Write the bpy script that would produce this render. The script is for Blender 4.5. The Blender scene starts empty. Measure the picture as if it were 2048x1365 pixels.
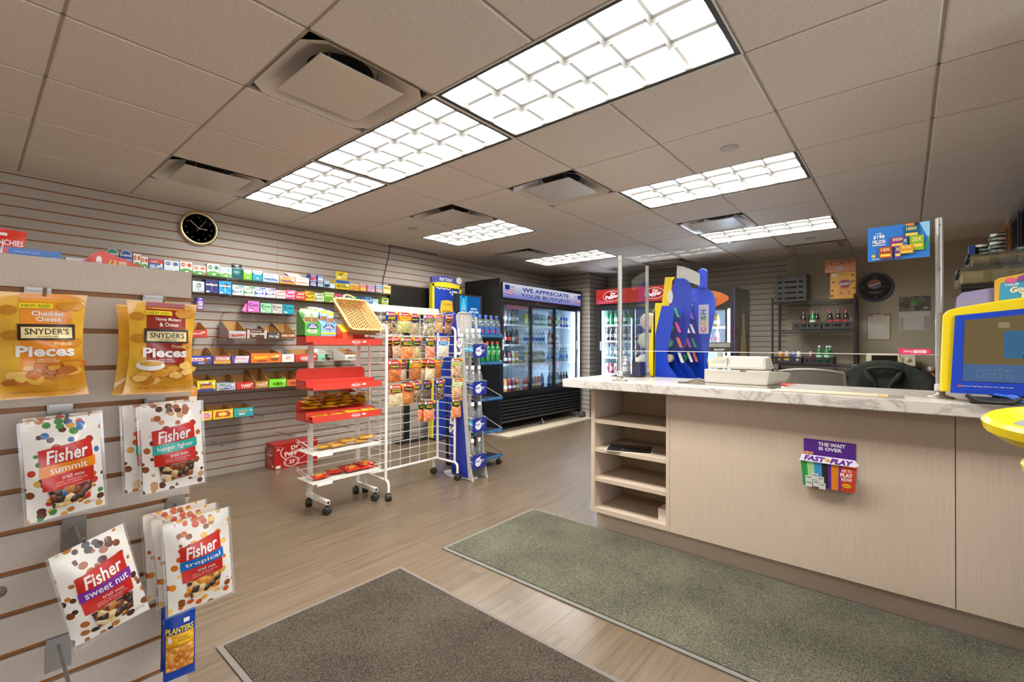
import bpy, bmesh, math, random
from mathutils import Vector, Matrix
random.seed(7)
SC = bpy.context.scene
COL = SC.collection
PI = math.pi

# ---------------------------------------------------------------- camera, world, exposure
F_PX = 925.57
YAW, PITCH, ROLL = 0.706023639, 7.768e-3, 4.527e-3
cam = bpy.data.cameras.new('camera')
cam.sensor_fit = 'HORIZONTAL'; cam.sensor_width = 36.0; cam.lens = F_PX / 2048 * 36.0
cam.clip_start = 0.02; cam.clip_end = 60
camo = bpy.data.objects.new('camera', cam); COL.objects.link(camo)
_F = Vector((math.cos(YAW), math.sin(YAW), 0)); _R = Vector((math.sin(YAW), -math.cos(YAW), 0)); _Z = Vector((0, 0, 1))
_F2 = _F * math.cos(PITCH) + _Z * math.sin(PITCH); _U2 = _Z * math.cos(PITCH) - _F * math.sin(PITCH)
_R3 = _R * math.cos(ROLL) + _U2 * math.sin(ROLL); _U3 = _U2 * math.cos(ROLL) - _R * math.sin(ROLL)
camo.matrix_world = Matrix(((_R3.x, _U3.x, -_F2.x, 0), (_R3.y, _U3.y, -_F2.y, 0), (_R3.z, _U3.z, -_F2.z, 1.186), (0, 0, 0, 1)))
SC.camera = camo
world = bpy.data.worlds.new('world'); SC.world = world; world.use_nodes = True
world.node_tree.nodes['Background'].inputs[0].default_value = (0.9, 0.92, 1.0, 1)
world.node_tree.nodes['Background'].inputs[1].default_value = 2.8
vs = SC.view_settings
vs.view_transform = 'Standard'; vs.look = 'None'; vs.gamma = 1.0; vs.use_curve_mapping = False
vs.exposure = 0.86
cy = SC.cycles
cy.max_bounces = 6; cy.diffuse_bounces = 4; cy.glossy_bounces = 3; cy.transparent_max_bounces = 40; cy.transmission_bounces = 8
cy.use_denoising = True; cy.use_adaptive_sampling = True; cy.adaptive_threshold = 0.04; cy.sample_clamp_indirect = 6.0; cy.caustics_reflective = False; cy.caustics_refractive = False
TROFFER_STRENGTH = 17.0
TROFFER_COLOR = (1.0, 1.0, 0.97)
COOLER_STRENGTH = 120.0

# ---------------------------------------------------------------- materials
def srgb(h):
    if not isinstance(h, str): return tuple(h)
    h = h.lstrip('#'); out = []
    for i in (0, 2, 4):
        c = int(h[i:i+2], 16) / 255
        out.append(c / 12.92 if c <= 0.04045 else ((c + 0.055) / 1.055) ** 2.4)
    return tuple(out)
_M = {}
def newmat(name):
    m = bpy.data.materials.new(name); m.use_nodes = True
    nt = m.node_tree; nt.nodes.clear()
    out = nt.nodes.new('ShaderNodeOutputMaterial')
    return m, nt, out
def pr(nt, col, rough=0.5, metal=0.0, spec=0.5):
    b = nt.nodes.new('ShaderNodeBsdfPrincipled')
    b.inputs['Base Color'].default_value = (*col, 1); b.inputs['Roughness'].default_value = rough
    b.inputs['Metallic'].default_value = metal; b.inputs['Specular IOR Level'].default_value = spec
    return b
def M(hexc, rough=0.5, metal=0.0, spec=0.5, var=0.0, scale=40.0):
    """plain painted / printed surface; var adds a faint procedural mottling"""
    key = ('M', hexc, rough, metal, spec, var, scale)
    if key in _M: return _M[key]
    m, nt, out = newmat('surface_' + str(hexc).lstrip('#')); c = srgb(hexc)
    b = pr(nt, c, rough, metal, spec)
    if var:
        n = nt.nodes.new('ShaderNodeTexNoise'); n.inputs['Scale'].default_value = scale; n.inputs['Detail'].default_value = 4
        tc = nt.nodes.new('ShaderNodeTexCoord'); nt.links.new(tc.outputs['Object'], n.inputs['Vector'])
        r = nt.nodes.new('ShaderNodeValToRGB')
        r.color_ramp.elements[0].position = 0.3; r.color_ramp.elements[1].position = 0.7
        r.color_ramp.elements[0].color = (*[max(0, x * (1 - var)) for x in c], 1); r.color_ramp.elements[1].color = (*[min(1, x * (1 + var)) for x in c], 1)
        nt.links.new(n.outputs['Fac'], r.inputs['Fac']); nt.links.new(r.outputs['Color'], b.inputs['Base Color'])
    nt.links.new(b.outputs[0], out.inputs[0]); _M[key] = m; return m
def EM(hexc, strength):
    key = ('E', hexc, strength)
    if key in _M: return _M[key]
    m, nt, out = newmat('glow'); e = nt.nodes.new('ShaderNodeEmission')
    e.inputs[0].default_value = (*srgb(hexc), 1); e.inputs[1].default_value = strength
    nt.links.new(e.outputs[0], out.inputs[0]); _M[key] = m; return m
def CLEAR(hexc='#ffffff', gloss=0.12, rough=0.03, fres=1.0, cov=0.0, covcol='#ffffff'):
    """thin clear plastic or glass: tinted see-through with a fresnel sheen"""
    key = ('C', hexc, gloss, rough, fres, cov, covcol)
    if key in _M: return _M[key]
    m, nt, out = newmat('clear_plastic')
    t = nt.nodes.new('ShaderNodeBsdfTransparent'); t.inputs[0].default_value = (*srgb(hexc), 1)
    g = nt.nodes.new('ShaderNodeBsdfGlossy'); g.inputs['Roughness'].default_value = rough
    lw = nt.nodes.new('ShaderNodeLayerWeight'); lw.inputs[0].default_value = 0.25
    ma = nt.nodes.new('ShaderNodeMath'); ma.operation = 'MULTIPLY_ADD'; ma.inputs[1].default_value = 0.6 * fres; ma.inputs[2].default_value = gloss * 0.4
    nt.links.new(lw.outputs['Fresnel'], ma.inputs[0])
    mx = nt.nodes.new('ShaderNodeMixShader'); nt.links.new(ma.outputs[0], mx.inputs[0]); nt.links.new(t.outputs[0], mx.inputs[1]); nt.links.new(g.outputs[0], mx.inputs[2])
    last = mx
    if cov:
        d = nt.nodes.new('ShaderNodeBsdfDiffuse'); d.inputs[0].default_value = (*srgb(covcol), 1)
        m2 = nt.nodes.new('ShaderNodeMixShader'); m2.inputs[0].default_value = cov
        nt.links.new(mx.outputs[0], m2.inputs[1]); nt.links.new(d.outputs[0], m2.inputs[2]); last = m2
    nt.links.new(last.outputs[0], out.inputs[0]); _M[key] = m; return m
def LIQ(hexc, rough=0.08):
    """drink seen through its bottle: saturated body with a clear gloss"""
    key = ('L', hexc, rough)
    if key in _M: return _M[key]
    m, nt, out = newmat('drink'); b = pr(nt, srgb(hexc), rough, 0, 0.6); b.inputs['Coat Weight'].default_value = 0.5
    b.inputs['Transmission Weight'].default_value = 0.25
    nt.links.new(b.outputs[0], out.inputs[0]); _M[key] = m; return m
def NUTS(cols, scale=90.0, bump=0.6, rough=0.35, coat=0.3):
    """loose nuts / chips seen through film: voronoi cells in the given colours"""
    key = ('N', tuple(cols), scale, bump, rough)
    if key in _M: return _M[key]
    m, nt, out = newmat('nut_fill'); b = pr(nt, (0.5, 0.4, 0.3), rough); b.inputs['Coat Weight'].default_value = coat; b.inputs['Coat Roughness'].default_value = 0.12
    tc = nt.nodes.new('ShaderNodeTexCoord')
    v = nt.nodes.new('ShaderNodeTexVoronoi'); v.inputs['Scale'].default_value = scale; v.feature = 'F1'
    nt.links.new(tc.outputs['Object'], v.inputs['Vector'])
    sx = nt.nodes.new('ShaderNodeSeparateColor'); nt.links.new(v.outputs['Color'], sx.inputs[0])
    r = nt.nodes.new('ShaderNodeValToRGB'); r.color_ramp.interpolation = 'CONSTANT'
    n = len(cols)
    while len(r.color_ramp.elements) < n: r.color_ramp.elements.new(0.5)
    for i, c in enumerate(cols):
        r.color_ramp.elements[i].position = i / n; r.color_ramp.elements[i].color = (*srgb(c), 1)
    nt.links.new(sx.outputs[0], r.inputs['Fac'])
    nt.links.new(r.outputs['Color'], b.inputs['Base Color'])
    bp = nt.nodes.new('ShaderNodeBump'); bp.inputs['Strength'].default_value = bump; bp.inputs['Distance'].default_value = 0.006; bp.invert = True
    nt.links.new(v.outputs['Distance'], bp.inputs['Height']); nt.links.new(bp.outputs[0], b.inputs['Normal'])
    nt.links.new(b.outputs[0], out.inputs[0]); _M[key] = m; return m
def PRINTNUTS(base, spots, scale=38.0, amount=0.42, coat=0.4):
    """glossy pouch print: scattered nuts in several colours on a plain ground"""
    key = ('P', base, tuple(spots), scale, amount)
    if key in _M: return _M[key]
    m, nt, out = newmat('pouch_print'); b = pr(nt, srgb(base), 0.4); b.inputs['Coat Weight'].default_value = coat; b.inputs['Coat Roughness'].default_value = 0.1
    tc = nt.nodes.new('ShaderNodeTexCoord')
    v = nt.nodes.new('ShaderNodeTexVoronoi'); v.inputs['Scale'].default_value = scale
    nt.links.new(tc.outputs['Object'], v.inputs['Vector'])
    sx = nt.nodes.new('ShaderNodeSeparateColor'); nt.links.new(v.outputs['Color'], sx.inputs[0])
    r = nt.nodes.new('ShaderNodeValToRGB'); r.color_ramp.interpolation = 'CONSTANT'
    while len(r.color_ramp.elements) < len(spots): r.color_ramp.elements.new(0.5)
    for i, c in enumerate(spots):
        r.color_ramp.elements[i].position = i / len(spots); r.color_ramp.elements[i].color = (*srgb(c), 1)
    nt.links.new(sx.outputs[0], r.inputs['Fac'])
    lt = nt.nodes.new('ShaderNodeMath'); lt.operation = 'LESS_THAN'; lt.inputs[1].default_value = amount
    nt.links.new(v.outputs['Distance'], lt.inputs[0])
    mx = nt.nodes.new('ShaderNodeMix'); mx.data_type = 'RGBA'; mx.inputs[6].default_value = (*srgb(base), 1)
    nt.links.new(lt.outputs[0], mx.inputs[0]); nt.links.new(r.outputs['Color'], mx.inputs[7])
    nt.links.new(mx.outputs[2], b.inputs['Base Color']); nt.links.new(b.outputs[0], out.inputs[0]); _M[key] = m; return m

# ---------------------------------------------------------------- mesh builder
_TXT = {}
def text_mesh(s, bold=0.0, shear=0.0):
    key = (s, bold, shear)
    if key in _TXT: return _TXT[key]
    cu = bpy.data.curves.new('lettering', 'FONT'); cu.body = s; cu.size = 1.0; cu.resolution_u = 2
    cu.offset = bold; cu.shear = shear; cu.align_x = 'LEFT'; cu.fill_mode = 'FRONT'
    ob = bpy.data.objects.new('lettering', cu)
    me = bpy.data.meshes.new_from_object(ob)
    vs_ = [(v.co.x, v.co.y) for v in me.vertices]; fs = [tuple(p.vertices) for p in me.polygons]
    bpy.data.objects.remove(ob); bpy.data.curves.remove(cu); bpy.data.meshes.remove(me)
    if not vs_: vs_ = [(0, 0)]
    x0 = min(v[0] for v in vs_); x1 = max(v[0] for v in vs_); y0 = min(v[1] for v in vs_); y1 = max(v[1] for v in vs_)
    w = max(1e-6, x1 - x0); h = max(1e-6, y1 - y0)
    vs_ = [((x - x0) / w - 0.5, (y - y0) / h - 0.5) for x, y in vs_]
    _TXT[key] = (vs_, fs, w / h); return _TXT[key]

class MB:
    def __init__(s): s.v = []; s.f = []; s.m = []; s.mats = []; s.smooth = []; s.lay = 0
    def mi(s, mat):
        if mat is None: return 0
        if mat not in s.mats: s.mats.append(mat)
        return s.mats.index(mat)
    def add(s, vs_, fs, mat=None, smooth=False):
        o = len(s.v); s.v += [tuple(v) for v in vs_]; k = s.mi(mat)
        for f in fs: s.f.append(tuple(o + i for i in f)); s.m.append(k); s.smooth.append(smooth)
        return s
    def box(s, x0, x1, y0, y1, z0, z1, mat=None):
        return s.add([(x0, y0, z0), (x1, y0, z0), (x1, y1, z0), (x0, y1, z0), (x0, y0, z1), (x1, y0, z1), (x1, y1, z1), (x0, y1, z1)],
                     [(3, 2, 1, 0), (4, 5, 6, 7), (0, 1, 5, 4), (1, 2, 6, 5), (2, 3, 7, 6), (3, 0, 4, 7)], mat)
    def hexa(s, p, mat=None):
        return s.add(p, [(3, 2, 1, 0), (4, 5, 6, 7), (0, 1, 5, 4), (1, 2, 6, 5), (2, 3, 7, 6), (3, 0, 4, 7)], mat)
    def quad(s, a, b, c, d, mat=None): return s.add([a, b, c, d], [(0, 1, 2, 3)], mat)
    def prism(s, poly, d0, d1, axis='y', mat=None):
        """poly in the two other axes, extruded along axis; poly counter-clockwise seen from -axis for y"""
        n = len(poly)
        def P(a, b, d):
            return {'x': (d, a, b), 'y': (a, d, b), 'z': (a, b, d)}[axis]
        vs_ = [P(a, b, d0) for a, b in poly] + [P(a, b, d1) for a, b in poly]
        fs = [tuple(range(n)), tuple(range(2 * n - 1, n - 1, -1))] + [(i, i + n, (i + 1) % n + n, (i + 1) % n) for i in range(n)]
        return s.add(vs_, fs, mat)
    def tube(s, pts, r, n=8, mat=None, caps=True, smooth=True):
        pts = [Vector(p) for p in pts]; k = len(pts); vs_ = []; fs = []
        rs = r if isinstance(r, (list, tuple)) else [r] * k
        t0 = (pts[1] - pts[0]).normalized()
        up = Vector((0, 0, 1)) if abs(t0.z) < 0.9 else Vector((1, 0, 0))
        a = t0.cross(up).normalized()
        for i, p in enumerate(pts):
            if i == 0: t = t0
            elif i == k - 1: t = (pts[i] - pts[i - 1]).normalized()
            else: t = ((pts[i] - pts[i - 1]).normalized() + (pts[i + 1] - pts[i]).normalized()).normalized()
            a = (a - t * a.dot(t))
            a = a.normalized() if a.length > 1e-6 else t.orthogonal().normalized()
            b = t.cross(a)
            for j in range(n):
                th = 2 * PI * j / n + (PI / 4 if n == 4 else 0); vs_.append(p + (a * math.cos(th) + b * math.sin(th)) * rs[i])
        for i in range(k - 1):
            for j in range(n): fs.append((i * n + j, i * n + (j + 1) % n, (i + 1) * n + (j + 1) % n, (i + 1) * n + j))
        s.add(vs_, fs, mat, smooth and n > 4)
        if caps:
            s.add(vs_[:n], [tuple(range(n - 1, -1, -1))], mat); s.add(vs_[-n:], [tuple(range(n))], mat)
        return s
    def lathe(s, prof, n=16, c=(0, 0, 0), mat=None, smooth=True, axis='z', sq=None, caps=True):
        vs_ = []; fs = []
        for r, z in prof:
            for j in range(n):
                th = 2 * PI * (j + 0.5) / n; x, y = r * math.cos(th), r * math.sin(th)
                if sq:
                    f = 1.0 / max(abs(math.cos(th)) ** sq + abs(math.sin(th)) ** sq, 1e-6) ** (1.0 / sq); x, y = r * f * math.cos(th), r * f * math.sin(th)
                q = {'z': (x, y, z), 'y': (x, z, y), 'x': (z, x, y)}[axis]
                vs_.append((q[0] + c[0], q[1] + c[1], q[2] + c[2]))
        k = len(prof)
        for i in range(k - 1):
            for j in range(n):
                q = (i * n + j, i * n + (j + 1) % n, (i + 1) * n + (j + 1) % n, (i + 1) * n + j)
                fs.append(q if axis != 'y' else q[::-1])
        s.add(vs_, fs, mat, smooth)
        if caps:
            a = list(range(n - 1, -1, -1)); b = list(range(n))
            if axis == 'y': a, b = a[::-1], b[::-1]
            if prof[0][0] > 1e-5: s.add(vs_[:n], [tuple(a)], mat)
            if prof[-1][0] > 1e-5: s.add(vs_[-n:], [tuple(b)], mat)
        return s
    def grid(s, fn, nu, nv, mat=None, smooth=True, flip=False):
        vs_ = [fn(i / nu, j / nv) for j in range(nv + 1) for i in range(nu + 1)]
        fs = []
        for j in range(nv):
            for i in range(nu):
                q = (j * (nu + 1) + i, j * (nu + 1) + i + 1, (j + 1) * (nu + 1) + i + 1, (j + 1) * (nu + 1) + i)
                fs.append(q[::-1] if flip else q)
        return s.add(vs_, fs, mat, smooth)
    # flat print in the local x/z plane, each call one layer closer to the viewer (-y)
    def _lay(s): s.lay += 1; return -0.0004 * s.lay
    def rect(s, x, z, w, h, mat, skew=0.0, y=0.0):
        d = s._lay() + y
        return s.add([(x - w / 2 - skew, d, z - h / 2), (x + w / 2 - skew, d, z - h / 2), (x + w / 2 + skew, d, z + h / 2), (x - w / 2 + skew, d, z + h / 2)], [(0, 1, 2, 3)], mat)
    def ell(s, x, z, w, h, mat, n=20, y=0.0):
        d = s._lay() + y
        return s.add([(x + w / 2 * math.cos(2 * PI * i / n), d, z + h / 2 * math.sin(2 * PI * i / n)) for i in range(n)], [tuple(range(n))], mat)
    def poly(s, pts, mat, y=0.0):
        d = s._lay() + y
        return s.add([(a, d, b) for a, b in pts], [tuple(range(len(pts)))], mat)
    def text(s, t, x, z, w, h, mat, bold=0.0, shear=0.0, rot=0.0, y=0.0):
        """lettering centred on x,z, stretched into w by h (h=None keeps its proportion)"""
        vs_, fs, asp = text_mesh(t, bold, shear); d = s._lay() + y
        if h is None: h = w / asp
        if w is None: w = h * asp
        c, sn = math.cos(rot), math.sin(rot)
        return s.add([(x + (a * w) * c - (b * h) * sn, d, z + (a * w) * sn + (b * h) * c) for a, b in vs_], fs, mat)
    def xf(s, mtx):
        s.v = [tuple(mtx @ Vector(v)) for v in s.v]; return s
    def merge(s, o):
        base = len(s.v); s.v += o.v
        for f, k, sm in zip(o.f, o.m, o.smooth):
            s.f.append(tuple(base + i for i in f)); s.m.append(s.mi(o.mats[k]) if o.mats else 0); s.smooth.append(sm)
        return s
    def mesh(s, name, mats=None, bevel=0.0, seg=2):
        me = bpy.data.meshes.new(name); me.from_pydata(s.v, [], s.f)
        for m in (s.mats or mats or []): me.materials.append(m)
        me.polygons.foreach_set('material_index', s.m); me.polygons.foreach_set('use_smooth', s.smooth)
        if bevel:
            bm = bmesh.new(); bm.from_mesh(me); bmesh.ops.remove_doubles(bm, verts=bm.verts, dist=1e-5)
            ed = [e for e in bm.edges if len(e.link_faces) == 2 and e.calc_face_angle(0) > 0.6]
            bmesh.ops.bevel(bm, geom=ed, offset=bevel, segments=seg, affect='EDGES', profile=0.6, clamp_overlap=True)
            bm.to_mesh(me); bm.free()
        me.update(); return me

# ---------------------------------------------------------------- objects
def ob(name, mesh, parent=None, loc=(0, 0, 0), rot=(0, 0, 0), mat=None, bevel=0.0):
    if isinstance(mesh, MB): mesh = mesh.mesh(name, [mat] if mat else None, bevel)
    elif mat and not mesh.materials: mesh.materials.append(mat)
    o = bpy.data.objects.new(name, mesh); COL.objects.link(o)
    o.location = loc; o.rotation_euler = rot
    if parent is not None: o.parent = parent
    return o
def tag(o, label, cat, group=None, kind=None):
    o['label'] = label; o['category'] = cat
    if group: o['group'] = group
    if kind: o['kind'] = kind
    return o
def thing(name, label, cat, loc=(0, 0, 0), rz=0.0, group=None, rx=0.0, ry=0.0):
    o = bpy.data.objects.new(name, None); o.empty_display_size = 0.05; COL.objects.link(o)
    o.location = loc; o.rotation_euler = (rx, ry, rz); return tag(o, label, cat, group)
def dup(root, loc=None, rot=None, label=None, group=None, parent=None):
    c = root.copy(); COL.objects.link(c)
    if parent is not None: c.parent = parent
    if loc is not None: c.location = loc
    if rot is not None: c.rotation_euler = rot
    if label: c['label'] = label
    if group: c['group'] = group
    for ch in list(root.children): dup(ch, parent=c)
    return c
def struct(name, mesh, mat=None, loc=(0, 0, 0), label=None, parent=None):
    o = ob(name, mesh, parent, loc, mat=mat)
    if parent is None: o['kind'] = 'structure'
    if label: o['label'] = label
    return o
TOWARD_X = -PI / 2        # rotation for things whose front (local -y) looks along -x
WHITE = M('#e8e4dc', 0.45); BLACK = M('#141414', 0.45); CHROME = M('#c8c8c8', 0.22, 1.0); STEEL = M('#a9a9a6', 0.35, 0.9)
# ---------------------------------------------------------------- the room
CEIL = 2.376; YL = 4.715; XB = 7.18; YR = -0.70; XREAR = -1.6; YE = -2.6; XE = 2.3
GX, GY, GS = 2.0403, 0.5043, 0.6096          # ceiling grid origin and module
# --- floor of vinyl planks
def plank_mat():
    m, nt, out = newmat('vinyl_plank'); b = pr(nt, (0.3, 0.25, 0.2), 0.28, 0, 0.7)
    tc = nt.nodes.new('ShaderNodeNewGeometry'); oi = nt.nodes.new('ShaderNodeObjectInfo')
    off = nt.nodes.new('ShaderNodeVectorMath'); off.operation = 'MULTIPLY_ADD'
    cb = nt.nodes.new('ShaderNodeCombineXYZ'); nt.links.new(oi.outputs['Random'], cb.inputs[0]); nt.links.new(oi.outputs['Random'], cb.inputs[1])
    nt.links.new(cb.outputs[0], off.inputs[0]); off.inputs[1].default_value = (37, 11, 0); nt.links.new(tc.outputs['Position'], off.inputs[2])
    mp = nt.nodes.new('ShaderNodeMapping'); mp.inputs['Scale'].default_value = (1.6, 34, 1); nt.links.new(off.outputs[0], mp.inputs['Vector'])
    n1 = nt.nodes.new('ShaderNodeTexNoise'); n1.inputs['Scale'].default_value = 1.0; n1.inputs['Detail'].default_value = 7; n1.inputs['Roughness'].default_value = 0.65; n1.inputs['Distortion'].default_value = 0.6
    nt.links.new(mp.outputs[0], n1.inputs['Vector'])
    mp2 = nt.nodes.new('ShaderNodeMapping'); mp2.inputs['Scale'].default_value = (4, 190, 1); nt.links.new(off.outputs[0], mp2.inputs['Vector'])
    n2 = nt.nodes.new('ShaderNodeTexNoise'); n2.inputs['Scale'].default_value = 1.0; n2.inputs['Detail'].default_value = 4; nt.links.new(mp2.outputs[0], n2.inputs['Vector'])
    ad = nt.nodes.new('ShaderNodeMath'); ad.operation = 'MULTIPLY_ADD'; ad.inputs[1].default_value = 0.35; nt.links.new(n2.outputs['Fac'], ad.inputs[0]); nt.links.new(n1.outputs['Fac'], ad.inputs[2])
    ad2 = nt.nodes.new('ShaderNodeMath'); ad2.operation = 'MULTIPLY_ADD'; ad2.inputs[1].default_value = 0.07; nt.links.new(oi.outputs['Random'], ad2.inputs[0]); nt.links.new(ad.outputs[0], ad2.inputs[2])
    r = nt.nodes.new('ShaderNodeValToRGB'); e = r.color_ramp.elements
    e[0].position = 0.42; e[0].color = (*srgb('#4d4032'), 1); e[1].position = 0.98; e[1].color = (*srgb('#796852'), 1)
    x = e.new(0.60); x.color = (*srgb('#615241'), 1); x = e.new(0.76); x.color = (*srgb('#6c5c49'), 1)
    nt.links.new(ad2.outputs[0], r.inputs['Fac']); nt.links.new(r.outputs['Color'], b.inputs['Base Color'])
    bp = nt.nodes.new('ShaderNodeBump'); bp.inputs['Strength'].default_value = 0.12; bp.inputs['Distance'].default_value = 0.002; nt.links.new(ad.outputs[0], bp.inputs['Height']); nt.links.new(bp.outputs[0], b.inputs['Normal'])
    nt.links.new(b.outputs[0], out.inputs[0]); return m
floor = struct('floor', MB().box(XREAR - 0.1, XB + 0.1, YE - 0.1, YL + 0.1, -0.08, -0.004), M('#4f463c', 0.6), label='grey brown vinyl plank floor')
PW, PL = 0.178, 1.22
pm = plank_mat()
pmesh = MB().box(0, PL - 0.0007, 0, PW - 0.0007, -0.003, 0).mesh('plank', [pm])
row = 0; y = YE
while y < YL:
    x = XREAR - (row * 0.47 % 1) * PL
    while x < XB:
        x0, x1 = max(x, XREAR), min(x + PL, XE if y < YR - PW else XB); y1 = min(y + PW, YL)
        if x1 - x0 > 0.03:
            if x1 - x0 > PL - 0.01 and y1 - y > PW - 0.01: ob('plank', pmesh, floor, (x0, y, 0))
            else: ob('plank', MB().box(0, x1 - x0 - 0.0012, 0, y1 - y - 0.0012, -0.003, 0), floor, (x0, y, 0), mat=pm)
        x += PL
    y += PW; row += 1
# --- ceiling of square tiles in a grid
def tile_mat():
    m, nt, out = newmat('ceiling_tile'); b = pr(nt, srgb('#ddd4c9'), 0.9, 0, 0.1)
    tc = nt.nodes.new('ShaderNodeNewGeometry')
    n = nt.nodes.new('ShaderNodeTexNoise'); n.inputs['Scale'].default_value = 160; n.inputs['Detail'].default_value = 3; nt.links.new(tc.outputs['Position'], n.inputs['Vector'])
    r = nt.nodes.new('ShaderNodeValToRGB'); r.color_ramp.elements[0].position = 0.34; r.color_ramp.elements[0].color = (*srgb('#cfc4b9'), 1)
    r.color_ramp.elements[1].position = 0.52; r.color_ramp.elements[1].color = (*srgb('#e2d8ce'), 1)
    nt.links.new(n.outputs['Fac'], r.inputs['Fac']); nt.links.new(r.outputs['Color'], b.inputs['Base Color'])
    bp = nt.nodes.new('ShaderNodeBump'); bp.inputs['Strength'].default_value = 0.3; bp.inputs['Distance'].default_value = 0.002; nt.links.new(n.outputs['Fac'], bp.inputs['Height']); nt.links.new(bp.outputs[0], b.inputs['Normal'])
    nt.links.new(b.outputs[0], out.inputs[0]); return m
LIGHTS = [(-5, 2), (-1, -4), (-1, 0), (-1, 2), (-1, 4), (2, 0), (5, 0), (2, 4), (5, 4)]           # cells (2 ft modules) of the first half of each 2x4 light
VENTS = [(-2, 2), (-2, 5), (1, 2), (1, 4), (4, 1), (4, 5), (7, 3), (7, 0)]
LCELLS = set(); 
for a, b_ in LIGHTS: LCELLS |= {(a, b_), (a, b_ + 1)}
ceiling = struct('ceiling', MB().box(XREAR - 0.1, XB + 0.1, YE - 0.1, YL + 0.1, CEIL + 0.13, CEIL + 0.2), M('#6b645c', 0.9), label='suspended ceiling of speckled square tiles in a slim grid')
tm = tile_mat(); gm = M('#a89c8d', 0.6); G2 = 0.006
def tile_mesh(w, d):
    mb = MB(); t = 0.0085
    mb.box(0, w, 0, d, 0.004, 0.016); a = 0.006
    mb.hexa([(a, a, 0), (w - a, a, 0), (w - a, d - a, 0), (a, d - a, 0), (0, 0, 0.004), (w, 0, 0.004), (w, d, 0.004), (0, d, 0.004)])
    return mb
tmesh = tile_mesh(GS - 2 * G2, GS - 2 * G2).mesh('tile', [tm])
i0 = math.floor((XREAR - GX) / GS); i1 = math.ceil((XB - GX) / GS); j0 = math.floor((YE - GY) / GS); j1 = math.ceil((YL - GY) / GS)
for i in range(i0, i1):
    for j in range(j0, j1):
        if (i, j) in LCELLS or (i, j) in VENTS: continue
        x0, x1 = GX + i * GS + G2, GX + (i + 1) * GS - G2; y0, y1 = GY + j * GS + G2, GY + (j + 1) * GS - G2
        x0c, x1c, y0c, y1c = max(x0, XREAR), min(x1, XB if y1 > YR else XE), max(y0, YE), min(y1, YL)
        if x1c - x0c < 0.03 or y1c - y0c < 0.03: continue
        if x1c == x1 and x0c == x0 and y0c == y0 and y1c == y1: ob('tile', tmesh, ceiling, (x0, y0, CEIL))
        else: ob('tile', tile_mesh(x1c - x0c, y1c - y0c), ceiling, (x0c, y0c, CEIL), mat=tm)
def in_light(i, j): return (i, j) in LCELLS
teex = MB().box(-0.012, 0.012, 0, GS, 0.006, 0.03).mesh('tee', [gm]); teey = MB().box(0, GS, -0.012, 0.012, 0.006, 0.03).mesh('tee', [gm])
for i in range(i0, i1 + 1):
    for j in range(j0, j1 + 1):
        x, y = GX + i * GS, GY + j * GS
        if XREAR < x < XB and y + GS > YE and y < YL and (x < XE or y + GS > YR):                # member along y at x, between rows j and j+1
            ya, yb = max(y, YR if x > XE else YE), min(y + GS, YL)
            ob('tee', teex if yb - ya > GS - 1e-4 else MB().box(-0.012, 0.012, 0, yb - ya, 0.006, 0.03), ceiling, (x, ya, CEIL), mat=gm)
        if YE < y < YL and x + GS > XREAR and x < (XB if y > YR else XE) and not ((i, j) in LCELLS and (i, j - 1) in LCELLS and (i, j) not in [tuple(q) for q in LIGHTS]):
            xa, xb = max(x, XREAR), min(x + GS, XB if y > YR else XE)
            ob('tee', teey if xb - xa > GS - 1e-4 else MB().box(0, xb - xa, -0.012, 0.012, 0.006, 0.03), ceiling, (xa, y, CEIL), mat=gm)
# --- louvred lights
m_hous = M('#dedbd2', 0.5); m_frame = M('#3a352e', 0.55)
m_fin, nt, out = newmat('louvre_metal'); b = pr(nt, srgb('#7c7a76'), 0.35, 0.55, 0.5); nt.links.new(b.outputs[0], out.inputs[0])
m_lamp, nt, out = newmat('lamp_glow'); e = nt.nodes.new('ShaderNodeEmission'); e.inputs[0].default_value = (*TROFFER_COLOR, 1); e.inputs[1].default_value = TROFFER_STRENGTH; nt.links.new(e.outputs[0], out.inputs[0])
W, L = GS, 2 * GS
hm = MB(); T = 0.006
for a in ((0, T, 0, L), (W - T, W, 0, L), (T, W - T, 0, T), (T, W - T, L - T, L)): hm.box(a[0], a[1], a[2], a[3], 0.0, 0.10, m_hous)
hm.box(0, W, 0, L, 0.10, 0.106, m_hous)
fr = MB(); K = 0.022
for a in ((T, T + K, T, L - T), (W - T - K, W - T, T, L - T), (T + K, W - T - K, T, T + K), (T + K, W - T - K, L - T - K, L - T)): fr.box(a[0], a[1], a[2], a[3], 0.004, 0.012, m_frame)
hmesh = hm.mesh('housing'); frmesh = fr.mesh('frame')
lampm = MB().quad((0.03, 0.03, 0.042), (0.03, L - 0.03, 0.042), (W - 0.03, L - 0.03, 0.042), (W - 0.03, 0.03, 0.042), m_lamp).mesh('lamp')
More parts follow.
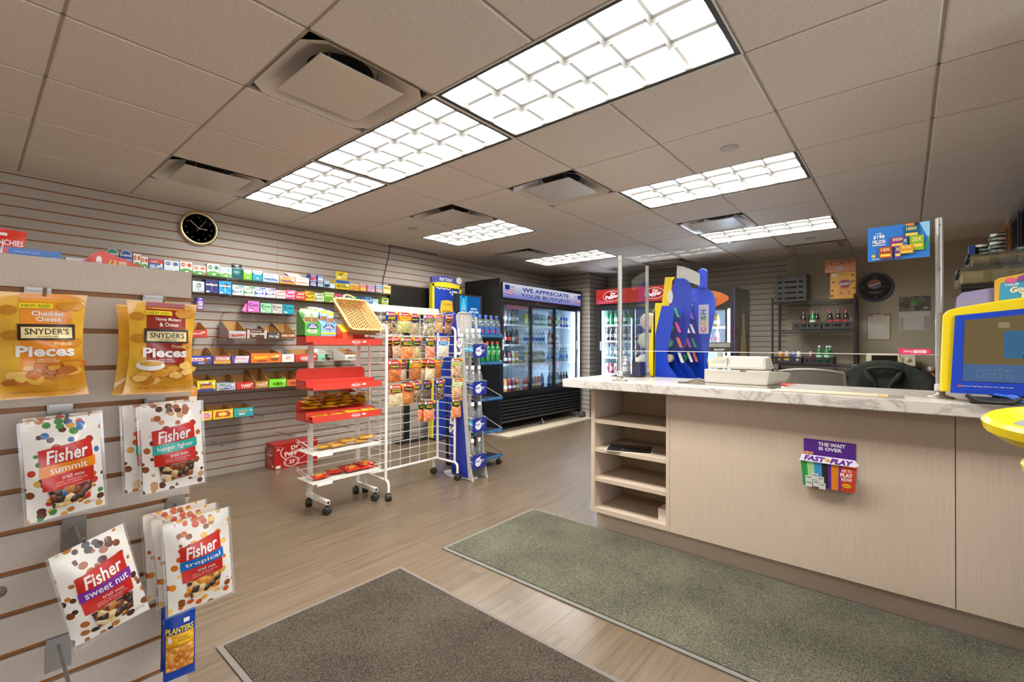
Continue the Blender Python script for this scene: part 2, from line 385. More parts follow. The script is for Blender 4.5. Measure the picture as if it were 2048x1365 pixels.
def fin(x0, y0, x1, y1):
    """parabolic blade: thin at the bottom, wider at the top"""
    mb = MB(); lx, ly = (y1 - y0), (x1 - x0); ln = math.hypot(x1 - x0, y1 - y0); nx, ny = lx / ln, -ly / ln
    prof = [(0.0012, 0.0), (0.002, 0.008), (0.005, 0.020), (0.014, 0.030)]
    for sgn in (1, -1):
        for (a, za), (b2, zb) in zip(prof, prof[1:]):
            p = [(x0 + sgn * nx * a, y0 + sgn * ny * a, za), (x1 + sgn * nx * a, y1 + sgn * ny * a, za), (x1 + sgn * nx * b2, y1 + sgn * ny * b2, zb), (x0 + sgn * nx * b2, y0 + sgn * ny * b2, zb)]
            mb.add(p if sgn > 0 else p[::-1], [(0, 1, 2, 3)], m_fin, True)
    a = prof[0][0]
    mb.add([(x0 - nx * a, y0 - ny * a, 0), (x1 - nx * a, y1 - ny * a, 0), (x1 + nx * a, y1 + ny * a, 0), (x0 + nx * a, y0 + ny * a, 0)], [(0, 1, 2, 3)], m_fin)
    return mb
I0, I1, J0, J1 = T + K, W - T - K, T + K, L - T - K
longf = [fin(I0 + (I1 - I0) * k / 3, J0, I0 + (I1 - I0) * k / 3, J1).mesh('louvre') for k in (1, 2)]
crossf = [fin(I0, J0 + (J1 - J0) * k / 6, I1, J0 + (J1 - J0) * k / 6).mesh('louvre') for k in range(1, 6)]
LN = ['louvred ceiling light left of the gondola, outside the picture', 'louvred ceiling light by the entrance, outside the picture', 'louvred ceiling light nearest the camera, cut by the top edge', 'middle of the three ceiling lights in line over the aisle', 'third ceiling light of the line, beside the slatted wall',
      'louvred ceiling light above the front of the counter', 'louvred ceiling light far back over the register area', 'louvred ceiling light in front of the wall clock side, above the racks', 'smallest louvred ceiling light, above the open cooler corner']
LN[7] = 'lone louvred ceiling light above the water racks'; LN[8] = 'farthest louvred ceiling light, in front of the red cooler header'
for (a, b_), lab in zip(LIGHTS, LN):  # first entry is an added, unseen light that brightens the left ceiling
    t = thing('ceiling_light', lab, 'ceiling light', (GX + a * GS, GY + b_ * GS, CEIL), group='louvred ceiling lights')
    ob('housing', hmesh, t); ob('frame', frmesh, t); ob('lamp', lampm, t)
    for me in longf + crossf: ob('louvre', me, t, (0, 0, 0.004))
# --- plaque air diffusers
m_vent = M('#cfc6bb', 0.3, 0, 0.5); m_dark = M('#1b1815', 0.8)
def cone_mesh():
    mb = MB(); n = 24
    def P(k, r, z, sq):
        th = 2 * PI * (k + 0.5) / n; c, s_ = math.cos(th), math.sin(th); f = 1.0 / max(abs(c), abs(s_)); q = f ** sq
        return (GS / 2 + r * q * c, GS / 2 + r * q * s_, z)
    prof = [(0.298, 0.0, 1.0), (0.27, 0.012, 0.98), (0.235, 0.045, 0.75), (0.20, 0.07, 0.35), (0.15, 0.09, 0.0)]
    vs_ = [P(k, r, z, q) for r, z, q in prof for k in range(n)]
    fs = [(i * n + j, (i + 1) * n + j, (i + 1) * n + (j + 1) % n, i * n + (j + 1) % n) for i in range(len(prof) - 1) for j in range(n)]
    mb.add(vs_, fs, m_vent, True)
    mb.add([P(k, 0.15, 0.09, 0) for k in range(n)], [tuple(range(n))], m_dark)
    return mb
cme = cone_mesh().mesh('cone')
c0 = GS / 2; pl = MB(); h = 0.205
pl.box(c0 - h, c0 + h, c0 - h, c0 + h, -0.004, 0.004, m_vent)
plme = pl.mesh('plaque', bevel=0.003)
hgme = MB().tube([(0, 0, 0.0), (0, 0, 0.085)], 0.004, 6, STEEL).mesh('hanger')
VN = ['square air diffuser nearest the camera, left of the aisle lights', 'square air diffuser above the round gold clock', 'shiny square air diffuser mirroring blue light over the racks', 'square air diffuser left of the lone light above the racks',
      'square air diffuser between the two counter lights', 'small square air diffuser next to the farthest light', 'dark square air diffuser above the ticket dispenser', 'square air diffuser closest to the snack boxes on the wire shelf']
for (a, b_), lab in zip(VENTS, VN):
    t = thing('air_diffuser', lab, 'air vent', (GX + a * GS, GY + b_ * GS, CEIL), group='square plaque air diffusers')
    ob('cone', cme, t); ob('plaque', plme, t, (0, 0, 0.0)); [ob('hanger', hgme, t, (c0 + sx * 0.12, c0 + sy * 0.12, 0)) for sx in (-1, 1) for sy in (-1, 1)]
m_cap = M('#b3a898', 0.6)
for (gx, gy), lab in zip([(3, 1), (2.95, 11), (12.95, 11), (13, 1)], ['round sprinkler cover plate above the counter', 'round sprinkler cover plate near the hanging black cable', 'round sprinkler cover plate beside the farthest light', 'round sprinkler cover plate behind the far counter light']):
    o = ob('sprinkler_cover', MB().lathe([(0.0, -0.006), (0.045, -0.006), (0.052, -0.004), (0.053, 0.0)], 24, mat=m_cap), None, (GX + gx * 0.3048, GY + gy * 0.3048, CEIL)); tag(o, lab, 'cover plate', 'sprinkler covers')
# --- slatted walls
def slat_mat(hexc, name):
    m, nt, out = newmat(name); c = srgb(hexc); b = pr(nt, c, 0.55, 0, 0.35)
    tc = nt.nodes.new('ShaderNodeNewGeometry'); mp = nt.nodes.new('ShaderNodeMapping'); mp.inputs['Scale'].default_value = (300, 300, 60); nt.links.new(tc.outputs['Position'], mp.inputs['Vector'])
    n = nt.nodes.new('ShaderNodeTexNoise'); n.inputs['Scale'].default_value = 1; n.inputs['Detail'].default_value = 3; nt.links.new(mp.outputs[0], n.inputs['Vector'])
    r = nt.nodes.new('ShaderNodeValToRGB'); r.color_ramp.elements[0].position = .3; r.color_ramp.elements[1].position = .7
    r.color_ramp.elements[0].color = (*[x * .95 for x in c], 1); r.color_ramp.elements[1].color = (*[x * 1.04 for x in c], 1)
    nt.links.new(n.outputs['Fac'], r.inputs['Fac']); nt.links.new(r.outputs['Color'], b.inputs['Base Color']); nt.links.new(b.outputs[0], out.inputs[0]); return m
m_slat = slat_mat('#b2a99f', 'slat_laminate'); m_amber = M('#8f5714', 0.5); m_brown = M('#5f4a36', 0.6)
SP, SG, SD = 0.074, 0.010, 0.0055        # pitch, groove height, slat thickness
def slat_rows(z0, ztop, first=0.060):
    zs = [z0]; z = first
    while z < ztop - 0.01: zs.append(z); z += SP
    return zs + [ztop]
def slats_y(parent, x0, x1, yface, z0, z1, mat, first=0.060, seams=()):
    """slats of a wall facing -y; parent's origin is the world origin"""
    xs = [x0] + [s for s in seams if x0 < s < x1] + [x1]; zs = slat_rows(z0, z1, first); cache = {}
    for a, b in zip(xs, xs[1:]):
        for k, (za, zb) in enumerate(zip(zs, zs[1:])):
            lo = za + (SG / 2 if k else 0); hi = zb - (SG / 2 if k < len(zs) - 2 else 0)
            key = (round(b - a, 4), round(hi - lo, 4))
            if key not in cache: cache[key] = MB().box(0.0008, b - a - 0.0008, 0, SD, 0, hi - lo).mesh('slat', [mat])
            ob('slat', cache[key], parent, (a, yface, lo))
def slats_x(parent, y0, y1, xface, z0, z1, mat, first=0.060, seams=()):
    ys = [y0] + [s for s in seams if y0 < s < y1] + [y1]; zs = slat_rows(z0, z1, first); cache = {}
    for a, b in zip(ys, ys[1:]):
        for k, (za, zb) in enumerate(zip(zs, zs[1:])):
            lo = za + (SG / 2 if k else 0); hi = zb - (SG / 2 if k < len(zs) - 2 else 0)
            key = (round(b - a, 4), round(hi - lo, 4))
            if key not in cache: cache[key] = MB().box(0, SD, 0.0008, b - a - 0.0008, 0, hi - lo).mesh('slat', [mat])
            ob('slat', cache[key], parent, (xface, a, lo))
XC = 6.57; YC = 3.94
w = struct('wall_left', MB().box(XREAR, XB, YL + SD, YL + 0.12, 0, CEIL + 0.13), m_amber, label='long grey slatted display wall with amber grooves')
slats_y(w, XREAR, XC, YL, 0, CEIL + 0.01, m_slat, seams=(-0.48, 1.963, 4.40))
w = struct('wall_corner', MB().box(XC + SD, XB, YC + SD, YL, 0, CEIL + 0.13), m_brown, label='grey slatted corner box with dark grooves beside the black cooler')
slats_x(w, YC, YL, XC, 0, CEIL + 0.01, m_slat); slats_y(w, XC, XB, YC, 0, CEIL + 0.01, m_slat)
w = struct('wall_back', MB().box(XB + SD, XB + 0.12, YR - 0.1, YL, 0, CEIL + 0.13), m_brown, label='back wall, slatted behind the coolers and painted beige to the right')
slats_x(w, 1.237, YC, XB, 0, CEIL + 0.01, m_slat, seams=(1.40, 2.6,))
m_wall = M('#b3a894', 0.8, var=0.03, scale=6)
struct('plaster', MB().box(XB - 0.004, XB + SD, YR, 1.237, 0, CEIL + 0.13), m_wall, parent=w)
w = struct('wall_right', MB().box(XE, XB, YR - 0.12, YR - SD, 0, CEIL + 0.13), m_brown, label='right side wall, slatted with a plain painted end')
m_slatd = slat_mat('#8f877f', 'slat_laminate_grey')
zs = slat_rows(0, CEIL + 0.01, 0.02)
for k, (za, zb) in enumerate(zip(zs, zs[1:])):
    ob('slat', MB().box(XE, 6.02, YR - SD, YR, za + SG / 2, zb - SG / 2), w, mat=m_slatd)
struct('plaster', MB().box(6.02, XB, YR - SD, YR, 0, CEIL + 0.13), m_wall, parent=w)
struct('wall_rear', MB().box(XREAR - 0.12, XREAR, YE - 0.1, YL + 0.1, 0, CEIL + 0.13), m_wall, label='plain painted wall left of the camera')
struct('wall_stub', MB().box(XE, XE + 0.12, YE - 0.1, YR - 0.12, 0, CEIL + 0.13), m_wall, label='short painted wall right of the entrance')
WX0, WX1, WZ0, WZ1 = -1.3, 2.0, 0.25, 2.15
struct('wall_entrance', MB().box(XREAR, XE, YE - 0.12, YE, 0, WZ0).box(XREAR, XE, YE - 0.12, YE, WZ1, CEIL + 0.13).box(XREAR, WX0, YE - 0.12, YE, WZ0, WZ1).box(WX1, XE, YE - 0.12, YE, WZ0, WZ1), m_wall, label='entrance wall behind the camera with a wide shop window')
wf = MB()
for x in (WX0, -0.2, 0.9, WX1 - 0.05): wf.box(x, x + 0.05, YE - 0.09, YE - 0.03, WZ0, WZ1)
wf.box(WX0, WX1, YE - 0.09, YE - 0.03, WZ0, WZ0 + 0.05).box(WX0, WX1, YE - 0.09, YE - 0.03, WZ1 - 0.05, WZ1)
wn = struct('window_1', wf, M('#55524e', 0.4, 0.6), label='shop window with dark frame behind the camera')
struct('pane', MB().box(WX0, WX1, YE - 0.064, YE - 0.058, WZ0, WZ1), CLEAR('#ffffff', 0.1), parent=wn)
struct('baseboard_back', MB().box(XC - 0.012, XC, YC - 0.012, YL - 0.01, 0, 0.07), M('#c9bfae', 0.5), label='pale low baseboard along the slatted corner')
# ---------------------------------------------------------------- counter
def wood_mat(hexc, name='pale_wood_laminate', axis=2):
    m, nt, out = newmat(name); c = srgb(hexc); b = pr(nt, c, 0.42, 0, 0.4)
    tc = nt.nodes.new('ShaderNodeNewGeometry'); mp = nt.nodes.new('ShaderNodeMapping')
    sc = [170, 170, 170]; sc[axis] = 5; mp.inputs['Scale'].default_value = sc; nt.links.new(tc.outputs['Position'], mp.inputs['Vector'])
    n = nt.nodes.new('ShaderNodeTexNoise'); n.inputs['Scale'].default_value = 1; n.inputs['Detail'].default_value = 5; n.inputs['Roughness'].default_value = 0.7; nt.links.new(mp.outputs[0], n.inputs['Vector'])
    r = nt.nodes.new('ShaderNodeValToRGB'); r.color_ramp.elements[0].position = .3; r.color_ramp.elements[1].position = .72
    r.color_ramp.elements[0].color = (*[x * .88 for x in c], 1); r.color_ramp.elements[1].color = (*[min(1, x * 1.06) for x in c], 1)
    nt.links.new(n.outputs['Fac'], r.inputs['Fac']); nt.links.new(r.outputs['Color'], b.inputs['Base Color']); nt.links.new(b.outputs[0], out.inputs[0]); return m
def marble_mat():
    m, nt, out = newmat('marble_laminate'); b = pr(nt, (0.8, 0.77, 0.72), 0.22, 0, 0.5)
    tc = nt.nodes.new('ShaderNodeNewGeometry'); mp = nt.nodes.new('ShaderNodeMapping'); mp.inputs['Rotation'].default_value = (0.6, 0.4, 0.9); mp.inputs['Scale'].default_value = (9, 2.2, 4); nt.links.new(tc.outputs['Position'], mp.inputs['Vector'])
    n = nt.nodes.new('ShaderNodeTexNoise'); n.inputs['Scale'].default_value = 1.6; n.inputs['Detail'].default_value = 8; n.inputs['Roughness'].default_value = 0.62; n.inputs['Distortion'].default_value = 0.9; nt.links.new(mp.outputs[0], n.inputs['Vector'])
    r = nt.nodes.new('ShaderNodeValToRGB'); e = r.color_ramp.elements
    base = srgb('#cfc8bf'); e[0].position = 0.0; e[0].color = (*base, 1); e[1].position = 1.0; e[1].color = (*base, 1)
    for p_, c_ in ((0.44, '#cac3ba'), (0.475, '#a89e98'), (0.49, '#c8c0b7'), (0.56, '#d2cbc2'), (0.60, '#bfb5ad'), (0.615, '#cec7be')):
        x = e.new(p_); x.color = (*srgb(c_), 1)
    nt.links.new(n.outputs['Fac'], r.inputs['Fac']); nt.links.new(r.outputs['Color'], b.inputs['Base Color']); nt.links.new(b.outputs[0], out.inputs[0]); return m
m_wood = wood_mat('#c7b49f'); m_woodh = wood_mat('#c7b49f', 'pale_wood_across', 1); m_marble = marble_mat()
CX0, CX1, CY0, CY1 = 2.60, 3.10, YR + 0.02, 1.545; CB = 0.122; CT = 0.913
t = thing('counter_cabinet', 'long pale wood counter cabinet with open shelves at its left end', 'cabinet', (CX0, 0, 0))
TK = 0.022
ob('kick_plate', MB().box(0.06, 0.45, CY0, CY1 - 0.008, 0, CB), t, mat=m_woodh)
# open shelf bay
b0, b1 = 1.030, CY1
ob('side_panel', MB().box(0, 0.46, b1 - 0.026, b1, CB, CT), t, mat=m_wood)
ob('side_panel', MB().box(0, 0.46, b0, b0 + TK, CB, CT), t, mat=m_wood)
ob('back_panel', MB().box(0.40, 0.415, b0 + TK, b1 - 0.026, CB, CT), t, mat=m_wood)
shm = MB().box(0.004, 0.40, b0 + TK, b1 - 0.026, 0, 0.024).mesh('shelf', [m_woodh])
for z in (CB, 0.318, 0.505, 0.688): ob('shelf', shm, t, (0, 0, z))
ob('face_frame', MB().box(-0.0, 0.02, b0 + TK, b1 - 0.026, CB, CB + 0.03), t, mat=m_woodh)
ob('face_panel', MB().box(0, 0.02, -0.1485, b0 - 0.0015, CB, CT), t, mat=m_wood)
ob('face_panel', MB().box(0, 0.02, CY0, -0.1515, CB, CT), t, mat=m_wood)
ob('carcass', MB().box(0.02, 0.46, CY0, b0 - 0.002, CB, 0.80), t, mat=m_wood)
ob('carcass', MB().box(0.02, 0.46, CY0, 0.44, 0.80, CT), t, mat=m_wood)
for k in range(14):
    z = 0.18 + 0.052 * k
    if min(abs(z - q) for q in (0.33, 0.517, 0.70)) > 0.02: ob('shelf_pin_hole', MB().lathe([(0.0022, 0), (0.0022, 0.002)], 8, axis='y', mat=M('#6e5a48', 0.8)), t, (0.03, b1 - 0.0275, z))
# worktop with a cut-out for the till
WT = 0.966
pts = [(2.50, CY0), (3.12, CY0), (3.12, 0.50), (2.66, 0.50), (2.66, 1.0), (3.12, 1.0), (3.12, 1.70), (2.50, 1.70)]
o = ob('worktop', MB().prism(pts, CT, WT, 'z'), None, mat=m_marble, bevel=0.004); tag(o, 'white veined marble laminate worktop along the counter', 'worktop')
o = ob('till_shelf', MB().box(2.664, 3.098, 0.504, 0.996, 0.872, 0.898), None, mat=m_woodh); tag(o, 'low wooden shelf in the worktop cut-out under the till', 'shelf')
# papers in the open shelves
t = thing('magazine', 'glossy dark flyer lying on the second open counter shelf', 'magazine', (2.72, 1.335, 0.5292), 0.35)
ob('cover', MB().box(-0.11, 0.11, -0.14, 0.14, 0, 0.002), t, mat=M('#e6e2da', 0.3))
m_fly = PRINTNUTS('#15171f', ['#7c2a1c', '#23406e', '#b8752c', '#8a8a90', '#101218'], 30, 0.30)
pmb = MB(); pmb.add([(-0.103, -0.133, 0.0026), (0.103, -0.133, 0.0026), (0.103, 0.133, 0.0026), (-0.103, 0.133, 0.0026)], [(0, 1, 2, 3)], m_fly)
ob('print', pmb, t)
tx = MB().text('Intensity', 0, 0, 0.16, 0.032, M('#c8c2b4', 0.4), shear=0.2).xf(Matrix.Translation((0.05, 0, 0.003)) @ Matrix.Rotation(-PI / 2, 4, 'Z') @ Matrix.Rotation(-PI / 2, 4, 'X'))
ob('lettering', tx, t)
for k in range(2):
    o = ob('paper_stack', MB().box(-0.05, 0.05, -0.035, 0.035, 0, 0.034), None, (2.72, 1.092, 0.1465 + 0.0352 * k), mat=M('#e9dfd4', 0.8)); tag(o, ['lower bundle of pink-white paper in the bottom counter shelf', 'upper bundle of pink-white paper in the bottom counter shelf'][k], 'paper', 'paper bundles')
# ---------------------------------------------------------------- floor mats
def mat_mat(name, c1, c2):
    m, nt, out = newmat(name); b = pr(nt, srgb(c1), 0.95, 0, 0.1)
    tc = nt.nodes.new('ShaderNodeNewGeometry'); n = nt.nodes.new('ShaderNodeTexNoise'); n.inputs['Scale'].default_value = 260; n.inputs['Detail'].default_value = 2; nt.links.new(tc.outputs['Position'], n.inputs['Vector'])
    n2 = nt.nodes.new('ShaderNodeTexNoise'); n2.inputs['Scale'].default_value = 3.5; n2.inputs['Detail'].default_value = 3; nt.links.new(tc.outputs['Position'], n2.inputs['Vector'])
    ad = nt.nodes.new('ShaderNodeMath'); ad.operation = 'MULTIPLY_ADD'; ad.inputs[1].default_value = 0.25; nt.links.new(n2.outputs['Fac'], ad.inputs[0]); nt.links.new(n.outputs['Fac'], ad.inputs[2])
    r = nt.nodes.new('ShaderNodeValToRGB'); r.color_ramp.elements[0].position = .48; r.color_ramp.elements[1].position = .76
    r.color_ramp.elements[0].color = (*srgb(c2), 1); r.color_ramp.elements[1].color = (*srgb(c1), 1)
    nt.links.new(ad.outputs[0], r.inputs['Fac']); nt.links.new(r.outputs['Color'], b.inputs['Base Color'])
    bp = nt.nodes.new('ShaderNodeBump'); bp.inputs['Strength'].default_value = 0.9; bp.inputs['Distance'].default_value = 0.006; nt.links.new(n.outputs['Fac'], bp.inputs['Height']); nt.links.new(bp.outputs[0], b.inputs['Normal'])
    nt.links.new(b.outputs[0], out.inputs[0]); return m
def floor_mat(label, x0, x1, y0, y1, c1, c2, rim):
    t = thing('floor_mat', label, 'floor mat', (x0, y0, 0), group='entrance mats')
    w, d = x1 - x0, y1 - y0; e = 0.022
    ob('pile', MB().box(e, w - e, e, d - e, 0.001, 0.010), t, mat=mat_mat('mat_pile', c1, c2))
    rm = MB()
    for a in ((0, w, 0, e), (0, w, d - e, d), (0, e, e, d - e), (w - e, w, e, d - e)):
        rm.hexa([(a[0], a[2], 0.0005), (a[1], a[2], 0.0005), (a[1], a[3], 0.0005), (a[0], a[3], 0.0005), (a[0], a[2], 0.006), (a[1], a[2], 0.006), (a[1], a[3], 0.006), (a[0], a[3], 0.006)])
    ob('rubber_edge', rm, t, mat=M(rim, 0.7))
floor_mat('dark taupe floor mat nearest the camera', 0.632, 1.497, 0.0, 2.045, '#5f554a', '#2f2922', '#6b625a')
floor_mat('grey green floor mat lying along the counter', 1.786, 2.652, -0.6, 2.049, '#75725f', '#3b3a32', '#6f6c64')
# ---------------------------------------------------------------- snack pouches
def drape(pm, fn, maxlen=0.007, eps=0.0008):
    """lay a flat print over a curved pouch: cut it finely, then push it onto the surface y = fn(x, z)"""
    me = pm.mesh('tmp'); bm = bmesh.new(); bm.from_mesh(me); bpy.data.meshes.remove(me)
    bmesh.ops.triangulate(bm, faces=[f for f in bm.faces if len(f.verts) > 4])
    for _ in range(6):
        ed = [e for e in bm.edges if e.calc_length() > maxlen]
        if not ed: break
        bmesh.ops.subdivide_edges(bm, edges=ed, cuts=1, use_grid_fill=True)
        bmesh.ops.triangulate(bm, faces=[f for f in bm.faces if len(f.verts) > 4])
    out = MB(); out.mats = list(pm.mats)
    bm.verts.ensure_lookup_table(); bm.verts.index_update()
    out.v = [(v.co.x, fn(v.co.x, v.co.z) + v.co.y - eps, v.co.z) for v in bm.verts]
    out.f = [tuple(v.index for v in f.verts) for f in bm.faces]; out.m = [f.material_index for f in bm.faces]; out.smooth = [True] * len(out.f)
    bm.free(); return out
class Pouch:
    """bulging bag, origin at its top centre, front towards -y"""
    def __init__(s, w, h, d, waist=0.0, seed=1, seal=0.06, tw=0.0, wr=0.0015):
        s.w, s.h, s.d, s.waist, s.seal, s.tw, s.wr = w, h, d, waist, seal, tw, wr
        r = random.Random(seed); s.ph = [(r.uniform(30, 90), r.uniform(30, 90), r.uniform(0, 6)) for _ in range(4)]
    def half(s, v): return s.w / 2 * (1 - s.waist * math.sin(PI * v) ** 0.8)
    def th(s, x, z):
        v = min(1, max(0, -z / s.h)); hw = s.half(v); u = min(1, max(-1, x / hw))
        vv = (v - s.seal) / (1 - 2 * s.seal)
        b = 0 if vv <= 0 or vv >= 1 else math.sin(PI * vv) ** 0.55 * (1 - abs(u) ** 2.6)
        wob = sum(math.sin(a * x + b2 * z + c) for a, b2, c in s.ph) * s.wr
        return s.d / 2 * b + wob * (0.4 + b)
    def front(s, x, z): return -abs(s.th(x, z)) + s.tw * x * z
    def mesh(s, mat, back=None, nu=14, nv=18):
        mb = MB()
        def P(u, v, sg):
            hw = s.half(v); x = (2 * u - 1) * hw; z = -v * s.h
            return (x, (s.front(x, z) if sg < 0 else -s.front(x, z) + 2 * s.tw * x * z), z)
        mb.grid(lambda u, v: P(u, v, -1), nu, nv, mat, flip=True); mb.grid(lambda u, v: P(u, v, 1), nu, nv, back or mat)
        return mb
# ---------------------------------------------------------------- near display gondola
GYF, GXR, GZT = 1.246, 0.329, 1.348
g = thing('display_gondola', 'grey slatted display stand close to the camera at left', 'display stand', (0, 0, 0))
m_gslat = slat_mat('#b9ada0', 'gondola_laminate')
ob('core', MB().box(-1.1, GXR, GYF + 0.009, GYF + 0.022, 0.02, GZT - 0.002), g, mat=m_amber)
zs = [0.02] + [0.615 - 0.0743 * k for k in range(7, 0, -1)] + [0.615 + 0.0743 * k for k in range(0, 10)] + [GZT]
zs = [z for z in zs if z >= 0.02]
for k, (za, zb) in enumerate(zip(zs, zs[1:])):
    ob('slat', MB().box(-1.1, GXR, GYF, GYF + 0.0088, za + (0.005 if k else 0), zb - (0.005 if k < len(zs) - 2 else 0)), g, mat=m_gslat)
ob('top_board', MB().box(-1.1, GXR, GYF + 0.022, GYF + 0.42, 1.265, 1.285), g, mat=m_gslat)
ob('body', MB().box(-1.1, GXR - 0.005, GYF + 0.023, GYF + 0.41, 0.0, 1.263), g, mat=m_gslat)
def hook(x, z, n, label):
    t = thing('peg_hook', label, 'hook', (x, GYF, z), group='metal peg hooks')
    ob('clip_plate', MB().box(-0.018, 0.018, -0.0035, -0.0005, -0.058, 0.006).box(-0.016, 0.016, -0.008, -0.0036, 0.000, 0.006), t, mat=M('#8c8882', 0.35, 0.7))
    ob('prong', MB().tube([(0, -0.002, -0.012), (0, -n + 0.02, -0.022), (0, -n + 0.006, -0.016), (0, -n, -0.004)], 0.0028, 8, STEEL), t)
hook(0.083, 1.283, 0.13, 'metal peg hook holding the yellow cheddar pretzel bag'); hook(0.258, 1.283, 0.095, 'metal peg hook holding the honey mustard pretzel bags')
hook(0.115, 1.062, 0.10, 'metal peg hook holding the orange banded trail mix pouch'); hook(0.263, 1.062, 0.11, 'metal peg hook holding the teal banded trail mix pouches')
hook(0.137, 0.838, 0.12, 'metal peg hook holding the purple banded trail mix pouch'); hook(0.302, 0.838, 0.15, 'metal peg hook holding the blue banded trail mix pouches')
hook(0.117, 0.615, 0.19, 'empty metal peg hook below the purple banded pouch'); hook(0.283, 0.689, 0.16, 'metal peg hook holding the small blue peanut packet')
o = ob('wall_screw_cap', MB().lathe([(0.010, 0), (0.010, -0.002), (0.0, -0.0025)], 16, axis='y', mat=M('#7d6a52', 0.5)).box(-0.001, 0.001, -0.0032, -0.0026, -0.004, 0.004, M('#4a3d2e', .6)), g, (0.039, GYF, 0.735)); o.name = 'screw_cap'
mw, mk = M('#f2efe8', 0.4), M('#3a2416', 0.4)
m_chipart = NUTS(['#d99a2b', '#c9801f', '#e5b64a', '#b8651c', '#efcb74'], 34, 0.9)
def pretzel_bag(loc, rz, ry, flavour, red, label, seed, wd=0.116, full=True):
    t = thing('snack_bag', label, 'snack bag', loc, rz, 'pretzel snack bags', ry=ry)
    p = Pouch(wd, 0.178, 0.05, 0.13, seed, 0.07)
    m, nt, out = newmat('foil_yellow'); b = pr(nt, srgb('#e2a321'), 0.3); b.inputs['Coat Weight'].default_value = 0.6; b.inputs['Coat Roughness'].default_value = 0.08
    n = nt.nodes.new('ShaderNodeTexNoise'); n.inputs['Scale'].default_value = 14; n.inputs['Detail'].default_value = 2; tc = nt.nodes.new('ShaderNodeTexCoord'); nt.links.new(tc.outputs['Object'], n.inputs['Vector'])
    r = nt.nodes.new('ShaderNodeValToRGB'); r.color_ramp.elements[0].position = .35; r.color_ramp.elements[0].color = (*srgb('#d68f18'), 1); r.color_ramp.elements[1].position = .65; r.color_ramp.elements[1].color = (*srgb('#f0bf3a'), 1)
    nt.links.new(n.outputs['Fac'], r.inputs['Fac']); nt.links.new(r.outputs['Color'], b.inputs['Base Color']); nt.links.new(b.outputs[0], out.inputs[0])
    ob('pouch', p.mesh(m), t)
    if not full: return t
    q = MB(); W_ = wd
    band = M('#9b2a1d', 0.3) if red else M('#e8912a', 0.3)
    q.rect(0.004, -0.062, 0.062, 0.122, band)
    for (a, b_) in ((-0.040, -0.03), (-0.038, -0.072), (0.042, -0.020), (0.038, -0.084), (0.028, -0.022)): q.ell(a, b_, 0.022, 0.017, M('#c8861f', 0.4), 12)
    q.rect(-0.008, -0.022, 0.040, 0.0085, M('#f0dc1e', 0.35)); q.text('NEW SIZE!', -0.008, -0.022, 0.034, 0.0048, M('#8a6d1a', 0.5), 0.01)
    for k, l in enumerate(flavour): q.text(l, 0.006, -0.035 - 0.0095 * k, 0.040 if k == 0 else 0.030, 0.0080, mw, 0.015)
    q.rect(0.004, -0.0665, 0.070, 0.027, mk); q.rect(0.004, -0.0675, 0.062, 0.0185, M('#eedb9a', 0.35)); q.text("SNYDER'S", 0.004, -0.0655, 0.054, 0.0105, mk, 0.012); q.text('OF HANOVER', 0.004, -0.0742, 0.026, 0.0028, mk)
    q.text('Pretzel', 0.022, -0.0865, 0.022, 0.0062, M('#f3d79c', 0.4), 0.005)
    q.text('Pieces', 0.002, -0.0985, 0.070, 0.0185, mw, 0.035)
    q.text('EVERYTHING\nMORE FLAVOR!', 0.004, -0.114, 0.026, 0.006, mw)
    ch = MB(); ch.lay = 1; r_ = random.Random(seed + 5)
    for k in range(22):
        x = r_.uniform(-0.040, 0.044); z = -0.132 - r_.random() * 0.022 + 0.012 * (x > 0); a0 = r_.uniform(0, 6); s_ = r_.uniform(0.008, 0.014)
        q.poly([(x + s_ * (1 + 0.3 * math.sin(3 * a0 + j)) * math.cos(a0 + j * PI / 3), z + s_ * 0.65 * (1 + 0.3 * math.cos(2 * j + a0)) * math.sin(a0 + j * PI / 3)) for j in range(6)], M(r_.choice(['#d9962c', '#c47a1e', '#e6b04a', '#b5651f', '#efc268', '#c9722b']), 0.4))
    if red:
        q.ell(-0.022, -0.1225, 0.042, 0.020, mw); q.ell(-0.022, -0.119, 0.034, 0.010, M('#d2a238', 0.4))
    q.text('PRETZEL PIECES  NET WT 2.25 OZ', 0.0, -0.1665, 0.075, 0.0028, M('#5b3a12', 0.5))
    ob('print', drape(q, p.front), t); return t
pretzel_bag((0.080, 1.125, 1.270), 0.0, -0.02, ['Cheddar', 'Cheese'], False, 'yellow cheddar pretzel snack bag at the left picture edge', 3)
pretzel_bag((0.2405, 1.178, 1.2600), 0.08, 0.03, [], True, 'hindmost yellow pretzel bag on the honey mustard hook', 5, 0.112, False)
pretzel_bag((0.247, 1.112, 1.266), -0.04, 0.02, ['Honey Mustard', '& Onion'], True, 'front yellow and maroon honey mustard pretzel bag', 8, 0.114)
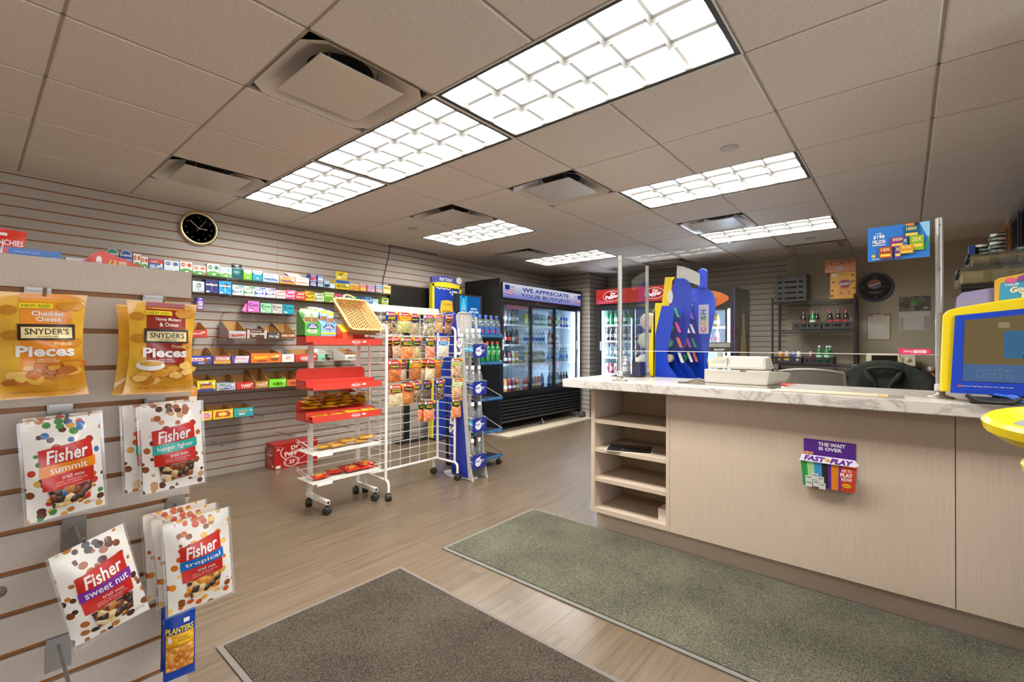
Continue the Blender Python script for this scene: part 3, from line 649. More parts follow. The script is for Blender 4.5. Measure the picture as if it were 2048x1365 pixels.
def trail_pouch(loc, rz, ry, band, word, label, seed, w=0.104, h=0.176, group='trail mix pouches', bare=False, tw=0.0, spots=('#7a3f1c', '#b9782f', '#d9a04a', '#5b2c17', '#c55b1e', '#e2c79a')):
    t = thing('trail_mix_pouch', label, 'snack pouch', loc, rz, group, ry=ry)
    p = Pouch(w, h, 0.034, 0.02, seed, 0.05, tw, 0.0012)
    ob('pouch', p.mesh(PRINTNUTS('#ece6db', spots, 62, 0.40)), t)
    q = MB(); red = M('#c8281f', 0.3)
    q.rect(-w * 0.42, -h * 0.10, w * 0.17, h * 0.17, M('#eee9df', 0.35))
    q.poly([(-0.034, -0.052), (0.036, -0.040), (0.037, -0.119), (-0.032, -0.124)], red)
    q.poly([(-0.034, -0.081), (0.0395, -0.074), (0.0395, -0.092), (-0.034, -0.100)], M(band, 0.3))
    q.text('Fisher', 0.002, -0.063, 0.056, 0.024, mw, 0.02, 0.25, 0.12)
    q.text(word, 0.003, -0.0875, min(0.060, 0.0075 * len(word) + 0.004), 0.0115, mw, 0.01, 0, 0.09)
    q.text('trail mix', 0.008, -0.103, 0.030, 0.0070, mw, 0.0, 0, 0.07)
    q.text('raisins, roasted peanuts,\nalmonds & cashews', 0.006, -0.1125, 0.044, 0.0075, M('#f0cfc6', 0.4), 0, 0, 0.05)
    q.poly([(-0.026, -0.124), (0.034, -0.120), (0.030, -0.152), (-0.020, -0.158)], NUTS(list(spots)[:4] + ['#e6d2ab', '#3a2a22', '#d8b878'], 95, 0.9))
    q.text('NET WT 3.5 OZ', 0.036, -0.161, 0.018, 0.004, M('#55504a', 0.5))
    if not bare: ob('print', drape(q, p.front), t)
    ob('film_edge', p_edge(p), t); return t
def p_edge(p):
    mb = MB(); e = 0.004; hw = p.w / 2
    for sx in (-1, 1): mb.quad((sx * hw, 0, 0), (sx * (hw + e), 0, 0), (sx * (hw + e), 0, -p.h), (sx * hw, 0, -p.h), CLEAR('#f5f5f5', 0.25, 0.1, 1, 0.15))
    mb.quad((-hw - e, 0, -p.h), (hw + e, 0, -p.h), (hw + e, 0, -p.h - e), (-hw - e, 0, -p.h - e), CLEAR('#f5f5f5', 0.25, 0.1, 1, 0.15)); return mb
trail_pouch((0.114, 1.196, 1.052), -0.05, -0.05, '#e8861c', 'summit', 'rear trail mix pouch behind the orange banded one', 14, bare=True)
trail_pouch((0.109, 1.160, 1.050), 0.06, -0.06, '#e8861c', 'summit', 'front trail mix pouch with an orange band', 11, spots=('#7a3f1c', '#b9782f', '#c8322a', '#2e6ea8', '#d9a04a', '#3f8a3a', '#5b2c17'))
trail_pouch((0.251, 1.196, 1.061), 0.0, -0.04, '#1fae9c', 'hunger fighter', 'rear trail mix pouch behind the teal banded one', 22)
trail_pouch((0.270, 1.152, 1.062), -0.12, -0.05, '#1fae9c', 'hunger fighter', 'front trail mix pouch with a teal band', 21, spots=('#7a3f1c', '#8a4a22', '#a35a2a', '#5b2c17', '#c9996a'))
trail_pouch((0.1365, 1.085, 0.842), 0.25, -0.22, '#7a2f9a', 'sweet nut', 'twisted trail mix pouch with a purple band', 31, tw=1.6, spots=('#7a3f1c', '#b9782f', '#5b2c17', '#3a241a', '#a8662c'))
for k, (x, y, a, lab) in enumerate([(0.290, 1.195, 0.02, 'rear of the three blue banded trail mix pouches'), (0.294, 1.145, -0.03, 'middle of the three blue banded trail mix pouches'), (0.301, 1.092, -0.05, 'front of the three blue banded trail mix pouches')]):
    trail_pouch((x, y, 0.838 - 0.002 * (2 - k)), a, [-0.05, -0.08, -0.06][k], '#1668b8', 'tropical', lab, 41 + k, 0.112, 0.182, spots=('#d98a1e', '#e8a83a', '#c9701a', '#f0c66a', '#d0571c', '#8a4a1f'))
def peanut_packet(loc, label, rz):
    t = thing('peanut_packet', label, 'snack packet', loc, rz, 'small blue peanut packets')
    p = Pouch(0.053, 0.150, 0.018, 0.03, 77, 0.05); blue = M('#123f9c', 0.25)
    ob('pouch', p.mesh(blue), t); q = MB()
    q.rect(0, -0.088, 0.046, 0.062, M('#e2a11c', 0.3)); q.text('PLANTERS', -0.001, -0.050, 0.046, 0.011, M('#f0d22a', 0.35), 0.03, 0.1)
    q.poly([(0.006 + 0.017 * math.cos(k * PI / 3), -0.068 + 0.011 * math.sin(k * PI / 3)) for k in range(6)], M('#f2c02c', 0.35)); q.text('HONEY\nROASTED', 0.006, -0.068, 0.022, 0.010, M('#8a4a12', 0.4), 0.01)
    q.text('&', -0.017, -0.066, 0.008, 0.013, mw, 0.03); q.rect(0, -0.105, 0.046, 0.050, NUTS(['#d98a2a', '#e5a23f', '#c97820'], 88, 1.0)); q.rect(0.010, -0.034, 0.010, 0.008, mw)
    ob('print', drape(q, p.front), t)
peanut_packet((0.283, 1.150, 0.670), 'rear small blue peanut packet', 0.03); peanut_packet((0.281, 1.118, 0.662), 'front small blue peanut packet with yellow lettering', -0.1)
# things standing on the gondola top
TB = 1.2855
t = thing('chip_bag', 'red bag of chips standing on the gondola top', 'chip bag', (0.012, 1.52, 1.438), 0.0, ry=0.02)
p = Pouch(0.145, 0.150, 0.03, 0.10, 9, 0.05); ob('pouch', p.mesh(M('#d3301c', 0.3)), t)
q = MB(); q.text('MUNCHIES', 0.038, -0.030, 0.056, 0.013, mw, 0.02); q.rect(0.026, -0.012, 0.030, 0.007, M('#e8ddd6', 0.4)); q.rect(0, -0.062, 0.120, 0.008, M('#e59a1f', 0.4), 0.002); q.rect(0, -0.090, 0.110, 0.035, NUTS(['#d0641c', '#b5481a', '#e08a2a', '#8a3416'], 60, 0.8)); ob('print', drape(q, p.front), t)
t = thing('candy_box', 'open blue box with white clouds on the gondola top', 'box', (0.080, 1.375, TB), 0.0)
mb = MB(); bl = M('#3f78c4', 0.4)
mb.box(-0.040, 0.040, -0.060, -0.0585, 0, 0.0845, bl).box(-0.040, 0.040, 0.0585, 0.060, 0, 0.100, bl).box(-0.040, -0.0385, -0.0585, 0.0585, 0, 0.092, M('#d9d4d0', .5)).box(0.0385, 0.040, -0.0585, 0.0585, 0, 0.088, bl).box(-0.0385, 0.0385, -0.0585, 0.0585, 0, 0.002, bl)
ob('body', mb, t); q = MB(); q.lay = 2
q.rect(-0.0365, 0.042, 0.006, 0.084, M('#d8544c', .4)); q.ell(0.020, 0.066, 0.026, 0.006, mw); q.ell(0.030, 0.069, 0.016, 0.006, mw); q.text('Cloud soft candy', -0.008, 0.077, 0.034, 0.0024, mw)
ob('print', q, t, (0, -0.060, 0))
t = thing('candy_box', 'red twelve count box with a sloping lid on the gondola top', 'box', (0.165, 1.33, TB), 0.0)
ob('body', MB().prism([(0.0, 0), (0.118, 0), (0.118, 0.058), (0.020, 0.096), (0.006, 0.092), (0.0, 0.084)], -0.03, 0.08, 'y', M('#d9503f', 0.4)), t)
q = MB(); q.lay = 2; q.poly([(0.004, 0.06), (0.016, 0.06), (0.016, 0.080), (0.012, 0.085), (0.008, 0.082)], mw); q.text('AIRHEADS', 0.010, 0.071, 0.009, 0.004, M('#c43a3a', .4)); q.text('12', 0.034, 0.0735, 0.014, 0.0085, M('#f0d020', .35), 0.04, 0.2); q.rect(0.050, 0.0725, 0.014, 0.009, M('#e9b9a0', .5)); ob('print', q, t, (0, -0.030, 0))
for k, (x, c, lab) in enumerate([(0.240, '#efe6da', 'white open box lid behind the red box on the gondola'), (0.268, '#efe6da', 'second white box lid at the right end of the gondola top')]):
    o = ob('box_lid', MB().box(-0.018, 0.018, -0.06, 0.06, 0, 0.0655).box(-0.0165, 0.0165, -0.0585, 0.0585, 0.0656, 0.0675), None, (x + 0.068, 1.45, TB), mat=M(c, 0.6)); tag(o, lab, 'box', 'white box lids')
o = ob('candy_box', MB().box(-0.012, 0.012, -0.03, 0.03, 0, 0.0645), None, (0.138, 1.375, TB), mat=M('#e0b92c', .5)); tag(o, 'low yellow box edge between the blue and red boxes', 'box')
o = ob('acrylic_bin', MB().box(-0.03, 0.03, -0.04, 0.04, 0.002, 0.0025).box(-0.03, 0.03, -0.04, -0.038, 0.003, 0.092).box(-0.03, -0.028, -0.0378, 0.04, 0.003, 0.092).box(0.028, 0.03, -0.0378, 0.04, 0.003, 0.092), None, (0.168, 1.47, TB), mat=CLEAR('#c9c4bd', 0.2)); tag(o, 'clear acrylic bin standing behind the yellow box edge', 'bin')
# pouches hanging on the gondola's far end
def end_pouch(y, z, h, c1, c2, label):
    t = thing('snack_pouch', label, 'snack pouch', (GXR + 0.062, y, z), 0.0, 'pouches on the gondola end')
    ob('prong', MB().tube([(-0.062, 0.0, -0.01), (0.02, 0.0, -0.012)], 0.0025, 6, STEEL), t)
    p = Pouch(0.10, h, 0.025, 0.03, int(h * 1000), 0.05); mb = p.mesh(M(c1, 0.35)); mb.xf(Matrix.Translation((0.0, 0, 0))); ob('pouch', mb, t)
    q = MB(); q.rect(-0.0, -h * 0.3, 0.09, h * 0.22, M(c2, 0.35)); ob('print', drape(q, p.front), t); return t
for o_, a in ((end_pouch(1.50, 1.345, 0.165, '#e3ddd2', '#d1402e', 'white and red pouch edge beside the gondola near the gum'), 0.0), (end_pouch(1.42, 1.07, 0.12, '#d98e2e', '#efe8da', 'orange topped pouch edge on the gondola end'), 0.0)):
    o_.scale = (0.55, 1, 1); o_.location.x = GXR + 0.034
# ---------------------------------------------------------------- clear shelves on the slatted wall
m_acr = CLEAR('#ffffff', 0.10, 0.05, 0.35); m_tag = M('#efece4', 0.5); m_cardboard = M('#b5884e', 0.7, var=0.05); m_bracket = M('#9a9a98', 0.3, 0.8)
def clear_shelf(x0, x1, yf, z, lip, label, backlip=0.0):
    t = thing('acrylic_shelf', label, 'shelf', ((x0 + x1) / 2, YL, z), group='clear acrylic shelves on the slatted wall'); w = (x1 - x0) / 2; d = YL - yf
    ob('deck', MB().box(-w, w, -d, -0.002, -0.0035, -0.0008), t, mat=m_acr)
    ob('front_lip', MB().box(-w, w, -d - 0.003, -d, -0.0045, lip), t, mat=m_acr)
    n = max(2, int((x1 - x0) / 0.55))
    for k in range(n + 1):
        x = -w + 0.03 + (2 * w - 0.06) * k / n
        ob('bracket', MB().box(x - 0.003, x + 0.003, -d + 0.01, -0.002, -0.014, -0.0046).box(x - 0.003, x + 0.003, -d - 0.006, -d + 0.01, -0.016, -0.0046), t, mat=m_bracket)
    return t
Y1, Y2 = 4.56, 4.44
clear_shelf(0.30, 3.20, Y1 - 0.012, 1.764, 0.018, 'top clear acrylic shelf, full of mints and gum')
clear_shelf(0.9, 3.20, Y1 - 0.012, 1.617, 0.018, 'second clear acrylic shelf, full of gum boxes')
clear_shelf(0.9, 3.20, Y1 - 0.012, 1.471, 0.018, 'third clear acrylic shelf with few gum boxes')
clear_shelf(0.8, 3.20, Y2 - 0.012, 1.229, 0.045, 'clear acrylic shelf of brown candy bar trays')
clear_shelf(0.8, 3.20, Y2 - 0.012, 1.010, 0.045, 'clear acrylic shelf with the wide orange tray')
clear_shelf(0.8, 3.20, Y2 - 0.012, 0.781, 0.020, 'clear acrylic shelf with the bright green tray')
clear_shelf(0.8, 1.68, Y2 - 0.012, 0.541, 0.020, 'short clear acrylic shelf with the teal tray')
clear_shelf(1.70, 3.20, Y2 - 0.012, 0.541, 0.055, 'empty clear acrylic tray right of the teal box')
clear_shelf(0.8, 2.60, Y2 - 0.012, 0.322, 0.075, 'lowest clear acrylic tray, empty, above the red soda carton')
m_white = M('#f0ece4', 0.4)
def gum_box(x0, x1, z, h, base, accent, word, wcol, label, yf=Y1, d=0.085, style=0):
    w = x1 - x0 - 0.003
    t = thing('gum_box', label, 'gum box', ((x0 + x1) / 2, yf, z), group='boxes on the gum shelves'); mb = M(base, 0.35); ma = M(accent, 0.35); mt = M(wcol, 0.35)
    ob('carton', MB().box(-w / 2, w / 2, 0, d, 0, h), t, mat=mb); q = MB(); q.lay = 1
    if style == 0:      # plain front with a label panel and a row of packs above
        q.rect(0, h * 0.30, w * 0.86, h * 0.42, ma); q.text(word, 0, h * 0.68, w * 0.8, h * 0.20, mt, 0.02, 0.15); q.rect(0, h * 0.92, w, h * 0.08, m_white); q.rect(w * 0.2, h * 0.12, w * 0.25, h * 0.10, m_tag)
    elif style == 1:    # clear mint packs over a curved tray
        for k in (-1, 1): q.rect(k * w * 0.25, h * 0.68, w * 0.44, h * 0.56, m_white); q.ell(k * w * 0.25, h * 0.72, w * 0.36, h * 0.34, ma)
        q.poly([(-w / 2, 0), (w / 2, 0), (w / 2, h * 0.28), (w * 0.2, h * 0.42), (-w * 0.2, h * 0.42), (-w / 2, h * 0.28)], mt); q.rect(w * 0.05, h * 0.17, w * 0.26, h * 0.12, m_tag); q.rect(w * 0.36, h * 0.1, w * 0.2, h * 0.14, ma); q.text(word, -w * .25, h * .72, w * .26, h * .12, m_white, .02)
    elif style == 2:    # tray with a notch showing packs
        q.poly([(-w / 2, h), (w / 2, h), (w / 2, h * 0.75), (-w / 2, h * 0.75)], m_white); q.rect(0, h * 0.72, w * 0.62, h * 0.30, m_white); q.text(word, 0, h * 0.82, w * 0.52, h * 0.12, ma, 0.02); q.text(word, 0, h * 0.62, w * 0.46, h * 0.12, ma, 0.02); q.rect(0, h * 0.22, w * 0.2, h * 0.14, m_tag)
    elif style == 3:    # long box with big word
        q.rect(0, h * 0.80, w, h * 0.36, ma); q.text(word, 0, h * 0.34, w * 0.84, h * 0.32, mt, 0.03); q.text('BONUS PACK', -w * 0.1, h * 0.76, w * 0.45, h * 0.14, mt, 0.02); q.ell(w * 0.36, h * 0.5, w * 0.16, h * 0.3, m_white)
    elif style == 4:    # black oval logo
        q.ell(w * 0.02, h * 0.62, w * 0.5, h * 0.36, BLACK); q.text(word, 0, h * 0.62, w * 0.92, h * 0.22, mt, 0.03, 0.1); q.rect(0, h * 0.3, w * 0.14, h * 0.40, ma); q.rect(-w * 0.3, h * 0.1, w * 0.25, h * 0.12, m_white); q.rect(w * 0.3, h * 0.1, w * 0.25, h * 0.10, ma)
    elif style == 5:    # slanted leaf shapes and two words
        q.poly([(-w / 2, h * 0.95), (w / 2, h * 0.78), (w / 2, h * 0.95)], ma); q.poly([(-w / 2, h * 0.15), (-w * 0.25, h * 0.35), (-w / 2, h * 0.6)], ma); q.text(word, 0, h * 0.72, w * 0.7, h * 0.18, mt, 0.02, 0.2); q.text(word, 0.0, h * 0.33, w * 0.7, h * 0.18, mt, 0.02, 0.2); q.ell(w * 0.28, h * 0.4, w * 0.2, h * 0.2, ma)
    elif style == 6:    # ring letter and word
        q.ell(-w * 0.25, h * 0.68, w * 0.34, h * 0.36, M('#12353f', .4)); q.ell(-w * 0.22, h * 0.68, w * 0.22, h * 0.24, mb); q.text(word, w * 0.14, h * 0.66, w * 0.46, h * 0.22, M('#12353f', .4), 0.02); q.text(word + 's', -w * 0.2, h * 0.36, w * 0.34, h * 0.14, M('#12353f', .4)); q.rect(-w * 0.26, h * 0.18, w * 0.3, h * 0.12, m_tag)
    ob('print', q, t); return t
Z1, Z2, Z3 = 1.7655, 1.6185, 1.4725
# top shelf, left to right
for x, c, lab in ((0.695, '#0f7f72', 'round-topped green mint carton at the left of the top shelf'), (0.776, '#184a9c', 'round-topped blue mint carton on the top shelf')):
    t = thing('mint_carton', lab, 'mint box', (x, Y1, Z1), group='boxes on the gum shelves'); w = 0.072; m_ = M(c, 0.35)
    out_ = [(-w / 2, 0), (w / 2, 0), (w / 2, 0.085)] + [(w / 2 * math.cos(a * PI / 10), 0.095 + 0.036 * math.sin(a * PI / 10)) for a in range(0, 11)] + [(-w / 2, 0.085)]
    ob('carton', MB().prism(out_, 0, 0.05, 'y', m_), t); q = MB(); q.lay = 1
    q.poly([(x_ * 0.98, z_) for x_, z_ in out_], M('#e6e6e2', .4)); q.poly([(x_ * 0.88, z_ * 0.97) for x_, z_ in out_], m_); q.text('ICE BREAKERS', 0, 0.092, 0.060, 0.013, m_white, 0.03); q.rect(0, 0.078, 0.072, 0.012, m_); q.text('COOLMINT', 0, 0.058, 0.058, 0.014, m_white, 0.02); ob('print', q, t)
TT = [(0.818, 0.866, 0.115, '#e9efe0', '#d1642c', '#4f9a3a', 'tall orange and green mint packs beside the blue round carton'), (0.868, 0.912, 0.098, '#ece8dc', '#c9482c', '#4f9a3a', 'red apple mint packs left of the blue gum carton')]
for a in TT: gum_box(a[0], a[1], Z1, a[2], a[3], a[4], 'tic', a[5], a[6], style=1)
gum_box(0.913, 1.012, Z1, 0.090, '#1f63b0', '#c63a34', 'GUM', '#f2f2ee', 'blue gum carton with red packs on the top shelf', style=3)
gum_box(1.014, 1.118, Z1, 0.092, '#dfe6e6', '#3b6fc0', 'tic', '#cfe0ea', 'white and blue freshmint packs on the top shelf', style=1)
gum_box(1.122, 1.210, Z1, 0.098, '#e8e4d4', '#b9502c', 'tic', '#4f9a3a', 'brownish red mint packs on the top shelf', style=1)
gum_box(1.212, 1.309, Z1, 0.078, '#ece4d4', '#e0672a', 'tic', '#56a040', 'bright orange mint packs above the gondola edge', style=1)
gum_box(1.316, 1.412, Z1, 0.105, '#eceee4', '#2f7f4a', 'tic', '#56a040', 'white and dark green mint packs on the top shelf', style=1)
gum_box(1.414, 1.508, Z1, 0.090, '#dfe8ea', '#8fb6c8', 'tic', '#6aa84a', 'white and pale blue mint packs on the top shelf', style=1)
t = thing('mint_bag', 'dark teal mint bag with a black header on the top shelf', 'mint bag', (1.552, Y1 + 0.02, Z1 + 0.134), group='boxes on the gum shelves')
p = Pouch(0.086, 0.132, 0.03, 0.03, 4, .05); ob('pouch', p.mesh(M('#2c6a72', .3)), t); q = MB(); q.rect(0, -0.014, 0.086, 0.030, M('#2a211c', .4)); q.ell(0, -0.016, 0.04, 0.012, M('#b9b2aa', .4)); q.text('extra', 0, -0.040, 0.06, 0.014, M('#a9c4c2', .4), .02); q.ell(0, -0.075, 0.05, 0.028, M('#6fa3a0', .4)); ob('print', drape(q, p.front), t)
gum_box(1.602, 1.676, Z1, 0.092, '#76b82a', '#6a9a3a', 'extra', '#3a5a2a', 'lime green notched gum box on the top shelf', style=2)
gum_box(1.679, 1.766, Z1, 0.094, '#2595a8', '#3a7f86', 'extra', '#2a4a4a', 'teal notched gum box on the top shelf', style=2)
gum_box(1.770, 1.916, Z1, 0.079, '#b9d0e6', '#d7e2ee', 'mentos', '#1d2f80', 'long pale blue mint roll box on the top shelf', style=3)
gum_box(1.920, 2.066, Z1, 0.076, '#f0a548', '#e9b3a0', 'mentos', '#3a2f80', 'long orange mint roll box on the top shelf', style=3)
t = gum_box(2.072, 2.208, Z1, 0.076, '#ece9e2', '#e6e0d8', 'mentos', '#d8884a', 'white mint roll box with its flap raised', style=3)
ob('flap', MB().hexa([(-0.068, 0.085, 0.0762), (0.064, 0.085, 0.0762), (0.064, 0.087, 0.0762), (-0.068, 0.087, 0.0762), (-0.115, 0.14, 0.128), (0.02, 0.14, 0.128), (0.02, 0.142, 0.128), (-0.115, 0.142, 0.128)]), t, mat=m_white)
for k, (x, z, h, c, c2, lab) in enumerate([(2.25, Z1, 0.062, '#24246a', '#b9a8b0', 'small navy mint pack, lower left of the little stacks'), (2.325, Z1, 0.062, '#2c3a78', '#a8c4c0', 'small navy and silver mint pack, lower right of the little stacks'), (2.252, Z1 + 0.0625, 0.06, '#2b2f8a', '#d04a4a', 'small deep blue mint pack lying on the left stack'), (2.327, Z1 + 0.0625, 0.055, '#2a62b8', '#cfe0ee', 'small bright blue mint pack lying on the right stack'), (2.398, Z1, 0.072, '#7fa8b0', '#2a2f6a', 'small pale teal mint pack right of the stacks'), (2.452, Z1, 0.05, '#a9cdd2', '#e0e8e6', 'tiny pale blue mint pack left of the yellow box')]):
    gum_box(x - 0.034, x + 0.034, z, h, c, c2, 'mint', '#f0f0ee', lab, style=0)
t = gum_box(2.49, 2.648, Z1, 0.098, '#e6c81e', '#2f62a8', 'RICOLA', '#3a4a1a', 'yellow lozenge box with a yellow bag standing in it', style=3)
p = Pouch(0.135, 0.10, 0.03, .03, 12, .05); ob('bag', p.mesh(M('#ddc01c', .3)), t, (0.005, 0.03, 0.19)); q = MB(); q.ell(-.02, -.03, .04, .02, M('#5a8a3a', .4)); q.rect(0, -.062, .1, .016, M('#efe9c0', .4)); ob('bag_print', drape(q, p.front), t, (0.005, 0.03, 0.19))
for x0, x1, h, c, c2, c3, lab in ((2.652, 2.768, 0.070, '#e8bb2a', '#d9902a', '#7a4a1a', 'yellow lozenge box right of the tall yellow bag'), (2.770, 2.856, 0.080, '#d4584a', '#ecc03a', '#f2e6d0', 'red and yellow lozenge box on the top shelf'), (2.860, 2.966, 0.086, '#a4567e', '#c9a8b8', '#f2e8ee', 'mauve lozenge box on the top shelf'), (2.970, 3.064, 0.094, '#3a86b8', '#e0a89a', '#eef4f6', 'blue lozenge box next to the last yellow one'), (3.068, 3.174, 0.096, '#e6bf52', '#f0dca0', '#8a6a2a', 'yellow lozenge box at the right end of the top shelf')):
    gum_box(x0, x1, Z1, h, c, c2, 'HALLS', c3, lab, style=0)
# second shelf
for x0, x1, h, c, c2, wd, c3, st, lab in (
    (1.211, 1.299, 0.092, '#c3cfcf', '#9fb4b4', 'eclipse', '#f4f4f2', 4, 'silver white gum box with a black oval'), (1.304, 1.402, 0.116, '#241f66', '#5a4a9a', 'eclipse', '#f4f4f2', 4, 'navy gum box with a black oval'),
    (1.406, 1.506, 0.114, '#1f8fc4', '#66b8de', 'eclipse', '#f4f4f2', 4, 'sky blue gum box with a black oval'), (1.512, 1.606, 0.090, '#e4e8e0', '#3f9aa8', 'extra', '#4a6a6a', 5, 'white gum box with teal leaves'),
    (1.608, 1.697, 0.090, '#e8ece0', '#3f9a48', 'extra', '#3a6a3a', 5, 'white gum box with green leaves'), (1.699, 1.789, 0.090, '#e4e8ee', '#3f62b8', 'extra', '#3a4a8a', 5, 'white gum box with blue leaves'),
    (1.791, 1.884, 0.090, '#ebe6ea', '#6f4aa0', 'extra', '#5a4a7a', 5, 'white gum box with purple leaves'), (1.887, 1.979, 0.078, '#f0d2ca', '#e09a90', 'extra', '#b04a4a', 5, 'pale pink gum box'),
    (1.981, 2.074, 0.088, '#d4507e', '#f0a8c0', 'extra', '#f8eef0', 5, 'hot pink gum box'), (2.077, 2.168, 0.080, '#c4452e', '#e89a7a', 'extra', '#f8eee6', 5, 'brick red gum box'),
    (2.171, 2.266, 0.094, '#e8b92a', '#8a5a2a', 'extra', '#5a3a1a', 5, 'yellow gum box with brown leaves'), (2.270, 2.365, 0.086, '#d4dcc4', '#7fae6a', 'extra', '#4a5a3a', 5, 'pale green gum box'),
    (2.369, 2.476, 0.102, '#86b82a', '#6a9a2a', 'extra', '#e8f0c8', 0, 'lime green gum box, tallest in the middle'), (2.480, 2.566, 0.092, '#d04a64', '#3a7a9a', '5 gum', '#f0f0f4', 4, 'rose red gum box with an oval'),
    (2.570, 2.666, 0.096, '#2f93a0', '#8accd0', '5 gum', '#f0f4f4', 4, 'dark teal gum box behind the basket handle'), (2.668, 2.742, 0.086, '#3f9a3a', '#a0d08a', '5 gum', '#f0f4ee', 4, 'leaf green gum box right of the basket handle'),
    (2.745, 2.832, 0.090, '#34406e', '#7a86b0', 'cool', '#e8eaf0', 4, 'slate navy gum box right of the green one'), (2.836, 2.926, 0.090, '#4a84b4', '#a0c4de', 'cool', '#eef4f8', 4, 'steel blue gum box near the right end'),
    (2.930, 3.010, 0.074, '#8fb8c4', '#c8dee4', 'cool', '#f2f6f6', 0, 'small ice blue gum box near the right end'), (3.052, 3.146, 0.098, '#8fae3a', '#c9a0b4', 'cool', '#f0f0e4', 4, 'olive lime gum box at the right end')):
    gum_box(x0, x1, Z2, h, c, c2, wd, c3, lab + ' on the second gum shelf', style=st)
# third shelf
t = thing('gum_tub', 'round purple gum tub at the left of the third shelf', 'gum tub', (1.268, Y1 + 0.03, Z3), group='boxes on the gum shelves')
ob('tub', MB().lathe([(0.026, 0), (0.030, 0.004), (0.030, 0.070), (0.027, 0.076)], 16, mat=M('#7a5aa8', .3), sq=5), t); ob('lid', MB().lathe([(0.0305, 0.076), (0.0305, 0.096), (0.027, 0.099)], 16, mat=M('#5a3a9a', .3), sq=5), t)
q = MB(); q.lay = 2; q.text('ICE', 0, .058, .03, .014, m_white, .03); q.text('CUBES', 0, .040, .036, .015, m_white, .03); q.rect(0, .015, .036, .018, M('#d8a8d0', .4)); ob('print', q, t, (0, -0.0305, 0))
for x0, x1, h, c, lab in ((1.642, 1.741, 0.102, '#d468b4', 'pink ring-logo gum box on the third gum shelf'), (1.750, 1.850, 0.090, '#8fc49a', 'mint green ring-logo gum box on the third gum shelf'), (1.853, 1.950, 0.090, '#b5b2aa', 'grey ring-logo gum box on the third gum shelf'), (1.954, 2.058, 0.090, '#1f93a8', 'teal ring-logo gum box on the third gum shelf'), (2.20, 2.30, 0.085, '#d8d4cc', 'white gum box half hidden by the green nut carton')):
    gum_box(x0, x1, Z3, h, c, '#ffffff', 'orbit', '#12353f', lab, style=6)
o = ob('gum_pack', MB().box(-0.020, 0.020, -0.006, 0.006, 0, 0.075), None, (1.618, Y1 + 0.03, Z3 + 0.003), (0, 0.45, 0), mat=M('#c878b0', .35)); tag(o, 'pink gum pack leaning against the pink ring-logo box', 'gum pack')
# ---------------------------------------------------------------- open candy trays
def tray(x0, x1, z, hf, hb, base, word, wcol, label, yf=Y2, d=0.24, deco=None, inner=None, panel=None, italic=0.0, tilt=0.0):
    w = (x1 - x0 - 0.004) / 2
    t = thing('candy_tray', label, 'candy tray', ((x0 + x1) / 2, yf, z), group='open candy trays'); mo = M(base, 0.4); mi_ = inner or m_cardboard; e = 0.0025
    ob('front_panel', MB().box(-w, w, 0, e, 0, hf, mo), t)
    ob('floor_panel', MB().box(-w, w, e, d, 0, e, mi_), t)
    for sx in (-1, 1):
        s_ = MB(); xo, xi = sx * w, sx * (w - e)
        prof = [(e, e), (d, e), (d, hb), (d * 0.75, hb), (e, hf)]
        s_.prism(prof, min(xo, xi), max(xo, xi), 'x', mi_)
        s_.add([(xo + sx * 0.0004, a, b) for a, b in prof], [(4, 3, 2, 1, 0) if sx < 0 else (0, 1, 2, 3, 4)], mo); ob('side_panel', s_, t)
    ob('back_panel', MB().box(-w + e, w - e, d - e, d, e, hb, mi_), t)
    q = MB(); q.lay = 1; mt = M(wcol, 0.35)
    if panel: q.rect(panel[1] * w, hf * panel[2], 2 * w * panel[3], hf * panel[4], M(panel[0], .4), panel[5] if len(panel) > 5 else 0)
    for dd in (deco or []):
        if dd[0] == 'r': q.rect(dd[1] * w, dd[2] * hf, dd[3] * 2 * w, dd[4] * hf, M(dd[5], .4), 0.004 if len(dd) > 6 else 0)
        else: q.ell(dd[1] * w, dd[2] * hf, dd[3] * 2 * w, dd[4] * hf, M(dd[5], .4))
    tw_ = deco and [dd for dd in deco if dd[0] == 'tx']
    q.text(word[0], word[1] * w, word[2] * hf, word[3] * 2 * w, word[4] * hf, mt, 0.03, italic, word[5] if len(word) > 5 else 0); q.rect(w * 0.72, hf * 0.70, w * 0.26, hf * 0.13, m_tag)
    ob('print', q, t); return t
_bar = {}
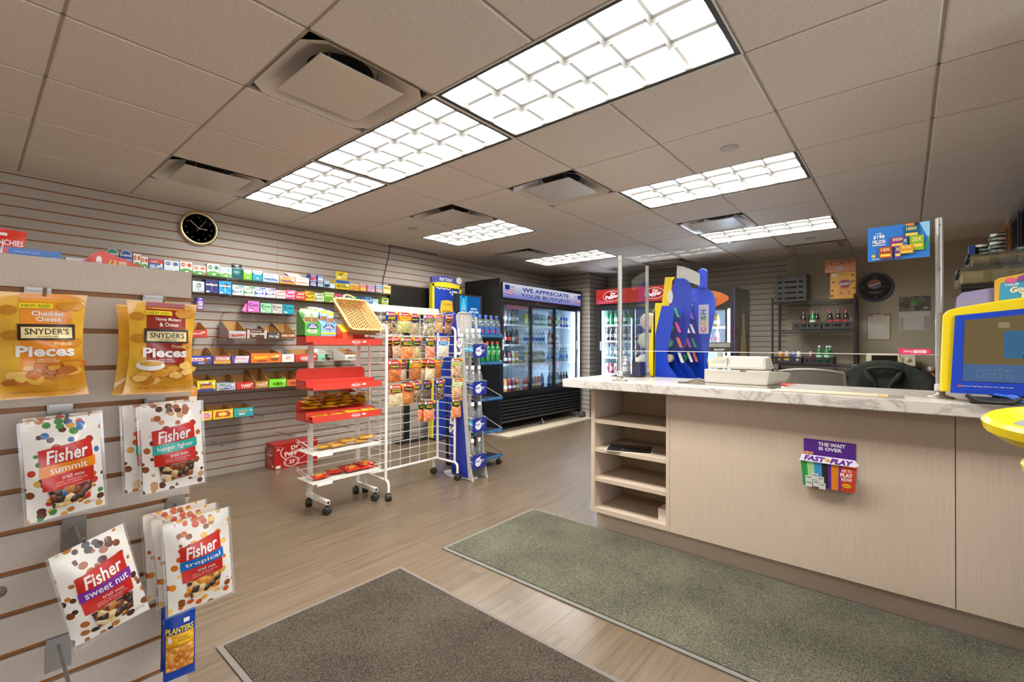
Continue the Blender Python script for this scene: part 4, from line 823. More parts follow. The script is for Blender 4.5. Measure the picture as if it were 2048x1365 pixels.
def bars(x0, x1, z, d, n, rows, col, col2, desc, hf, yf=Y2, across=False):
    """wrapped bars lying in a tray; each is a thing of its own"""
    w = x1 - x0 - 0.014; key = (round(w, 3), col, col2, across)
    if key not in _bar:
        L_, D_ = (w, 0.030) if not across else (w / 2 - 0.002, 0.030)
        p = MB(); prof = [(-0.5, 0.001), (-0.44, 0.006), (-0.42, 0.013), (0.42, 0.013), (0.44, 0.006), (0.5, 0.001)]
        vs_ = []
        for a, hh in prof: vs_ += [(a * L_, -D_ / 2, 0.0), (a * L_, D_ / 2, 0.0), (a * L_, D_ / 2 * 0.8, hh), (a * L_, -D_ / 2 * 0.8, hh)]
        fs = []
        for i in range(len(prof) - 1):
            for j in range(4): fs.append((i * 4 + j, i * 4 + (j + 1) % 4, i * 4 + 4 + (j + 1) % 4, i * 4 + 4 + j))
        p.add(vs_, [f[::-1] for f in fs] + [(0, 1, 2, 3), tuple(4 * len(prof) - 1 - k for k in range(4))], M(col, 0.25))
        p.add([(a * L_, y_, 0.0134) for a, y_ in ((-.34, -D_ * .28), (.34, -D_ * .28), (.34, D_ * .28), (-.34, D_ * .28))], [(0, 1, 2, 3)], M(col2, 0.3)); _bar[key] = p.mesh('wrapper')
    me = _bar[key]; k = 0
    for r in range(rows):
        for i in range(n):
            yy = yf + 0.024 + (d - 0.05) * (i + 0.5) / n; zz = z + 0.003 + r * 0.0142
            xs = [(x0 + x1) / 2] if not across else [x0 + w * 0.25 + 0.007, x1 - w * 0.25 - 0.007]
            for xx in xs:
                o = ob('candy_bar', me, None, (xx + random.uniform(-.001, .001), yy, zz), (0, 0, random.uniform(-.03, .03))); tag(o, desc, 'candy bar', desc); k += 1
R4, R5, R6, R7 = 1.2305, 1.0115, 0.7825, 0.5425
tray(1.10, 1.289, R4, 0.066, 0.135, '#b5382a', ('Mounds', 0.1, .55, .55, .30), '#d8b8a8', 'red brown candy tray at the left end of the tray shelves'); bars(1.10, 1.289, R4, .24, 5, 3, '#b04434', '#e8ddd4', 'red and white bar in the leftmost red brown tray', .066)
tray(1.447, 1.588, R4, 0.064, 0.150, '#a5a2a6', ('3 Musketeers', -.02, .45, .9, .42, .12), '#b8342e', 'silver candy tray with slanted red lettering', deco=[('r', .3, .2, .4, .10, '#9ac44a')], italic=.2); bars(1.447, 1.588, R4, .24, 5, 2, '#b9b6ba', '#9a8a96', 'silver bar in the silver tray', .064)
t = thing('candy_carton', 'dark brown roll candy carton with red and white stripes', 'candy tray', (1.677, Y2, R4), group='open candy trays')
ob('carton', MB().box(-0.085, 0.085, 0, 0.2, 0, 0.074), t, mat=M('#4e2f24', .4)); q = MB(); q.lay = 1
for sx in (-1, 1):
    for k, c in enumerate(('#e8ded4', '#c8483c', '#e8ded4')): q.rect(sx * (0.066 + .006 * k), .037, .006, .074, M(c, .4))
q.text('Tootsie Roll', 0, .042, .118, .018, m_white, .03); q.text('Tootsie Roll', -.01, .064, .08, .008, m_white, .02); q.rect(-.03, .022, .03, .007, m_tag); ob('print', q, t)
bars(1.60, 1.755, R4 + 0.0725, .2, 5, 1, '#5a382c', '#c9c2bc', 'brown roll candy lying on the striped brown carton', .07)
tray(1.768, 1.878, R4, 0.058, 0.120, '#46403f', ('Milky Way', 0, .35, .85, .36), '#c9cfe0', 'charcoal candy tray with pale italic lettering', deco=[('r', .5, .18, .15, .2, '#d8c83a')], italic=.25); bars(1.768, 1.878, R4, .24, 3, 2, '#3f3a3a', '#cfcac6', 'dark bar in the charcoal tray', .058)
tray(1.882, 2.02, R4, 0.058, 0.150, '#5b4034', ('Milky Way', 0, .5, .85, .42), '#bfc6a0', 'brown candy tray next to the green nut carton', deco=[('r', 0, .5, .95, .5, '#a8543e')], italic=.25); bars(1.882, 2.02, R4, .24, 5, 3, '#4a3026', '#e0d4c8', 'dark brown bar in the brown tray', .058)
tray(1.10, 1.330, R5, 0.070, 0.125, '#2a3f9e', ('CRUNCH', 0.1, .55, .5, .32, .06), '#c83a34', 'blue candy tray with a red lettered badge', panel=('#e8e4e8', .1, .55, .56, .42), deco=[('r', .62, .45, .18, .62, '#7a4a30', 1), ('r', .3, .12, .2, .14, '#b9c2dc')]); bars(1.10, 1.330, R5, .24, 5, 3, '#2f45a4', '#cfc4c8', 'blue bar in the blue candy tray', .07)
tray(1.334, 1.468, R5, 0.070, 0.135, '#8a5240', ('PAYDAY', 0.05, .62, .7, .30, .06), '#c8342e', 'brown candy tray with printed peanuts', panel=('#e6dcd2', .05, .62, .76, .36), deco=[('r', 0, .18, 1.0, .36, '#d2a04a')]); bars(1.334, 1.468, R5, .24, 5, 3, '#b96a54', '#efe4dc', 'salmon bar in the printed peanut tray', .07)
tray(1.472, 1.618, R5, 0.066, 0.120, '#4a3f8a', ('100 Grand', .1, .65, .7, .26), '#c85a6a', 'purple cornered grey candy tray', panel=('#cfc9cc', .12, .5, .76, .9, .006)); bars(1.472, 1.618, R5, .24, 4, 2, '#c9c2c8', '#b8424a', 'pale bar in the purple cornered tray', .066)
tray(1.626, 1.892, R5, 0.086, 0.115, '#e0702a', ("Reese's", -.35, .60, .46, .42, .06), '#efc81e', 'wide orange peanut butter cup tray', deco=[('r', -.3, .2, .34, .14, '#8a3a1a'), ('e', .55, .62, .30, .26, '#e0a84a'), ('e', .55, .36, .28, .30, '#8a4a2a')], italic=.2); bars(1.626, 1.892, R5, .24, 5, 4, '#e0762c', '#efc02c', 'orange cup pack in the wide orange tray', .086, across=True)
tray(1.896, 2.012, R5, 0.074, 0.115, '#e6e0d6', ('zero', 0, .55, .4, .34), '#c88a7a', 'white candy tray right of the wide orange one', inner=M('#d8d0c4', .6)); bars(1.896, 2.012, R5, .24, 5, 4, '#e2dad0', '#d8a89a', 'white bar in the white tray', .074)
tray(2.018, 2.236, R5, 0.070, 0.115, '#c8382c', ('KitKat', 0, .45, .42, .36), '#f2ece4', 'bright red candy tray behind the nut rack post', deco=[('e', 0, .45, .58, .62, '#f2ece4'), ('e', 0, .45, .53, .54, '#c8382c')], italic=.2)
tray(2.240, 2.372, R5, 0.070, 0.120, '#7fc8a0', ('mint', .05, .4, .4, .26), '#a8483a', 'mint green and black candy tray behind the nut rack', panel=('#2a2c2a', .62, .5, .36, 1.0, -.006), inner=M('#dcdcd6', .5))
tray(2.535, 2.690, R5, 0.062, 0.118, '#e4dfd6', ('HEATH', 0, .45, .62, .34), '#4a443e', 'white candy tray with black lettering behind the rack post', inner=m_cardboard); bars(2.535, 2.690, R5, .24, 5, 3, '#d8d2c8', '#4f4a44', 'white bar with black print in the lettered tray', .062)
tray(1.10, 1.214, R6, 0.064, 0.10, '#6a4a42', ('mr', 0, .5, .4, .3), '#c8b8b0', 'dull brown tray peeking out at the gondola edge')
tray(1.218, 1.354, R6, 0.092, 0.125, '#e4c21e', ('RUGER', -.2, .80, .46, .16), '#f6f0e0', 'yellow wafer carton on the lower tray shelf', panel=('#a0703a', 0, .55, .72, .62), deco=[('r', 0, .12, .95, .22, '#27407e'), ('r', .1, .42, .66, .16, '#d8a24a', 1), ('r', -.1, .62, .5, .10, '#7a4a20', 1)]); bars(1.218, 1.354, R6 + 0.02, .22, 5, 4, '#e6cc3a', '#cfc08a', 'yellow wafer packet in the yellow carton', .092)
tray(1.358, 1.508, R6, 0.064, 0.115, '#a8aab0', ('YORK', .2, .4, .28, .26), '#e6e8f0', 'silver mint patty tray on the lower shelf', deco=[('e', .2, .4, .34, .48, '#27409a'), ('r', -.4, .75, .3, .2, '#5a8a6a', 1), ('r', -.3, .18, .4, .1, '#4a4a44', 1)]); bars(1.358, 1.508, R6, .24, 4, 4, '#c0c4cc', '#2f4a8a', 'silver mint patty pack in the silver tray', .064, across=True)
tray(1.512, 1.658, R6, 0.062, 0.120, '#bf3426', ('TWIX', 0.1, .45, .6, .50, .12), '#f0dcd0', 'red candy tray with slanted white lettering', italic=.15); bars(1.512, 1.658, R6, .24, 5, 2, '#c8722c', '#e0b04a', 'gold and red bar in the red lettered tray', .062)
tray(1.662, 1.780, R6, 0.064, 0.165, '#a0742c', ('TWIX', 0.05, .45, .85, .56, .12), '#e8c0b0', 'gold brown candy tray with a tall back', italic=.15); bars(1.662, 1.780, R6, .24, 5, 3, '#c48a34', '#d8a0a0', 'gold bar in the tall backed tray', .064)
tray(1.784, 1.938, R6, 0.075, 0.125, '#72d42c', ('m&m', 0, .45, .56, .42), '#4a2a1c', 'bright green candy tray with brown letters'); bars(1.784, 1.938, R6, .24, 5, 4, '#6cc23a', '#e8ece0', 'green pack in the bright green tray', .075)
tray(1.942, 2.060, R6, 0.064, 0.125, '#d06a3a', ('m&m', 0, .5, .6, .42), '#7a3a28', 'orange candy tray left of the red rack shelf'); bars(1.942, 2.060, R6, .24, 4, 3, '#e0642c', '#e8d8c8', 'orange pack in the orange candy tray', .064)
tray(2.064, 2.24, R6, 0.064, 0.130, '#3a2a26', ('dark', 0, .5, .5, .3), '#c8b8a8', 'dark chocolate tray behind the red rack shelf')
for x0, x1, c, lab in ((2.25, 2.40, '#c8a23a', 'mustard tray seen just above the red shelf'), (2.41, 2.56, '#b85a4a', 'rose tray seen just above the red shelf'), (2.57, 2.70, '#c9812c', 'amber tray seen just above the red shelf')): tray(x0, x1, R6, 0.064, 0.125, c, ('nuts', 0, .5, .5, .3), '#f0e8dc', lab)
tray(1.22, 1.330, R7, 0.076, 0.085, '#e6c02a', ('mike', -.1, .5, .5, .2), '#f0d02a', 'yellow and pink chewy candy tray on the bottom row', panel=('#cf7ab0', 0, .5, .74, .6, .004))
tray(1.334, 1.490, R7, 0.078, 0.095, '#e6c02a', ('hot', -.1, .55, .34, .2), '#f4eeda', 'yellow and red cinnamon candy tray on the bottom row', panel=('#b8442a', 0, .52, .74, .62, .004), deco=[('e', -.05, .5, .46, .46, '#e8b83a')])
tray(1.494, 1.652, R7, 0.076, 0.090, '#2aa2a4', ('STARBURST', -.1, .64, .5, .22, .05), '#f0a02a', 'teal fruit chew tray on the bottom row', deco=[('r', -.2, .32, .3, .16, '#d8ecea')])
# ---------------------------------------------------------------- clock, cable, carton on the floor
t = thing('wall_clock', 'round gold rimmed wall clock with a black face', 'clock', (1.292, YL, 2.187))
ob('rim', MB().lathe([(0.148, -0.001), (0.150, -0.02), (0.143, -0.035), (0.130, -0.038), (0.122, -0.028), (0.120, -0.016)], 48, axis='y', mat=M('#cdb98a', 0.22, 0.9), caps=False), t)
ob('face', MB().lathe([(0.0, -0.014), (0.1225, -0.014)], 48, axis='y', mat=M('#17130f', 0.2)), t)
hd = M('#d8c898', .3, .6); q = MB(); q.lay = 2
for k, nm in enumerate(('12', '1', '2', '3', '4', '5', '6', '7', '8', '9', '10', '11')):
    a = PI / 2 - k * PI / 6; q.text(nm, 0.098 * math.cos(a), 0.098 * math.sin(a), None, 0.016, M('#4a4232', .5))
ob('numerals', q, t, (0, -0.014, 0))
def hand(ang, ln, w, y, back=0.0):
    c, s_ = math.cos(ang), math.sin(ang); mb = MB(); mb.tube([(-c * back, y, -s_ * back), (c * ln, y, s_ * ln)], w, 6, hd); return mb
ob('hour_hand', hand(math.radians(-2), 0.062, 0.0022, -0.019), t); ob('minute_hand', hand(math.radians(138), 0.092, 0.0018, -0.021), t); ob('second_hand', hand(math.radians(55), 0.085, 0.0008, -0.023, 0.03), t)
ob('glass', MB().lathe([(0.0, -0.029), (0.1225, -0.029)], 48, axis='y', mat=CLEAR('#ffffff', 0.0, 0.02, 0.06)), t)
o = ob('cable', MB().tube([(3.255, YL - 0.008, 2.372), (3.256, YL - 0.008, 2.30), (3.235, YL - 0.008, 2.20), (3.195, YL - 0.008, 2.05), (3.165, YL - 0.008, 1.93), (3.155, YL - 0.008, 1.62)], 0.004, 6), None, mat=BLACK); tag(o, 'black cable hanging down the slatted wall beside the monitor', 'cable')
o = ob('cable', MB().tube([(3.262, YL - 0.006, 2.366), (3.6, YL - 0.006, 2.367), (4.0, YL - 0.006, 2.366)], 0.004, 6), None, mat=BLACK); tag(o, 'black cable running along the ceiling edge of the wall', 'cable')
t = thing('soda_carton', 'red soda can carton standing on the floor by the wall', 'carton', (1.858, 4.497, 0))
cr = M('#b3201c', 0.35); ob('carton', MB().box(0, 0.42, 0, 0.19, 0, 0.235), t, mat=cr, bevel=0.004); q = MB(); q.lay = 1
mw2 = M('#f0e8e4', .35)
def arc(cx, cz, rx, rz, a0, a1, th, n=16):
    pts = [(cx + rx * math.cos(a0 + (a1 - a0) * k / n), cz + rz * math.sin(a0 + (a1 - a0) * k / n)) for k in range(n + 1)]; pts2 = [(cx + (rx - th) * math.cos(a0 + (a1 - a0) * k / n), cz + (rz - th * .6) * math.sin(a0 + (a1 - a0) * k / n)) for k in range(n, -1, -1)]
    for i in range(n): q.poly([pts[i], pts[i + 1], pts2[n - i - 1], pts2[n - i]], mw2); q.lay -= 1
    q.lay += 1
q.text('Dr', 0.19, 0.190, 0.075, 0.042, mw2, .03, .1, .2); q.text('Pepper', 0.185, 0.140, 0.185, 0.058, mw2, .03, .1, .22); arc(.19, .15, .135, .085, .2, 1.35, .008); arc(.19, .15, .135, .085, 2.5, 4.1, .008); arc(.19, .15, .135, .085, 4.5, 5.9, .006); arc(.16, .055, .075, .050, 0, 2 * PI, .006, 24); arc(.16, .055, .060, .040, .5, 2 * PI + .2, .004, 24); q.text('23', .16, .055, .050, .034, mw2, .03, .1)
q.text('20', 0.035, 0.185, 0.028, 0.022, mw2, .03); q.text('12 FL OZ', .035, .210, .045, .007, mw2); q.rect(0.035, 0.022, .042, .026, mw2); q.text('PULL', .35, .03, .04, .006, mw2); ob('print', q, t)
q = MB(); q.lay = 1; q.text('Dr', -.09, .165, .04, .03, mw2, .03, .1, .15); q.text('Pepper', -.09, .128, .10, .042, mw2, .03, .1, .15); arc(-.09, .135, .072, .062, .2, 4.2, .005); arc(-.095, .060, .04, .034, 0, 2 * PI, .004); q.text('23', -.095, .060, .026, .022, mw2, .03); q.rect(-.03, .03, .03, .026, mw2); q.rect(-.17, .2, .015, .025, mw2); ob('end_print', q, t, (0, 0, 0), (0, 0, TOWARD_X))
# ---------------------------------------------------------------- racks in the aisle
m_wm = M('#e3ddd4', 0.4); m_red = M('#cf4234', 0.32); m_rubber = M('#26241f', 0.5)
def caster_mesh(r=0.027, w=0.042):
    wheel = MB()
    for sx in (-1, 1):
        wheel.lathe([(r * 0.5, sx * w / 2), (r * 0.92, sx * w / 2), (r, sx * w * 0.42), (r, sx * w * 0.12), (r * 0.9, sx * w * 0.06)][::sx], 20, (0, 0, r), m_rubber, axis='x')
    hood = MB(); hood.lathe([(r * 0.95, -w * 0.09), (r * 0.95, w * 0.09)], 18, (0, 0, r), M('#1d1b18', .45), axis='x'); hood.tube([(0, 0, r), (0, 0, 2 * r + 0.018)], 0.007, 8, M('#1d1b18', .45)); return wheel, hood
_cw, _ch = caster_mesh(); _cwm = _cw.mesh('wheel'); _chm = _ch.mesh('caster')
def caster(parent, loc, rz=0.0):
    c = ob('caster', _chm, parent, loc, (0, 0, rz)); ob('wheel', _cwm, c); return c
# --- nut rack
NX, NY = 1.81, 3.20
t = thing('nut_rack', 'white wheeled rack with red snack shelves', 'rack', (NX, NY, 0))
for sx in (-1, 1):
    ob('post', MB().box(sx * 0.19 - 0.015, sx * 0.19 + 0.015, 0.095, 0.125, 0.10, 1.20), t, mat=m_wm)
    ob('foot', MB().box(sx * 0.19 - 0.014, sx * 0.19 + 0.014, -0.155, 0.14, 0.072, 0.10, m_wm).box(sx * 0.19 - 0.009, sx * 0.19 + 0.009, -0.1556, -0.155, 0.077, 0.095, BLACK), t, mat=m_wm)
    for y in (-0.14, 0.125): caster(t, (sx * 0.19, y, 0), 0.5 if y < 0 else -0.3)
for z in (1.12, 1.06, 1.00, 0.56, 0.51): ob('rail', MB().tube([(-0.175, 0.10, z), (0.175, 0.10, z)], 0.0025, 6, m_wm), t)
def red_shelf(z, back=0.135):
    s_ = MB(); w = 0.305; wr = 0.238; y0, y1, y2 = -0.15, -0.045, 0.094; e = 0.003; st = 0.055
    s_.box(-w, wr, y0, y0 + e, z - 0.006, z + 0.040, m_red)                                      # lip
    s_.box(-w, wr, y0 + e, y1, z, z + e, m_red)                                                  # front deck
    s_.box(-w, wr, y1, y1 + e, z, z + st, m_red); s_.box(-w, wr, y1 + e, y2, z + st - e, z + st, m_red)
    out_ = [(-w, z + st), (wr, z + st), (wr, z + back - 0.03), (wr - 0.01, z + back - 0.008), (wr - 0.03, z + back), (-w + 0.03, z + back), (-w + 0.01, z + back - 0.008), (-w, z + back - 0.03)]
    s_.prism(out_, y2 - e, y2, 'y', m_red)
    for sx in (-1, 1):
        s_.prism([(y0, z - 0.006), (y2, z - 0.006), (y2, z + st), (y1, z + st), (y1, z + 0.012), (y0, z + 0.012)], (wr - e) if sx > 0 else -w, wr if sx > 0 else -w + e, 'x', m_red)
    o = ob('red_shelf', s_, t); q = MB(); q.lay = 1
    q.ell(0.02, z + 0.016, 0.075, 0.024, M('#f2d8d0', .4)); q.ell(0.02, z + 0.016, 0.068, 0.019, m_red); q.text('Planters', 0.02, z + 0.016, 0.058, 0.012, m_white, .02, .1); q.rect(0.085, z + 0.019, 0.028, 0.012, m_tag); ob('lip_print', q, o, (0, y0, 0)); return o
for z in (1.184, 0.872, 0.651): red_shelf(z)
def wire_shelf(z, nm):
    o = ob('wire_shelf', MB().box(-0.30, 0.235, -0.15, 0.085, z - 0.003, z, m_wm), t)
    for k, (y, zz) in enumerate(((-0.152, z + 0.014), (-0.152, z - 0.004), (0.088, z + 0.05), (0.088, z + 0.1))): ob('wire', MB().tube([(-0.30, y, zz), (0.238, y, zz)], 0.0028, 6, m_wm), o)
    for sx in (-1, 1):
        for zz in (0.014, 0.035): ob('wire', MB().tube([(-0.30 if sx < 0 else 0.238, -0.152, z + zz), (-0.30 if sx < 0 else 0.238, 0.088, z + zz + 0.04)], 0.0024, 6, m_wm), o)
    ob('tag_strip', MB().box(-0.27, -0.16, -0.158, -0.155, z - 0.022, z - 0.004, M('#efe9e0', .5)), o)
    for k in range(6):
        x = -0.26 + 0.095 * k; ob('wire', MB().tube([(x, -0.154, z - 0.012), (x, -0.154, z + 0.016)], 0.0024, 6, m_wm), o)
wire_shelf(0.432, 'a'); wire_shelf(0.236, 'b')
# packets lying on the shelves
def flat_packet(mat_, pr_, seed, w=0.125, h=0.085, d=0.022):
    p = Pouch(w, h, d, 0.04, seed, 0.08, 0, 0.002); mb = p.mesh(mat_, nu=9, nv=8)
    q = MB(); q.ell(0, -h * .5, w * .5, h * .4, pr_); q.rect(0, -h * .2, w * .6, h * .14, m_white)
    return mb.mesh('pouch'), drape(q, p.front, 0.02).mesh('print')
m_foil = M('#dca929', 0.22); m_foilr = M('#c33526', 0.25)
PKY = [flat_packet(m_foil, M('#b5651f', .3), k) for k in (1, 2, 3)]; PKR = [flat_packet(m_foilr, M('#d8902c', .3), k) for k in (4, 5)]; PKB = [flat_packet(M('#d0a040', .3), NUTS(['#b5713a', '#8f5528', '#c98a52'], 60, .8), k) for k in (6, 7)]
def packets(kind, spots, label, group):
    for i, (x, y, z, a, b_) in enumerate(spots):
        me, mp = kind[i % len(kind)]; r = thing('nut_packet', label, 'nut packet', (NX + x, NY + y, z), a, group, rx=-PI / 2 + b_); ob('pouch', me, r, (0, 0, 0.042)); ob('print', mp, r, (0, 0, 0.042))
rnd = random.Random(3); sp = []
for lv in range(5):
    for k in range(4 if lv < 4 else 2): sp.append((-0.232 + 0.128 * k + (0.025 if lv % 2 else 0) + rnd.uniform(-.012, .012) + (0.12 if lv == 4 else 0), 0.033 + rnd.uniform(-.008, .008), 0.730 + 0.0215 * lv, rnd.uniform(-.25, .25), rnd.uniform(-.1, .1)))
packets(PKY, sp, 'yellow nut packet heaped on the third red shelf', 'yellow nut packets heaped on the red shelf')
packets(PKY, [(-0.22 + 0.130 * k, -0.098, 0.680, rnd.uniform(-.1, .1), rnd.uniform(-.12, .02)) for k in range(4)] + [(0.02, -0.096, 0.690, .15, 0.1), (0.14, -0.098, 0.690, -.1, 0.0)], 'yellow nut packet on the front ledge of the third red shelf', 'yellow nut packets on the front ledge')
packets([PKR[0]], [(0.06, 0.05, 0.832, .3, .25)], 'single red nut packet on top of the yellow heap', 'red nut packet on the heap')
packets(PKB, [(-0.165, -0.035, 0.456, .3, .1), (-0.07, -0.045, 0.460, .2, .25), (0.02, -0.04, 0.474, -.1, .2), (0.11, -0.05, 0.460, .1, .15), (0.165, -0.05, 0.480, -.15, .2)], 'tan peanut packet on the upper wire shelf of the nut rack', 'tan peanut packets on the wire shelf')
packets(PKR, [(-0.21, -0.07, 0.258, .2, .1), (-0.08, -0.03, 0.259, -.2, .1), (0.04, -0.07, 0.264, .1, .2), (0.05, 0.03, 0.258, .05, .0), (0.15, -0.02, 0.272, .2, .1), (0.15, -0.085, 0.262, -.1, .15), (0.165, -0.06, 0.276, .1, .1)], 'red nut packet on the lowest wire shelf of the nut rack', 'red nut packets on the lowest shelf')
# cartons on the top shelf
def nut_carton(x0, x1, y0, y1, z, h, c, label, stripe, bags):
    w = (x1 - x0) / 2; d = y1 - y0
    r = thing('nut_carton', label, 'carton', ((x0 + x1) / 2, y0, z), group='open almond cartons'); m_ = M(c, .35); e = 0.003
    b_ = MB(); b_.box(-w, w, 0, e, 0, h, m_); b_.box(-w, w, e, d, 0, e, m_); b_.box(-w, w, d - e, d, e, h * 2.0, M('#e6e0d4', .5))
    for sx in (-1, 1): b_.prism([(e, 0), (d - e, 0), (d - e, h * 2.0), (d * .75, h * 2.0), (e, h)], sx * w - (e if sx > 0 else 0), sx * w + (e if sx < 0 else 0), 'x', m_)
    ob('carton', b_, r); q = MB(); q.lay = 1
    q.poly([(-w * .75, h * .72), (-w * .3, h * 1.0), (w * .3, h * 1.0), (w * .78, h * .72), (w * .3, h * .55), (-w * .3, h * .55)], M('#22327e', .4)); q.text('BLUE', 0, h * .88, w * .5, h * .12, m_white, .02); q.text('DIAMOND', 0, h * .70, w * 1.0, h * .18, m_white, .02)
    if stripe: q.rect(0, h * .22, w * 1.9, h * .15, M('#efd22a', .4)); q.ell(w * .1, h * .42, w * .2, h * .1, M('#8a5a3a', .4))
    else: q.rect(-w * .1, h * .40, w * 1.3, h * .16, M('#ece2d0', .4), 0.003); q.rect(0, h * .24, w * 1.1, h * .08, M('#cfe0c4', .4), 0.003); q.text('SALT', 0, h * .40, w * .7, h * .11, M('#b5482c', .4), .02)
    ob('print', q, r)
    return r
nut_carton(1.500, 1.612, 3.155, 3.285, 1.2415, 0.088, '#4fa23e', 'green almond carton on the top red shelf', False, 0); nut_carton(1.615, 1.732, 3.155, 3.285, 1.2415, 0.085, '#7fb4dc', 'light blue almond carton on the top red shelf', True, 0)
def almond_bag(x, y, z, c, stripe, rx, label):
    r = thing('almond_bag', label, 'nut packet', (x, y, z), 0, 'almond bags in the cartons', rx=rx); p = Pouch(0.052, 0.17, 0.014, 0.02, int(x * 997) % 50, .05); ob('pouch', p.mesh(M(c, .25), nu=6, nv=10), r)
    q = MB(); q.rect(0, -.014, .050, .02, M(stripe, .3)); q.ell(0, -.035, .03, .02, M('#efe8dc', .4)); q.rect(0, -.062, .044, .03, M('#a06a42', .4)); ob('print', drape(q, p.front, .02), r)
for k in range(3):
    for j in range(2): almond_bag(1.530 + 0.053 * j, 3.185 + 0.028 * k, 1.418 + 0.008 * k, '#8cba76', '#c9dcb8', 0, 'green almond bag standing in the green carton')
for k in range(3):
    for j in range(2): almond_bag(1.646 + 0.054 * j, 3.185 + 0.028 * k, 1.430 + 0.008 * k - .012 * j, '#86b4da', '#efd62a', 0, 'blue almond bag standing in the blue carton')
t = thing('candy_carton', 'long yellow and orange carton under the wicker basket', 'carton', (1.772, 3.065, 1.193)); yo = M('#e9b224', .35)
c_ = MB().hexa([(-0.032, 0, 0), (0.032, 0, 0), (0.032, 0.085, 0), (-0.032, 0.085, 0), (-0.045, 0.0, 0.075), (0.042, 0.0, 0.075), (0.042, 0.085, 0.13), (-0.045, 0.085, 0.13)], M('#d9532e', .35)); ob('carton', c_, t)
ob('top_flap', MB().hexa([(-0.043, 0.004, 0.0785), (0.040, 0.004, 0.0785), (0.040, 0.080, 0.130), (-0.043, 0.080, 0.130), (-0.043, 0.002, 0.081), (0.040, 0.002, 0.081), (0.040, 0.079, 0.133), (-0.043, 0.079, 0.133)], yo), t)
# wicker basket leaning back on the shelf
t = thing('wicker_basket', 'tan wicker basket tray leaning on the red rack', 'basket', (1.903, 3.062, 1.243), 0.03, rx=math.radians(43.5)); m_wick = M('#c79f62', .6, var=.22, scale=60); m_wick2 = M('#a67c42', .6, var=.22, scale=60)
BW, BL, BD = 0.135, 0.34, 0.062
def rr(w0, l0, y_off, z, r=0.03, n=5):
    pts = []
    for cx, cy, a0 in ((w0 - r, l0 - r, 0), (-w0 + r, l0 - r, PI / 2), (-w0 + r, r + y_off, PI), (w0 - r, r + y_off, 1.5 * PI)):
        for k in range(n + 1): a = a0 + PI / 2 * k / n; pts.append((cx + r * math.cos(a), cy + r * math.sin(a), z))
    return pts
def ring(w0, l0, yo_, z, rad, ph, amp):
    base = rr(w0, l0, yo_, z); pts = []; n = len(base)
    for i in range(n):
        a, b_ = Vector(base[i]), Vector(base[(i + 1) % n]); L_ = (b_ - a).length; m_ = max(1, int(L_ / 0.009))
        for k in range(m_):
            p = a.lerp(b_, k / m_); tdir = (b_ - a).normalized(); nn = Vector((tdir.y, -tdir.x, 0)); pts.append(p + nn * amp * math.sin(len(pts) * PI / 2 + ph))
    pts.append(pts[0]); return MB().tube(pts, rad, 5, None, caps=False)
for k in range(9):
    f = k / 8; ob('weave_strand', ring(BW - 0.022 * (1 - f), BL - 0.02 * (1 - f), 0.02 * (1 - f), 0.004 + BD * f, 0.0042, k * PI, 0.0022), t, (0, 0, 0), mat=m_wick if k % 2 else m_wick2)
ob('lining', MB().grid(lambda u, v: (lambda p: (p[0], p[1], p[2]))((lambda q, f: (q[0], q[1], 0.002 + BD * f))(rr(BW - 0.022 * (1 - v) - .002, BL - 0.02 * (1 - v) - .002, 0.02 * (1 - v) + .002, 0)[min(23, int(u * 24)) if u < 1 else 0], v)), 24, 3), t, mat=m_wick2)
for s_, am in ((0, .004), (1.6, .004)): ob('rim', ring(BW + 0.004, BL + 0.002, -0.004, BD + 0.006, 0.0075, s_, am), t, mat=m_wick)
fm = MB()
for k in range(11):
    x = -0.105 + 0.021 * k; ob('floor_stake', MB().tube([(x, 0.02, 0.0055 if k % 2 else 0.003), (x, BL - 0.025, 0.003 if k % 2 else 0.0055)], 0.0035, 5), t, mat=m_wick)
for k in range(22):
    y = 0.03 + 0.0135 * k; ob('floor_strand', MB().tube([(-0.108 + 0.0108 * j, y, 0.0042 + 0.003 * math.sin(j * PI / 2 + k * PI)) for j in range(21)], 0.0036, 5), t, mat=m_wick2)
ob('floor_sheet', MB().box(-0.108, 0.108, 0.02, BL - 0.02, -0.001, 0.001), t, mat=M('#7a5a30', .8))
ob('handle', MB().tube([(0.045 * math.cos(a * PI / 12), BL + 0.004 + 0.045 * math.sin(a * PI / 12), BD + 0.01) for a in range(13)], 0.0075, 7), t, mat=m_wick)
# --- wire rack with hanging nut bags
WX, WY = 2.42, 3.135
t = thing('wire_rack', 'white wire grid rack on wheels hung with nut bags', 'rack', (WX, WY, 0)); r_ = 0.011
for sx in (-1, 1):
    x = sx * 0.353
    ob('end_frame', MB().tube([(x, 0.165, 0.062), (x, 0.165, 0.14), (x, 0.150, 0.150), (x, -0.115, 0.150), (x, -0.14, 0.142), (x, -0.152, 0.12), (x, -0.152, 0.062)], r_, 10, m_wm), t)
    ob('end_frame', MB().tube([(x, 0.115, 0.15), (x, 0.115, 1.49)], r_, 10, m_wm), t); ob('end_frame', MB().tube([(x, -0.115, 0.15), (x, -0.115, 1.29), (x, -0.105, 1.32), (x, -0.08, 1.332), (x, 0.115, 1.332)], r_, 10, m_wm), t)
    for k in range(15): ob('rung', MB().tube([(x, -0.112, 0.22 + 0.074 * k), (x, 0.112, 0.22 + 0.074 * k)], 0.0028, 6, m_wm), t)
    for y in (-0.152, 0.165): caster(t, (x, y, 0), 0.4 * sx)
hw = MB().tube([(-0.35, 0.113, 0), (0.35, 0.113, 0)], 0.0028, 6, m_wm).mesh('wire')
for k in range(17): ob('wire', hw, t, (0, 0, 0.22 + 0.074 * k))
